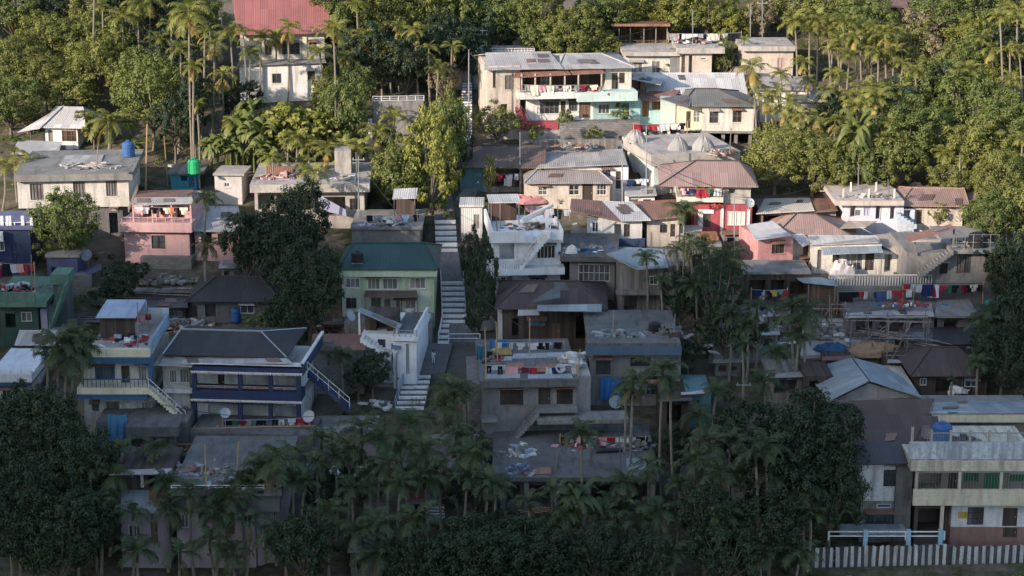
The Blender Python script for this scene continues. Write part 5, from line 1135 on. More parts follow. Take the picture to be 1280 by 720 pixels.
for lab, pts in (('pale blue tin sheet at the back left of the bare concrete roof', [(612,452),(640,451),(640,446),(614,447)]), ('long pale tin sheet across the middle of the bare concrete roof', [(640,449),(712,447),(708,441),(642,443)]),
    ('tin sheet lying along the front edge of the bare concrete roof', [(606,474),(650,473),(650,468),(608,469)]), ('front right tin sheet on the bare concrete roof', [(660,474),(716,473),(714,468),(660,469)]), ('tin sheet nearest the laundry poles on the bare concrete roof', [(606,464),(632,463),(633,457),(608,458)])):
    roofsheet(lab, 'con', 476, -.7, pts, TSL)
roofsheet('wide rust-red sheet on the right half of the bare concrete roof', 'con', 476, -.7, [(670,467),(708,466),(706,457),(670,458)], tin((.3,.13,.08),.4), dz=.08)
roofsheet('smaller rust-red sheet left of middle on the bare concrete roof', 'con', 476, -.7, [(633,463),(656,462),(654,455),(634,456)], tin((.3,.13,.08),.4), dz=.08)
roofsheet('yellowed plywood board at the back of the bare concrete roof', 'con', 476, -.7, [(613,447),(640,445),(638,436),(614,438)], wood((.4,.27,.09)), .06, 'plywood_board', 'board', .1)
roofsheet('rust-red sheet at the front of the wide terrace roof', 'ter', 597, -.8, [(655,594),(690,593),(688,585),(656,586)], tin((.3,.13,.08),.4))
roofsheet('steel grating lying on the right of the wide terrace roof', 'ter', 597, -.8, [(783,589),(810,588),(808,573),(783,574)], METAL, .06, 'steel_grating', 'grating')
roofsheet('black pipe-like beam on the wide terrace roof', 'ter', 597, -.8, [(745,567),(778,566),(778,563),(745,564)], BLACK, .2, 'steel_beam', 'beam')
roofsheet('dusty grey sheet covering the left of the long white house roof', 'long', 219, -.6, [(75,207),(126,204),(130,194),(82,195)], TING, .05, 'roofing_sheet')
def tarp(label, k, r, d, mat, name='tarpaulin', th=.05):
    b = BL[k]; x0, z1 = b.l(r[0], r[1], d); x1, z0 = b.l(r[2], r[3], d); q = MB(); n = 8
    for j in range(n):
        a, c = x0 + (x1 - x0) * j / n, x0 + (x1 - x0) * (j + 1) / n; w0, w1 = .1 * math.sin(j * 1.9), .1 * math.sin((j + 1) * 1.9)
        q.prism([(a, d + w0, z0), (c, d + w1, z0), (c, d + w1 * .3, z1 - .08 * math.sin(math.pi * (j+1) / n)), (a, d + w0 * .3, z1 - .08 * math.sin(math.pi * j / n))], (0, th, 0))
    me = q.mesh(name, mat); o = link(name, me, None, b.O, rot=(0, 0, b.yaw)); tag(o, label, 'tarpaulin')
TARPB = plain((.03,.14,.36),.6)
tarp('bright blue tarpaulin hanging below the blue beam', 'blb', (751,471,776,500), -.3, TARPB); tarp('dark blue tarpaulin fence by the half-rusty-roofed cottage', 'rust1', (752,297,806,309), -2.2, plain((.035,.055,.11),.7))
tarp('blue tarpaulin hung at the back of the bare concrete roof', 'con', (612,424,634,440), 8, TARPB); tarp('teal tarpaulin beside the laundry poles of the bare concrete roof', 'con', (596,432,608,450), 5, plain((.03,.11,.15),.7))
tarp('bluish tarpaulin sheet in front of the cream and blue house', 'crb', (134,518,160,552), -3.0, plain((.07,.2,.34),.6))
def cover(label, loc, rx, ry, h, mat, name='covered_heap', cat='covered heap', seed=1):
    r2 = random.Random(seed); b = MB(); n, m_ = 6, 18; ph = r2.uniform(0, 6)
    for k in range(n + 1):
        t = k / n * math.pi / 2
        for j in range(m_): a = 2 * math.pi * j / m_; w = 1 + .12 * math.sin(3 * a + ph) + r2.uniform(-.05, .05); b.v.append((rx * w * math.cos(a) * math.cos(t) ** .7, ry * w * math.sin(a) * math.cos(t) ** .7, h * math.sin(t) * (1 + r2.uniform(-.28, .28)) - .1))
    for k in range(n):
        for j in range(m_): i0 = k * m_ + j; i1 = k * m_ + (j + 1) % m_; b.f.append((i0, i1, i1 + m_, i0 + m_)); b.mi.append(0)
    o = b.build(name, mat); o.location = loc; tag(o, label, cat)
cover('bright blue tarpaulin heap behind the big tin gable', P(1040, 440) + Vector((0, 0, .2)), 1.5, .8, .65, plain((.03,.085,.17),.8), seed=2); cover('tan cloth-covered heap behind the big tin gable', P(1090, 443) + Vector((0, 0, .1)), 2.6, 1.0, .9, cloth((.33,.21,.13)), seed=3)
cover('pink cloth spread in front of the taupe hip-roofed house', P(660, 250) + Vector((0, -1.6, .2)), 2.0, .9, .7, cloth((.42,.2,.2)), seed=4); cover('red covered heap by the veranda house plinth', P(728, 166) + Vector((0, -.6, .4)), 1.3, .9, .9, cloth((.5,.06,.07)), seed=5)
cover('striped sheet bundle beside the grey slab shed', P(152, 568), 1.0, .8, 1.2, cloth((.5,.5,.52)), seed=6); cover('white bundle in front of the grey porch house', P(1048, 352) + Vector((0, -1.2, .8)), 1.2, .6, 1.4, cloth((.62,.56,.52)), seed=7)
cover('grey rock-like bundle beside the patched dark-roofed house', P(608, 410), .9, .6, 1.0, cloth((.25,.24,.23)), seed=8); cover('white sacks beside the white-framed window house', roofpt('flatc', 714, 316, 320, -.8), .55, .4, .7, cloth((.6,.6,.58)), seed=9)
cover('pale rock heap at the tree line right of the coral roofs', P(1145, 238), .9, .7, .8, plain((.42,.34,.2),.9), seed=10)
b = MB(); b.lathe([(.28, 0), (.42, .22), (.46, .24), (.46, .28), (.4, .26)], 16); o = b.build('basin', plain((.02,.33,.5),.35)); o.location = P(859, 516) + Vector((0, 0, .9)); tag(o, 'bright cyan basin on the ledge by the teal hut', 'basin')
def chair(label, loc, mat, rz):
    root = empty('plastic_chair', loc, rz); tag(root, label, 'chair'); b = MB(); b.box(-.24, .24, -.24, .24, .42, .46); b.build('seat', mat, root); q = MB(); q.prism([(-.24, .22, .46), (.24, .22, .46), (.22, .32, .95), (-.22, .32, .95)], (0, .04, 0)); q.build('backrest', mat, root)
    for x, y in ((-.2,-.2),(.2,-.2),(.2,.2),(-.2,.2)): k = MB(); k.tube([(x * 1.15, y * 1.15, 0), (x, y, .42)], .03, 5); k.build('leg', mat, root)
chair('orange plastic chair on the washing yard by the dark blue tarpaulin', P(730, 304) + Vector((0, -.6, .25)), plain((.6,.12,.025),.45), 2.6)
# ================================================================== SCAFFOLD and LAUNDRY
def scaffold(label, px0, px1, foot, yt, D, nx, nz, seed, mat=WOODG):
    a, c = P(px0, foot), P(px1, foot); top = at_y(px0, yt, a.y).z; h = top - a.z; r2 = random.Random(seed); root = empty('bamboo_scaffold', a); tag(root, label, 'scaffold', 'bamboo scaffolds in the right yard'); W = c.x - a.x; b = MB(); k = MB()
    for i in range(nx):
        x = W * i / (nx - 1)
        for y in (0, D): b.tube([(x + r2.uniform(-.1, .1), y, -.4), (x + r2.uniform(-.2, .2), y, h * r2.uniform(.9, 1.15))], .05, 5)
    b.build('upright', mat, root)
    for j in range(nz):
        z = h * (j + 1) / nz - .2
        for y in (-.06, D - .06): k.tube([(-.3, y, z + r2.uniform(-.1, .1)), (W + .3, y, z + r2.uniform(-.1, .1))], .045, 5)
    k.tube([(0, -.1, .1), (W * .6, -.1, h)], .045, 5); k.build('ledger', mat, root)
scaffold('bamboo scaffold in front of the plank hut', 1008, 1056, 428, 383, 1.6, 4, 2, 1); scaffold('wide bamboo scaffold carrying washing rails below the long pale shed', 1060, 1158, 440, 398, 1.5, 5, 2, 2); scaffold('bent bamboo frame beside the low dark brown roof', 1108, 1156, 462, 400, 1.2, 3, 3, 3)
CC = {'w': ('white', (.5,.5,.51)), 'k': ('black', (.015,.015,.02)), 'r': ('red', (.30,.035,.045)), 'm': ('maroon', (.16,.02,.04)), 'b': ('blue', (.06,.10,.2)), 'n': ('navy', (.02,.03,.09)), 'p': ('pink', (.55,.3,.32)), 'g': ('green', (.035,.13,.07)), 't': ('teal', (.08,.3,.3)), 'y': ('yellow', (.42,.31,.08)), 'e': ('grey', (.25,.25,.27)), 'l': ('pale blue', (.4,.5,.65)), 'o': ('orange', (.42,.17,.09)), 'c': ('cream', (.6,.55,.42))}
KK = {'s': 'shirt', 't': 'trousers', 'c': 'towel', 'd': 'sheet'}
GM = {}
def gmesh(kind, col, v):
    key = (kind, col, v)
    if key in GM: return GM[key]
    r2 = random.Random(v * 7 + ord(kind)); b = MB()
    def strip(x0, x1, zt, zb, n=4, m_=4):
        for i in range(n):
            for j in range(m_):
                def pt(i, j):
                    x = x0 + (x1 - x0) * i / n; z = zt + (zb - zt) * j / m_; return Vector((x, .05 * math.sin(x * 9 + v + z * 2) * (j / m_ + .2), z - .02 * math.sin(math.pi * i / n)))
                b.prism([pt(i, j), pt(i+1, j), pt(i+1, j+1), pt(i, j+1)], (0, .02, 0))
    if kind == 's': strip(-.3, .3, 0, -.72); strip(-.5, -.3, 0, -.3, 2, 2); strip(.3, .5, 0, -.3, 2, 2)
    elif kind == 't': strip(-.24, .24, 0, -.3, 4, 2); strip(-.25, -.03, -.3, -.98, 2, 3); strip(.03, .25, -.3, -.98, 2, 3)
    elif kind == 'c': strip(-.36, .36, 0, -.85)
    else: strip(-.62, .62, 0, -1.25, 6, 5)
    me = b.mesh(KK[kind], cloth(CC[col][1])); GM[key] = me; return me
def wash(place, A, Bp, items, basez=None, poles=True, grp=None):
    A, Bp = Vector(A), Vector(Bp); root = empty('clothes_line', A); tag(root, 'washing line ' + place, 'clothes line'); r2 = random.Random(len(place) * 3 + len(items)); n = len(items); b = MB()
    mid = (Bp - A) / 2 - Vector((0, 0, .08)); b.tube([(0, 0, 0), mid, Bp - A], .025, 4); b.build('rope', BAMBOO if r2.random() < .4 else METAL, root)
    if poles:
        for q in (A, Bp):
            z = basez if basez is not None else ground(q.x, q.y); k = MB(); k.tube([q - A + Vector((0, 0, z - q.z - .1)), q - A + Vector((r2.uniform(-.1, .1), 0, .2))], .05, 5); k.build('pole', BAMBOO, root)
    rz = math.atan2(Bp.y - A.y, Bp.x - A.x); cnt = {}
    for i, it in enumerate(items):
        f = (i + .5 + r2.uniform(-.42, .42)) / n; f = min(.97, max(.03, f)); p = A.lerp(Bp, f) - Vector((0, 0, .08 * (1 - abs(2 * f - 1)) + .02)); col, kd = it[0], it[1]
        o = link(KK[kd], gmesh(kd, col, r2.randrange(3)), None, p, (r2.uniform(.6, .92), 1, r2.uniform(.55, .95)), (r2.uniform(-.12, .12), r2.uniform(-.12, .12), rz + r2.uniform(-.3, .3)))
        tag(o, f'{CC[col][0]} {KK[kd]} hung {place}, {ORD[i]} from left', 'laundry', 'washing ' + place)
def bw(k, px, py, d): return BL[k].w(px, py, d)
def rz_(k, zpy, d): return BL[k].zw(zpy, d)
wash('along the front of the bare concrete roof', bw('con',607,457,.6), bw('con',722,459,.6), 'kt kt pd mc rc wc ns wc'.split(), rz_('con',476,-.7)); wash('at the back of the bare concrete roof', bw('con',620,428,7.5), bw('con',706,427,7.5), 'wt wt ws ws kd ws kc'.split(), rz_('con',476,-.7))
wash('across the blue-beamed house roof', bw('blb',738,403,6), bw('blb',836,406,6), 'ns ws ps wc kd wc ts wc ls kc'.split(), rz_('blb',429,-.75)); wash('over the wide terrace roof', bw('ter',700,545,7), bw('ter',806,546,7), 'kt ms rs pc nc pc rc wc wc ws kd'.split(), rz_('ter',597,-.8))
wash('on the laundry terrace house roof', bw('j3',232,566,8), bw('j3',334,568,8), 'ts tc kt ps ms rd mc oc ks wd lc lc'.split(), rz_('j3',612,-.8)); wash('under the navy veranda', P(280,560)+Vector((0,0,2.3)), P(388,558)+Vector((0,0,2.4)), 'kd gc ms ec kt kt kt wt ws rd rd'.split(), None)
wash('in front of the white balustrade', P(1046,392)+Vector((0,0,2.0)), P(1140,390)+Vector((0,0,2.1)), 'ks kd kc rc wt nc bd wt rs rc wc'.split()); wash('at the foot of the grey stair house', P(1128,390)+Vector((0,0,2.6)), P(1228,388)+Vector((0,0,2.4)), 'rc wc wc nd wd rd rs gc ks mc ks cs kc'.split())
wash('on the laundry-hut house roof', bw('lndt',458,269,2), bw('lndt',522,268,2), 'kc ed ws ws pc ls ks'.split(), rz_('lndt',284,-.3)); wash('inside the dark brown porch', bw('dbr',612,217,-.4), bw('dbr',650,217,-.4), 'pc rs ms wd wt'.split(), None, False)
wash('along the crimson house veranda', bw('redh',852,235,-.9), bw('redh',904,235,-.9), 'ps ns ns mc rd rc gs wt wt'.split(), None, False); wash('along the big veranda', bw('big',654,106,-1.45), bw('big',745,106,-1.45), 'ec cd pd cd es ws cc ec ms cs'.split(), None, False)
wash('in the cream stilt house forecourt', P(792,186)+Vector((0,0,2.6)), P(858,184)+Vector((0,0,2.6)), 'rd ms rc rs wc wc cs wc ks'.split()); wash('behind the beige blind-fronted house', bw('tr2',836,42,4), bw('tr2',926,41,4), 'ed pc wd wd ec ks wd cd es kd kd'.split(), rz_('tr2',60,-.6))
wash('on the green terrace house roof', bw('gnl',-8,328,3), bw('gnl',42,330,3), 'ws md kd wc pd rd rs'.split(), rz_('gnl',378,-.6)); wash('on the cream and blue house roof', bw('crb',142,393,7), bw('crb',186,392,7), 'wd ks ks rc pc mc'.split(), rz_('crb',443,.1))
wash('on the pink balcony', bw('pnk',170,258,-.5), bw('pnk',234,259,-.5), 'ws ws ks cs oc cs'.split(), None, False); wash('at the half-rusty-roofed cottage', P(752,304)+Vector((0,0,1.8)), P(806,303)+Vector((0,0,1.8)), 'gc ws ws kt ks wc'.split())
wash('on the green-roofed house porch', bw('grn',484,384,-1.5), bw('grn',522,385,-1.5), 'kd kc ws es'.split(), None, False); wash('in the yard below the dark terrace wall', P(938,392)+Vector((0,0,2.2)), P(984,392)+Vector((0,0,2.2)), 'ns ns wt kt ys ts rc'.split())
wash('beside the sagging-roofed white house', P(764,252)+Vector((0,0,2.2)), P(812,250)+Vector((0,0,2.2)), 'ps ec ns ws ls'.split()); wash('under the coral pink house wall', P(966,352)+Vector((0,0,1.4)), P(1008,352)+Vector((0,0,1.3)), 'ms mc rs wc'.split())
wash('on the white terrace house roof', bw('wht',656,256,5), bw('wht',712,262,5), 'ps pc ws pc wt kd ws'.split(), rz_('wht',297,-.5))
# ================================================================== PEOPLE
def person(label, loc, h, rz, top, legs, stride):
    s = h / 1.7; root = empty('person', loc, rz); tag(root, label, 'person')
    def skin(name, verts, edges, rad, mat, par):
        me = bpy.data.meshes.new(name); me.from_pydata([tuple(Vector(v) * s) for v in verts], edges, []); me.materials.append(mat); o = bpy.data.objects.new(name, me); COL.objects.link(o); o.parent = par
        mo = o.modifiers.new('Skin', 'SKIN'); me_ = o.data.skin_vertices[0].data if o.data.skin_vertices else None
        if me_ is None:
            bpy.context.view_layer.objects.active = o; me.skin_vertices.new() if hasattr(me.skin_vertices, 'new') else None; me_ = o.data.skin_vertices[0].data if o.data.skin_vertices else None
        if me_:
            for i, r in enumerate(rad): me_[i].radius = (r * s, r * s * .85); me_[i].use_root = (i == 0)
        sub = o.modifiers.new('Subdivision', 'SUBSURF'); sub.levels = 2; sub.render_levels = 2; return o
    k = stride
    V = [(0,0,.92),(0,0,1.12),(0,0,1.36),(0,0,1.47),(0,-.02,1.58),(0,-.01,1.68),(-.1,0,.86),(-.11,-k*.5,.48),(-.11,-k*.3,.08),(-.11,-k*.3-.14,.04),(.1,0,.86),(.11,k*.4,.48),(.11,k+.03,.09),(.11,k-.1,.04),(-.19,0,1.38),(-.25,k*.4,1.12),(-.25,k*.2-.1,.88),(-.25,k*.2-.14,.8),(.19,0,1.38),(.25,-k*.4,1.12),(.25,-k*.4-.12,.9),(.25,-k*.4-.16,.82)]
    E = [(0,1),(1,2),(2,3),(3,4),(4,5),(0,6),(6,7),(7,8),(8,9),(0,10),(10,11),(11,12),(12,13),(2,14),(14,15),(15,16),(16,17),(2,18),(18,19),(19,20),(20,21)]
    R = [.14,.135,.15,.06,.1,.075,.09,.065,.042,.04,.09,.065,.042,.04,.06,.046,.034,.04,.06,.046,.034,.04]
    body = skin('body', V, E, R, plain((.25,.14,.09),.6), root)
    skin('shirt', [V[i] for i in (1,0,2,14,15,18,19)], [(0,1),(0,2),(2,3),(3,4),(2,5),(5,6)], [.16,.165,.17,.08,.062,.08,.062], cloth(top), body)
    skin('trousers', [V[i] for i in (0,6,7,8,10,11,12)], [(0,1),(1,2),(2,3),(0,4),(4,5),(5,6)], [.155,.11,.082,.062,.11,.082,.062], cloth(legs), body)
    q = MB(); q.lathe([(.105*s,1.6*s),(.115*s,1.66*s),(.095*s,1.73*s),(.04*s,1.765*s)], 10, (0,.015*s,0)); q.build('hair', BLACK, body)
person('person in dark shirt and pale trousers walking in the yard below the washing', P(1100,428), 1.65, .6, (.02,.025,.04), (.3,.3,.3), .2)
person('small person in white standing on the stairway landing', P(542,459) + Vector((0,0,.3)), 1.2, 2.6, (.65,.65,.66), (.6,.6,.6), .06)

# ---- more clutter, cables and sticks
heap('scattered bricks and boards on the laundry terrace house roof', roofpt('j3', 250, 590, 612, -.8), 60, 2.4, 2.4, .4, [WOODG, CONC, TINR, METAL], 41, ln=1.3)
heap('planks and tubs along the laundry terrace front', roofpt('j3', 318, 606, 612, -.8), 44, 1.8, .8, .7, [WOODG, PBLACK, WHITE, ORANGEW], 42)
heap('rags and pans on the wide terrace roof by the steel beam', roofpt('ter', 730, 556, 597, -.8), 60, 2.4, 1.2, .7, [RED, WHITE, PBLACK, PINK, METAL], 43, ln=.6)
heap('cement bags and boards at the right end of the wide terrace', roofpt('ter', 800, 558, 597, -.8), 40, 1.4, 1.2, .6, [CONCL, WOODG, PBLACK], 44)
heap('boards thrown over the bare concrete roof corner', roofpt('con', 712, 450, 476, -.7), 44, 1.2, 2.0, .7, [WOODG, TING, WHITE], 45, ln=1.2)
heap('pots and cloth piled left on the bare concrete roof', roofpt('con', 616, 448, 476, -.7), 40, 1.0, 1.4, .8, [PBLACK, RED, WOODG, TEAL], 46, ln=.6)
heap('boards and sacks on the blue-beamed house roof middle', roofpt('blb', 778, 418, 429, -.75), 50, 2.6, 1.6, .45, [WOODG, CONC, TEAL, METAL], 47, ln=1.1)
heap('broken tiles strewn on the white and lilac house roof', roofpt('wb', 1090, 246, 251, -.7), 40, 3.0, 1.6, .35, [CONCL, OFFW, BLOCK], 48)
heap('planks over the tent-roofed concrete house edge', roofpt('dec', 900, 190, 194, -.6), 40, 1.6, 1.0, .5, [WOODG, TINR, CONCL], 49, ln=1.4)
heap('old sheets and stones weighing down the sagging grey roof', P(720, 222) + Vector((0, 2.5, 2.9)), 34, 3.0, 1.4, .25, [TING, TINR, BLOCK], 50, ln=1.2)
heap('bamboo scraps and rags below the laundry-hut house roof', roofpt('lndt', 478, 280, 284, -.3), 40, 2.2, 1.4, .6, [WOODG, WHITE, PBLACK, LILAC], 51, ln=.8)
heap('clutter of pots on the grey stair house terrace', roofpt('grc', 1212, 306, 312, -.8), 50, 1.6, 1.8, .7, [PBLACK, TEAL, METAL, WOODG], 52, ln=.7)
heap('stacked boards on the grey porch house terrace', P(1115, 356), 60, 2.6, .8, .9, [WHITE, WOODG, OFFW, PBLACK], 53, ln=.7)
heap('firewood and sheets behind the plank hut', P(1052, 384), 60, 2.2, 1.0, 1.0, [WOODG, PBLACK, RED, TING], 54, ln=.9)
heap('rubbish down the slope below the dark terrace wall', P(990, 384), 70, 4.0, 1.2, .7, [WOODG, CONC, TING, PBLACK], 55, ln=1.2)
heap('tins and planks between the coral house and plank platform', P(920, 352), 60, 1.8, 1.2, .9, [PBLACK, METAL, WOODG, TEAL], 56, ln=.8)
heap('scrap planks right of the upper stairs', P(590, 300) + Vector((0, -1, 0)), 44, 1.2, 1.2, 1.0, [WOODG, TINR, BLOCK], 57)
heap('debris on the slope left of the green-roofed house', P(412, 412), 60, 2.2, 1.4, .7, [WOODG, BLOCK, TINR, WHITE], 58, ln=1.1)
heap('garden refuse along the foot of the white terrace house', P(660, 378), 50, 3.0, .8, .6, [WOODG, METAL, CONC], 59, ln=1.2)
heap('loose boards on the pale terrace above the veranda house', P(700, 172), 60, 3.4, 1.0, .7, [OFFW, WOODG, CONCL, RED], 60, ln=.9)
heap('rocks and refuse below the navy veranda yard', P(430, 590), 60, 3.0, 1.2, .8, [WHITE, CONC, WOODG], 61, ln=.8)
heap('pale stones at the foot of the stone retaining wall', P(560, 586), 40, 3.0, .8, .7, [CONCL, CONC], 62)
planks('timber laid across the yard by the grey stair house', P(1195, 392), 9, 5, .7, WOODG, 63, .05); planks('long poles lying left of the cream and blue house yard', P(120, 402), 10, 5, .8, WOODG, 64, -.1, 'bamboo_stack')
for lab, k, x, yt, yb, zpy, d in (('bamboo pole standing at the left front of the bare concrete roof','con',608,408,474,476,-.7),('bamboo pole standing mid-left on the bare concrete roof','con',622,402,452,476,-.7),('bamboo pole standing at the back of the bare concrete roof','con',662,398,446,476,-.7),('bamboo pole at the right front of the bare concrete roof','con',722,436,472,476,-.7),
    ('iron rod on the blue-beamed house roof','blb',766,388,424,429,-.75),('iron rod at the right end of the blue-beamed house roof','blb',842,392,420,429,-.75),('stick standing on the wide terrace, nearest the red sheet','ter',694,560,590,597,-.8),('stick standing on the wide terrace beside the grating','ter',776,546,588,597,-.8),('stick standing mid wide terrace','ter',738,552,582,597,-.8),
    ('bamboo stick on the laundry terrace house roof front','j3',258,556,608,612,-.8),('bamboo stick on the laundry terrace house roof right side','j3',296,552,604,612,-.8),('rod on the white terrace house roof front','wht',622,272,296,297,-.5),('rod on the white terrace house roof right','wht',698,258,294,297,-.5),
    ('rod on the unfinished slab roof left','slab',342,196,228,231,-1),('rod on the unfinished slab roof right','slab',446,190,228,231,-1),('pole on the white and lilac house roof right','wb',1112,224,250,251,-.7),('pole on the tent-roofed concrete house right edge','dec',912,160,192,194,-.6),('pole on the green terrace house roof','gnl',40,318,374,378,-.6),('pole on the cream and blue house roof','crb',172,378,440,443,.1),('antenna on the long white house roof','long',120,178,214,219,-.6)):
    g = roofpt(k, x, yb, zpy, d); t = at_y(x + (x * 13 % 7) - 3, yt, g.y); q = MB(); q.tube([(0, 0, -.05), t - g], [.06, .045], 5); o = q.build('rooftop_pole', BAMBOO if 'bamboo' in lab else WOODG); o.location = g; tag(o, lab, 'pole')
def cable(label, a, c, sag):
    a, c = Vector(a), Vector(c); b = MB(); n = 10; b.tube([(c - a) * (i / n) - Vector((0, 0, sag * 4 * (i / n) * (1 - i / n))) for i in range(n + 1)], .022, 4); o = b.build('overhead_cable', BLACK); o.location = a; tag(o, label, 'cable')
def top(px, py, yb): return at_y(px, py, P(px, yb).y)
cable('cable from the thin steel pole to the tall slab house pole', top(586,64,190), top(448,197,292), 1.2); cable('cable from the twin-armed pole to the antenna pole', top(603,36,92), top(866,14,100), 2.5)
cable('cable from the thin steel pole to the crimson house pole', top(586,66,190), top(918,242,320), 1.5); cable('cable from the pole left of the tents to the crimson house pole', top(778,182,268), top(918,244,320), .8)
cable('cable from the tall slab house pole over the green roof', top(448,200,292), top(653,410,552), 1.5); cable('cable across the yard palms to the wide terrace', top(930,478,540), top(776,548,640), 1.0)
cable('cable over the dark hip roof to the navy veranda house', top(300,330,405), top(388,500,560), .8); cable('cable dipping over the crimson house to the white and lilac house', top(918,246,320), top(1073,208,262), 1.0)
cable('cable from the white and lilac house pole toward the bushes', top(1073,208,262), top(1246,266,310), 1.2); cable('cable hung low across the laundry terrace yard', top(180,500,590), top(395,520,590), .6)
# ================================================================== VEGETATION
def rdir(r):
    z = r.uniform(-1, 1); a = r.uniform(0, 2 * math.pi); q = math.sqrt(1 - z * z); return Vector((q * math.cos(a), q * math.sin(a), z))
def leaf(b, c, n, L_, W_, r, mi=0):
    t = n.cross(rdir(r)); t = t.normalized() if t.length > .05 else Vector((1, 0, 0)); s = n.cross(t)
    b.face([c - t * L_ * .5, c - s * W_ * .5 + t * L_ * .08, c + t * L_ * .5 - n * L_ * .12, c + s * W_ * .5 + t * L_ * .08], mi)
def clump(b, c, rad, n, L_, r, out=None, asp=.55, flat=.8):
    for _ in range(n):
        d = rdir(r); k = rad * (r.random() ** .45)
        p = c + Vector((d.x * k, d.y * k, d.z * k * flat)); nn = (d * 1.2 + Vector((0, 0, .4)) + rdir(r) * .6)
        if out is not None: nn += out * .5
        leaf(b, p, nn.normalized(), L_ * r.uniform(.7, 1.25), L_ * asp * r.uniform(.8, 1.2), r)
def crown(seed, R, nc, nl, L_, style='dome', asp=.55):
    """leaf crown of radius about R and half-height about R, centred on the origin; returns leaves and branches"""
    r = random.Random(seed); b = MB(); br = MB(); cs = []
    for i in range(nc):
        f = (i + .5) / nc; z = 1 - 1.75 * f if style != 'tall' else 1 - 1.95 * f; a = i * 2.39996 + r.uniform(-.5, .5); q = math.sqrt(max(0, 1 - z * z))
        k = r.uniform(.55, .9); zz = z
        if style == 'open': k = r.uniform(.5, .95)
        if style == 'flat': zz = z * .7 + .1
        c = Vector((q * math.cos(a), q * math.sin(a), zz)) * R * k; c += rdir(r) * R * .08; rad = R * r.uniform(.2, .34) * (.85 if style == 'open' else 1)
        cs.append(c); ns = 5
        for j in range(ns):
            dj = (rdir(r) + c.normalized() * .7).normalized(); clump(b, c + dj * rad * r.uniform(.45, .95), rad * r.uniform(.4, .62), int(nl / nc / ns * r.uniform(.5, 1.5)), L_, r, dj, asp)
    for i in range(max(2, nc // 9)):
        c = rdir(r) * R * .35; clump(b, c, R * .4, int(nl / nc), L_, r, None, asp)
    for i in range(nl // 14):                       # stray sprays that break the outline
        d = rdir(r); d.z = abs(d.z) * .9 - .2; leaf(b, d * R * r.uniform(.85, 1.12), (d + rdir(r)).normalized(), L_, L_ * asp, r)
    base = Vector((0, 0, -R * .95))
    for c in cs[::2]:
        m_ = base.lerp(c, .5) + Vector((c.x * .1, c.y * .1, R * .05)); br.tube([base, m_, c], [R * .035, R * .022, R * .008], 5, cap=False)
    return b, br
PROTO = {}
def pr(key, R, nc, nl, L_, style='dome', n=3, asp=.55):
    PROTO[key] = (R, [crown(hash((key, i)) % 9999 if False else sum(map(ord, key)) * 7 + i * 13, R, nc, nl, L_, style, asp) for i in range(n)], {})
pr('big', 4.5, 44, 15000, .30); pr('mid', 3.0, 30, 7600, .27); pr('small', 1.5, 12, 1700, .24); pr('open', 3.2, 30, 5200, .27, 'open'); pr('tall', 2.6, 26, 6000, .26, 'tall')
pr('broad', 3.2, 24, 1900, .62, 'open', 2, .7); pr('fine', 3.0, 34, 7500, .2, 'dome', 2, .35); pr('bush', 1.0, 8, 800, .2, 'flat', 3)
BARK, PBARK = barkmat(), palmbark()
def trunkmesh(seed, top=.55):
    r = random.Random(seed); b = MB(); pts = [Vector((0, 0, -.15))]; n = 6
    for i in range(1, n + 1): pts.append(Vector((r.uniform(-.35, .35) * (i / n) * (1 - i / n) * 2, r.uniform(-.3, .3) * (i / n) * (1 - i / n) * 2, i / n)))
    b.column(pts, [1.25, .95, .85, .78, .7, .62, top], 8); return b.mesh('trunk', BARK)
TRK = [trunkmesh(i) for i in range(4)]
PLANTS = []; vr = random.Random(11)
TNAME = {'big': ('broadleaf_tree', 'tree'), 'mid': ('broadleaf_tree', 'tree'), 'small': ('young_tree', 'tree'), 'open': ('broadleaf_tree', 'tree'), 'tall': ('broadleaf_tree', 'tree'), 'broad': ('large_leaved_tree', 'tree'), 'fine': ('feathery_tree', 'tree'), 'bush': ('bush', 'bush')}
TDESC = {'big': 'dense spreading', 'mid': 'rounded', 'small': 'small', 'open': 'loose open-crowned', 'tall': 'upright', 'broad': 'large-leaved', 'fine': 'fine-leaved', 'bush': 'low'}
CDESC = {'olive': 'olive green', 'green': 'green', 'dark': 'dark green', 'lime': 'yellow-green', 'dry': 'dry brownish', 'red': 'red-flowering', 'gold': 'golden'}
def tree(kind, col, cx, cy, rx, ry, base=None):
    R, protos, cache = PROTO[kind]; i = vr.randrange(len(protos)); key = (i, col)
    if key not in cache: cache[key] = (protos[i][0].mesh('crown', LEAF[col]), protos[i][1].mesh('branch', BARK))
    base = base if base is not None else cy + ry + (2 if kind in ('bush', 'small') else 9)
    g = P(cx, base); s = ppm(g); c = at_y(cx, cy, g.y); name, cat = TNAME[kind]; root = empty(name, g, vr.uniform(0, 6.28))
    sx, sz = rx / s / R, ry / s / R; zc = max(c.z - g.z, .6 * R * sz)
    lm, bm = cache[key]; crown_o = link('crown', lm, root, (0, 0, zc), (sx, sx, sz)); link('branch', bm, root, (0, 0, zc), (sx, sx, sz))
    rt = .045 * R * sx + .05; link('trunk', TRK[vr.randrange(4)], root, (0, 0, 0), (rt, rt, max(.3, zc - R * sz * .85)))
    root['category'] = cat; PLANTS.append((root, f'{CDESC[col]} {TDESC[kind]} {"bush" if kind == "bush" else "tree"}', cat, cx, base)); return root
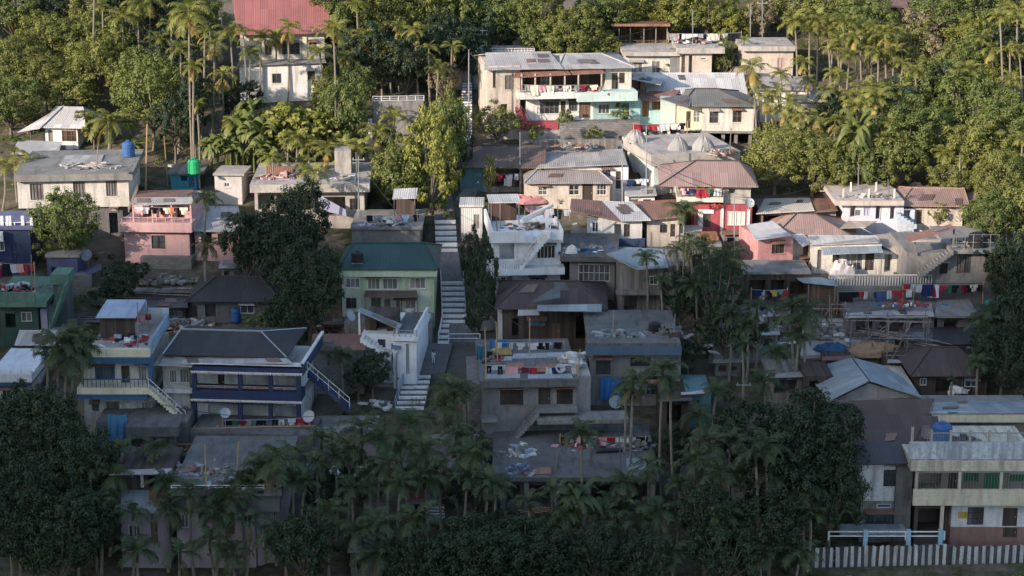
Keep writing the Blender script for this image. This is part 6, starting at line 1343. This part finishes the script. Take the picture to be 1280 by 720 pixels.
# ---- palms
def frond(b, base, az, el, L_, droop, nl, ll, r, w=.075, rw=.03):
    p = Vector(base); h = Vector((math.cos(az), math.sin(az), 0)); pts = [p.copy()]; n = 9; e = el; sg = L_ / n
    for i in range(n):
        p = p + (h * math.cos(e) + Vector((0, 0, math.sin(e)))) * sg; e -= droop / n * (.5 + i / n); pts.append(p.copy())
    b.tube(pts, [rw * (1 - .8 * i / n) for i in range(n + 1)], 3, cap=False)
    side = Vector((-h.y, h.x, 0))
    for k in range(nl):
        f = .14 + .86 * (k + .5) / nl; i = min(n - 1, int(f * n)); q = pts[i].lerp(pts[i + 1], f * n - i); d = (pts[i + 1] - pts[i]).normalized(); up = side.cross(d)
        l = ll * (1 - .55 * abs(f - .4)) * r.uniform(.85, 1.15)
        for sd in (-1, 1):
            t = (side * sd * .85 + d * .62 + up * r.uniform(-.15, .3)).normalized(); tip = q + t * l - Vector((0, 0, l * r.uniform(.18, .42))); mid = q + t * l * .5; ww = d * w * .5
            b.face([q - ww * .6, mid - ww, tip, mid + ww, q + ww * .6])
def palmcrown(seed, nf, L_, nl, ll, lo=-.15, dead=0, w=.085, rw=.035):
    r = random.Random(seed); b = MB(); dd = MB()
    for i in range(nf):
        if r.random() < .1: continue
        f = i / nf; el = 1.35 - (1.35 - lo) * f ** .8 + r.uniform(-.12, .12); frond(b, (0, 0, .1), i * 2.39996 + r.uniform(-.25, .25), el, L_ * r.uniform(.85, 1.1) * (.75 if f < .15 else 1), 1.3 + r.uniform(0, .6), nl, ll, r, w, rw)
    for i in range(dead): frond(dd, (0, 0, -.35), i * 2.1 + r.uniform(-.4, .4), -.65 + r.uniform(-.25, .2), L_ * .8, 1.0, nl - 2, ll * .75, r, w, rw)
    return b, dd
def palmtrunk(seed):
    r = random.Random(seed); b = MB(); n = 8; a = r.uniform(-.5, .5); c = r.uniform(-.5, .5)
    b.column([Vector((a * math.sin(math.pi * i / n) * 2.2, c * math.sin(math.pi * i / n) * 2.2, i / n)) for i in range(n + 1)], [1.15] + [1 - .25 * i / n for i in range(1, n + 1)], 7); return b.mesh('trunk', PBARK)
PTR = [palmtrunk(i) for i in range(4)]
def shaft():
    b = MB(); b.lathe([(.1, -1.0), (.13, -.8), (.12, -.2), (.06, .35)], 8); return b.mesh('crownshaft', LEAF['blade'])
SHAFT = shaft()
SHAFTD = SHAFT.copy(); SHAFTD.materials[0] = LEAF['bladeshade']
def fruitm():
    r = random.Random(4); b = MB()
    for i in range(26): d = rdir(r); leaf(b, Vector((.22, 0, -1.15)) + d * .3, d, .16, .14, r)
    for a in (0, 1.5): b.tube([(0, 0, -.9), (.25 * math.cos(a), .25 * math.sin(a), -1.3)], .03, 4)
    return b.mesh('fruit_cluster', LEAF['gold'])
FRUIT = fruitm()
FRUITD = FRUIT.copy(); FRUITD.materials[0] = LEAF['goldshade']
PK = {}
for key, args in (('full', dict(nf=13, L_=2.3, nl=20, ll=.8, dead=0, w=.095)), ('skirt', dict(nf=12, L_=2.25, nl=19, ll=.78, dead=5, w=.095)), ('sparse', dict(nf=9, L_=2.15, nl=18, ll=.7, lo=.1, dead=1, w=.09)), ('droop', dict(nf=14, L_=2.55, nl=20, ll=.84, lo=-.5, dead=2, w=.095)), ('coco', dict(nf=15, L_=4.4, nl=30, ll=1.0, lo=-.4, dead=1, w=.14, rw=.06))):
    PK[key] = [palmcrown(sum(map(ord, key)) + i * 17, **args) for i in range(4)]
PKC = {}
PDESC = {'full': 'full-crowned', 'skirt': 'yellow-skirted', 'sparse': 'thin-crowned', 'droop': 'drooping', 'coco': 'broad-fronded'}
def palm(cx, cy, base, kind='full', size=1.0, col=None, bx=None):
    col = col or ('palmshade' if base > 345 else 'palm')  # palms low on the slope take the leaf colour with painted shade
    i = vr.randrange(4); key = (kind, i, col)
    if key not in PKC:
        b, dd = PK[kind][i]; PKC[key] = (b.mesh('crown', LEAF[col]), dd.mesh('dead_frond', LEAF['gold' if col == 'palm' else 'goldshade']) if dd.v else None)
    bx = bx if bx is not None else cx + vr.uniform(-6, 6); g = P(bx, base); t = at_y(cx, cy + 2, g.y); h = max(1.0, t.z - g.z)
    nm = 'coconut_palm' if kind == 'coco' else 'areca_palm'; root = empty(nm, g)
    sh = (t.x - g.x) / h; root.rotation_euler = (0, math.atan(sh), 0); hh = h / math.cos(math.atan(sh))
    k = size * vr.uniform(.58, .84); lm, dm = PKC[key]; az = vr.uniform(0, 6.28)
    link('crown', lm, root, (0, 0, hh), (k, k, k), (0, 0, az)); 
    if dm: link('dead_frond', dm, root, (0, 0, hh), (k, k, k), (0, 0, az))
    rt = .12 if kind != 'coco' else .2; link('trunk', PTR[vr.randrange(4)], root, (0, 0, -.2), (rt, rt, hh + .2 - (.8 * k if kind != 'coco' else 0)))
    if kind != 'coco': link('crownshaft', SHAFT if col == 'palm' else SHAFTD, root, (0, 0, hh), (k, k, k))
    if kind in ('skirt', 'droop') or vr.random() < .3: link('fruit_cluster', FRUIT if col == 'palm' else FRUITD, root, (0, 0, hh), (k, k, k), (0, 0, vr.uniform(0, 6)))
    size_w = 'tall' if h > 9 else ('short' if h < 4.5 else 'mid-height'); root['category'] = 'palm'
    PLANTS.append((root, f'{size_w} {PDESC[kind]} {"coconut" if kind == "coco" else "areca"} palm', 'palm', bx, base)); return root
def bananam(seed):
    r = random.Random(seed); b = MB(); st = MB()
    for s_ in range(3):
        c = Vector((r.uniform(-.6, .6), r.uniform(-.6, .6), 0)); h = r.uniform(1.6, 2.6); st.tube([c, c + Vector((0, 0, h))], [.14, .08], 6)
        for k in range(7):
            az = k * 2.4 + r.uniform(-.3, .3); e = r.uniform(.5, 1.35); L_ = r.uniform(1.7, 2.5); p = c + Vector((0, 0, h - .1)); hd = Vector((math.cos(az), math.sin(az), 0)); sd = Vector((-hd.y, hd.x, 0)); prev = None; n = 8
            for i in range(n + 1):
                wd = .34 * math.sin(math.pi * min(1, (i + .6) / (n + .6))) + .02; L0 = p - sd * wd - Vector((0, 0, wd * .35)); R0 = p + sd * wd - Vector((0, 0, wd * .35))
                if prev: b.face([prev[0], prev[1], p, L0]); b.face([prev[1], prev[2], R0, p])
                prev = (L0, p.copy(), R0); p = p + (hd * math.cos(e) + Vector((0, 0, math.sin(e)))) * L_ / n; e -= r.uniform(.18, .34)
    return b.mesh('leaf_tuft', LEAF['blade']), st.mesh('stem', LEAF['blade'])
BAN = [bananam(i) for i in range(3)]; BAND = {}
for a_, c_ in BAN: q_ = a_.copy(); q_.materials[0] = LEAF['bladeshade']; BAND[a_.name] = q_
def banana(cx, cy, base, s=1.0):
    g = P(cx, base); root = empty('banana_plant', g, vr.uniform(0, 6)); root['category'] = 'banana plant'; a, c = BAN[vr.randrange(3)]; h = max(1, at_y(cx, cy, g.y).z - g.z); z = max(.6, h / 2.4)
    a = a if base < 400 else BAND[a.name]  # lower clumps use the tuft coloured as if in shade
    link('leaf_tuft', a, root, (0, 0, 0), (s, s, s * z)); link('stem', c, root, (0, 0, 0), (s, s, s * z)); PLANTS.append((root, 'broad-bladed banana clump', 'banana plant', cx, base))
T = tree
# ---------------- forest, top left
for a in (('big','green',20,15,42,34,60),('big','dark',70,8,40,32,52),('big','olive',120,10,36,40,62),('mid','dark',165,15,34,36,70),('big','dark',205,25,40,45,105),('big','dark',225,70,38,42,140),('mid','green',250,20,32,36,80),
  ('big','olive',14,78,44,36,126),('big','olive',66,52,44,36,104),('big','olive',112,52,40,34,104),('big','olive',58,96,44,32,140),('big','green',14,128,40,34,170),('mid','olive',92,116,34,30,150),('big','olive',125,80,40,40,138),('mid','green',150,60,30,36,112),
  ('big','green',193,115,48,52,185),('mid','olive',165,100,30,34,150),('mid','dark',220,150,26,34,205),('mid','dark',245,125,24,40,200),('small','green',35,142,22,16,166),('mid','olive',108,150,16,14,176),
  ('small','lime',118,162,16,14,184),('bush','green',20,176,20,8,188)): T(*a)
# ---------------- top centre
for a in (('big','green',425,22,48,48,90),('big','olive',478,18,46,50,88),('big','olive',528,14,44,42,78),('mid','green',572,12,34,40,76),('big','dark',460,72,40,42,122),('big','dark',508,78,40,40,130),('big','dark',556,55,42,42,112),('mid','dark',610,30,36,38,72),('big','green',630,16,40,38,66),('big','olive',668,18,40,38,68),
  ('mid','dark',590,66,30,30,108),('big','olive',712,42,44,36,84),('mid','green',678,48,30,26,84),('big','green',760,14,42,34,56),('mid','dark',735,24,30,30,66),('big','lime',806,8,36,32,46),('mid','lime',848,14,32,32,54),('big','olive',886,12,38,34,54),('mid','lime',915,28,26,26,62),('mid','olive',752,58,26,22,84),
  ('mid','green',430,140,32,48,196),('mid','olive',412,118,24,34,160),('broad','lime',358,158,44,34,204),('broad','lime',392,165,34,30,205),('mid','dark',305,128,26,30,172),('mid','green',447,108,24,34,160),
  ('mid','green',502,224,36,38,264),('tall','lime',538,200,34,62,266),('tall','green',560,170,26,54,240),('mid','olive',498,212,34,40,262),('mid','olive',556,152,30,36,206),('tall','dark',572,176,18,44,232),('small','green',488,180,22,22,210),('open','dry',555,100,20,24,140),
  ('open','olive',622,152,30,24,186),('small','olive',775,143,17,15,164),('small','green',706,152,12,18,174),('bush','gold',686,181,13,8,192),('tall','green',904,72,14,24,100),('small','olive',828,84,18,9,98),('small','lime',656,66,16,10,82)): T(*a)
# ---------------- right slope
for a in (('mid','olive',985,8,34,30,46),('mid','dry',945,22,22,26,58),('big','olive',1040,14,42,36,60),('big','green',1085,34,40,36,84),('mid','dry',1140,40,34,34,84),('big','green',1180,18,44,40,68),('big','green',1232,14,42,40,66),('mid','olive',1270,20,34,40,74),('big','olive',1130,64,38,34,112),('open','dry',1158,72,38,36,118),('big','lime',1215,52,38,34,100),('big','green',1205,82,40,40,136),('big','dark',1255,70,40,44,128),('mid','dark',1180,110,34,38,158),
  ('mid','dark',1045,140,30,26,174),('mid','green',1100,122,28,24,154),('mid','dark',1110,135,34,38,188),('open','olive',1000,165,30,28,200),('big','olive',968,196,40,38,242),('big','olive',1015,200,38,36,244),('mid','olive',1050,205,30,36,248),('mid','green',1090,210,28,34,250),
  ('big','green',1135,168,50,46,228),('mid','olive',1120,200,32,36,244),('big','green',1215,135,52,44,196),('big','green',1255,160,46,44,220),('big','olive',1215,185,44,40,240),('mid','olive',1188,222,30,26,254),('big','olive',1250,225,40,40,280),('big','green',1232,272,36,34,318),('mid','olive',1272,262,30,36,312),('mid','lime',1242,100,28,30,144),('mid','green',1150,110,30,34,158),('small','lime',1260,200,26,24,236),
  ('big','dark',1262,332,32,40,392),('big','dark',1270,405,36,46,474),('big','dark',1250,450,40,36,502),('mid','dark',1278,355,26,40,420),('mid','dark',1240,330,20,30,372),('mid','dark',1232,430,22,34,482)): T(*a)
# ---------------- middle
for a in (('big','green',85,280,42,46,338),('mid','dark',310,302,30,48,362),('big','dark',372,280,42,56,356),('mid','dark',352,315,34,46,380),('big','dark',388,352,42,52,424),('mid','dark',365,390,32,34,436),('bush','green',330,402,27,17,416),('mid','dark',150,350,26,24,384),('small','dark',135,372,24,16,392),('small','dark',172,338,18,14,356),
  ('tall','dark',604,345,20,46,400),('tall','dark',590,318,14,36,372),('small','dark',612,310,14,18,340),('open','dark',598,385,18,26,424),('mid','dark',466,462,24,26,498),('small','dark',448,475,16,22,502),('fine','dark',893,362,36,50,440),('fine','dark',872,335,24,44,400),('open','dark',905,410,34,40,462),('small','dark',940,418,22,22,450),('mid','dark',850,372,26,34,424),
  ('small','lime',515,250,10,7,262),('tall','lime',612,215,8,22,252),('small','green',700,250,8,5,258),('bush','dark',586,332,11,9,342),('bush','green',548,255,12,9,266),('small','dark',592,404,12,14,424),('small','lime',1088,300,7,5,308),('open','lime',1172,266,12,16,290),('small','lime',282,222,8,10,236)): T(*a)
for a in (('bush','olive',664,186,12,7,194),('bush','green',700,188,10,6,196),('small','olive',742,168,12,11,182),('bush','olive',722,180,12,7,188),('small','green',668,166,10,12,182),('bush','dry',756,184,12,6,191),('bush','green',560,268,9,8,277),('mid','dark',128,600,28,36,668),('small','dark',1062,470,16,14,492),('small','dark',860,440,18,18,472),('bush','dark',500,470,9,8,480),('small','dark',690,372,14,12,392)): T(*a)
T('open','red',892,254,13,14,292)
# ---------------- bottom
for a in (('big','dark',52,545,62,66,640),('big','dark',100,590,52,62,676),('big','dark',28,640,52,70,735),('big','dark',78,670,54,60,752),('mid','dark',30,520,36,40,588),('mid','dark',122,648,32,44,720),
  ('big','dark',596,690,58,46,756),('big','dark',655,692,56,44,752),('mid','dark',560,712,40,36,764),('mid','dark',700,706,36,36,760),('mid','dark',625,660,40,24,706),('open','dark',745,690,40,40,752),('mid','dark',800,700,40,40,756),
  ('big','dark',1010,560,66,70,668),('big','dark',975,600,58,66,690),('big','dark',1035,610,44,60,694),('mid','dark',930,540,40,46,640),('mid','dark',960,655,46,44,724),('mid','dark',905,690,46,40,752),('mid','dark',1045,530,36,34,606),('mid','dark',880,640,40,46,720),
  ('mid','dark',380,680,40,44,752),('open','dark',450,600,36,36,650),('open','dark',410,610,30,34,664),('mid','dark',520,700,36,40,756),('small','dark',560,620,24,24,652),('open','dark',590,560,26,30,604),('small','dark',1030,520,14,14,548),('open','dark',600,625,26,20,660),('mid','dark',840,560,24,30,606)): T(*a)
# ---------------- palms
for a in ((153,20,128,'full',1.15),(172,2,118,'droop',1.1),(187,-2,118,'droop',1.15),(236,14,214,'droop',1.5),(256,40,188,'sparse',1),(268,54,172,'skirt',1),(242,82,216,'skirt',.95),(288,38,138,'full',1.1,'palm'),(313,66,150,'full',1.0),(304,40,142,'sparse',.95),(326,44,128,'full',1),(345,44,122,'skirt',.9),(360,33,132,'skirt',1.15),(417,35,196,'full',1.35),(446,4,112,'full',1.1),(455,44,126,'skirt',1),
  (500,32,128,'skirt',.95),(519,36,134,'skirt',.95),(565,58,140,'sparse',1.1),(493,145,206,'full',1.25),(472,164,214,'skirt',1.15),(564,160,226,'full',1.0),(118,-18,140,'full',1,'palm',117),(337,196,262,'full',1.15),(372,172,228,'full',1.1),(360,178,226,'sparse',.9),(386,182,230,'full',1.0),(408,186,246,'skirt',1.05),(447,182,250,'skirt',1.05),(392,216,300,'full',1.25),(378,202,252,'droop',1.0),(425,200,250,'sparse',.8),
  (6,206,262,'full',1.1),(37,202,260,'full',1.15),(257,248,356,'full',1.15),(259,304,372,'droop',.95),(18,190,250,'sparse',.8),(290,150,210,'droop',.9),
  (994,26,118,'full',1.2),(1022,20,116,'droop',1.2),(1055,28,122,'full',1.25),(1068,46,132,'skirt',1.0),(1083,58,126,'sparse',1.0),(1106,42,134,'skirt',1.15),(1090,36,122,'full',1.0),(1044,92,166,'full',1.1),(1052,96,168,'sparse',1),(1004,76,140,'skirt',1.1),(1080,108,172,'full',1.05),(976,92,158,'full',1.0),(1100,116,196,'full',1.1),(1095,122,232,'skirt',1.05),(1082,124,236,'sparse',1),(1144,88,182,'full',1.1),(1208,86,186,'full',1.2),(1200,92,184,'sparse',1.0),(1214,90,184,'droop',1.0),(1250,20,158,'full',1.2),(1272,12,140,'full',1.15),(1262,60,158,'sparse',1.0),(1238,118,168,'sparse',.9),
  (940,84,186,'skirt',1.25),(956,122,188,'skirt',1.05),(972,112,180,'full',.9),(985,126,196,'droop',.95),(1022,146,206,'skirt',1.1),(1000,142,206,'droop',1),(1030,176,236,'droop',1.05),(990,160,214,'full',.9),(1112,150,240,'full',.9),(1278,172,250,'full',1.1),(1262,198,262,'full',1.05),(1240,196,252,'sparse',.9),(1130,110,190,'sparse',.9),(1066,160,232,'full',1.0),(1076,190,244,'full',.9),(1040,60,128,'sparse',1),(1155,30,96,'sparse',.9),(930,50,110,'sparse',.8),(1205,200,256,'full',.9),
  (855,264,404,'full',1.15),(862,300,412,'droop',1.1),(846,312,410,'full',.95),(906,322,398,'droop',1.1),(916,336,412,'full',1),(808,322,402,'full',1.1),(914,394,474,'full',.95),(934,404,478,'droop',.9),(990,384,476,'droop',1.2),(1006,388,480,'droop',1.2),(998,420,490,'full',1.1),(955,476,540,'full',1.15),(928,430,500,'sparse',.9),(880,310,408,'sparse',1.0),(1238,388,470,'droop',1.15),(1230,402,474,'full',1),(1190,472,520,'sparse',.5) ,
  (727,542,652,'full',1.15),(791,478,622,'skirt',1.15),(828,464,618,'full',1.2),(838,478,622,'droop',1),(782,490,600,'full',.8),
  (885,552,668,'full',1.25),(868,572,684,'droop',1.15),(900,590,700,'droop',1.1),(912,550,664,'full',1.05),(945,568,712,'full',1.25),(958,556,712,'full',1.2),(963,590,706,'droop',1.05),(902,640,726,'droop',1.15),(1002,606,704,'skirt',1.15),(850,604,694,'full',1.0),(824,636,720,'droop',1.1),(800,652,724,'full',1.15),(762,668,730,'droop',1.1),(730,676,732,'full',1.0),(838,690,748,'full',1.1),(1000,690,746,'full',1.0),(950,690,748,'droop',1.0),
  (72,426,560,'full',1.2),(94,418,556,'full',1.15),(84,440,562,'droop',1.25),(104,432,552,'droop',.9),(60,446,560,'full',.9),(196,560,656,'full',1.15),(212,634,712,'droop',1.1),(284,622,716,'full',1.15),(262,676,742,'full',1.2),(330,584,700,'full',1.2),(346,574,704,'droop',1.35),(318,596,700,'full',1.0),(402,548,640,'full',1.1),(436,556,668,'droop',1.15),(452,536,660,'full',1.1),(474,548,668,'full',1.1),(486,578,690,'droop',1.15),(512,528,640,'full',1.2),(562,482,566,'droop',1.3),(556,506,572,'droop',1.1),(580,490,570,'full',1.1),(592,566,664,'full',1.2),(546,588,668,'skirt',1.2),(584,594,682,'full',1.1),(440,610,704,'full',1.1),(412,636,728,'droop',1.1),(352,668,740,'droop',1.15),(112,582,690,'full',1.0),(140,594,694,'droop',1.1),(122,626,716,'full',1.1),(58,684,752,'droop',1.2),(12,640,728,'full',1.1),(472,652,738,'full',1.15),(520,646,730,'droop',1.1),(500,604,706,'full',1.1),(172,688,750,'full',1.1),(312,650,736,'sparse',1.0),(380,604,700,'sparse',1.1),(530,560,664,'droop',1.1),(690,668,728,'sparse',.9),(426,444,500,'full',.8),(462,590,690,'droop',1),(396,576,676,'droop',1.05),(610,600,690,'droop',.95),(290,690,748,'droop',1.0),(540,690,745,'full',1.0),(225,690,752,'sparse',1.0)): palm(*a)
for a in ((1012,40,120,'sparse',1),(1034,38,118,'full',1),(1046,50,126,'skirt',1),(1062,68,136,'full',.9),(1076,34,120,'full',1.1),(1098,64,142,'full',1),(1118,62,138,'sparse',1),(1128,78,160,'full',.9),(1010,100,160,'skirt',1),(1034,112,172,'full',1),(1060,118,182,'skirt',1),(1070,134,200,'full',1),(1016,176,226,'full',1),(1044,150,214,'skirt',.9),(1088,160,226,'full',1),(1104,172,244,'sparse',1),(1054,218,256,'full',.8),(980,138,196,'skirt',1),(964,140,190,'sparse',.9),(948,108,176,'full',.9),(1160,76,150,'sparse',1),(1190,62,140,'full',1),(1226,46,140,'full',1),(1240,60,150,'skirt',1),(1218,112,190,'sparse',1),(1264,100,176,'full',1),(1274,60,150,'full',1),(1250,150,226,'full',1),(1270,225,280,'full',1),(1226,210,262,'sparse',.8),(1180,190,250,'full',.9),
  (214,30,150,'sparse',1),(198,48,150,'full',1),(226,60,190,'full',.9),(278,92,180,'skirt',1),(262,110,196,'full',1),(246,128,212,'skirt',.8),(142,44,130,'sparse',1),(128,6,110,'full',1),(486,60,130,'full',.9),(536,60,140,'sparse',.9),(474,52,124,'full',.9),(432,70,140,'skirt',.9),(400,64,150,'full',1),(548,84,150,'full',.9),(432,180,236,'full',.9),(466,190,240,'full',.9),(350,200,258,'skirt',.9)): palm(*a)
for a in ((272,640,726,'droop',1.1),(206,600,700,'droop',1),(366,600,700,'full',1.1),(166,640,730,'full',1.05)): palm(*a)
for a in ((452,664,744,'full',1.1),(470,690,752,'droop',1.1),(300,600,708,'full',1.0),(236,612,716,'sparse',1.0),(420,572,676,'full',1.0),(368,566,660,'sparse',1),(500,556,650,'full',1),(530,596,680,'droop',1),(570,540,640,'full',1),(620,606,692,'full',1),(660,626,706,'sparse',1),(706,640,712,'full',1.05),(690,610,694,'full',.9),(780,600,690,'full',1.0),(810,580,676,'droop',1),(932,592,690,'full',1.1),(980,556,676,'full',1.1),(872,520,612,'full',1.0),(895,486,566,'full',.9),(970,440,520,'full',1),(946,384,460,'sparse',1),(870,356,440,'full',1),(890,338,420,'full',1),(826,352,430,'sparse',.9),(1222,452,520,'full',.9),(1014,640,716,'full',1),(92,640,726,'full',1.05),(30,600,700,'full',1),(150,560,664,'sparse',1)): palm(*a)
palm(136,150,204,'coco',1.0); palm(752,640,708,'sparse',.9)
for a in ((282,168,216,1),(304,156,214,1.2),(326,168,222,1.1),(296,180,222,.9),(270,176,214,.9),(334,180,226,.9),(172,172,206,.8),(1068,180,246,1.2),(1080,196,250,1),(1058,196,250,.9),(1052,172,236,.9),(715,628,700,1.1),(770,622,696,1),(690,640,704,.9),(320,140,196,1.1)): banana(*a)
# ---------------- labels that single out every plant
def relation(x, y, lx, ly):
    dx, dy = x - lx, (y - ly) * 1.6
    if abs(dx) >= abs(dy): return 'right of' if dx > 0 else 'left of'
    return 'in front of' if dy > 0 else 'behind'
buck = {}
for q in PLANTS:
    root, desc, cat, x, y = q; best = min(LAND, key=lambda l: (l[1] - x) ** 2 + ((l[2] - y) * 1.6) ** 2); rel = relation(x, y, best[1], best[2])
    buck.setdefault((desc, best[0], rel), []).append((math.hypot(x - best[1], (y - best[2]) * 1.6), q))
for (desc, short, rel), L_ in buck.items():
    L_.sort(key=lambda e: e[0])
    for i, (d, q) in enumerate(L_):
        lab = f'{desc} {rel} {short}'
        if len(L_) > 1: lab += ', nearest to it' if i == 0 else f', {ORD[i]} nearest to it'
        q[0]['label'] = lab
GRP = {'palm': 'palms among the houses', 'tree': 'trees on the hillside', 'bush': 'bushes between the houses', 'banana plant': 'banana plants on the slope'}
for q in PLANTS: q[0]['group'] = GRP[q[2]]
# ---------------- undergrowth
def undergrowth():
    r = random.Random(3); b = MB(); n = 0
    keep = [(535,210,600,520),(885,380,970,455),(1000,398,1122,450),(690,165,815,190),(704,284,810,310),(598,212,614,252),(1000,700,1290,722),(470,140,560,185)]
    while n < 1150:
        px, py = r.uniform(-30, 1310), r.uniform(-6, 760); g = P(px, py)
        if any(a < px < c and e < py < f for a, e, c, f in keep): continue
        bad = False
        for k in FOOT:
            dx, dy = g.x - k.O.x, g.y - k.O.y; a = dx * k.u.x + dy * k.u.y; d = dx * k.v.x + dy * k.v.y
            if -.9 < a < k.x1 + .9 and -3.2 < d < k.D + .6: bad = True; break
        if bad: continue
        rad = r.uniform(.3, .85) if r.random() < .8 else r.uniform(.8, 1.4); i0 = len(b.mi); clump(b, g + Vector((0, 0, rad * .35)), rad, int(34 + 26 * rad), .24, r, None, .5, .7); mi = r.choice((0, 0, 1, 2, 2, 3))
        for k in range(i0, len(b.mi)): b.mi[k] = mi
        n += 1
    o = b.build('undergrowth', [LEAF['green'], LEAF['olive'], LEAF['dark'], LEAF['dry']]); tag(o, 'low weeds and shrubs covering the open slope', 'undergrowth', kind='stuff')
undergrowth()

def woods():
    r = random.Random(8); b = MB(); n = 0
    spots = [(r.uniform(1335, 1560), r.uniform(40, 660)) for _ in range(46)] + [(r.uniform(-260, -70), r.uniform(60, 135)) for _ in range(14)] + [(r.uniform(-260, -60), r.uniform(370, 680)) for _ in range(22)]
    for px, py in spots:
        g = P(px, py); h = r.uniform(4.5, 8); R = r.uniform(2.2, 3.6); c = g + Vector((0, 0, h)); b.tube([g, g + Vector((.2, 0, h * .6)), c], [.22, .17, .1], 6, 3); mi = r.randrange(3)
        for k in range(16):
            d = rdir(r); i0 = len(b.mi); clump(b, c + Vector((d.x, d.y, d.z * .75)) * R * r.uniform(.4, .8), R * .36, 110, .34, r, d, .55)
            for q in range(i0, len(b.mi)): b.mi[q] = mi
    o = b.build('woods', [LEAF['green'], LEAF['olive'], LEAF['dark'], BARK]); tag(o, 'woodland carrying on along both sides of the settlement', 'woods', kind='stuff')
woods()
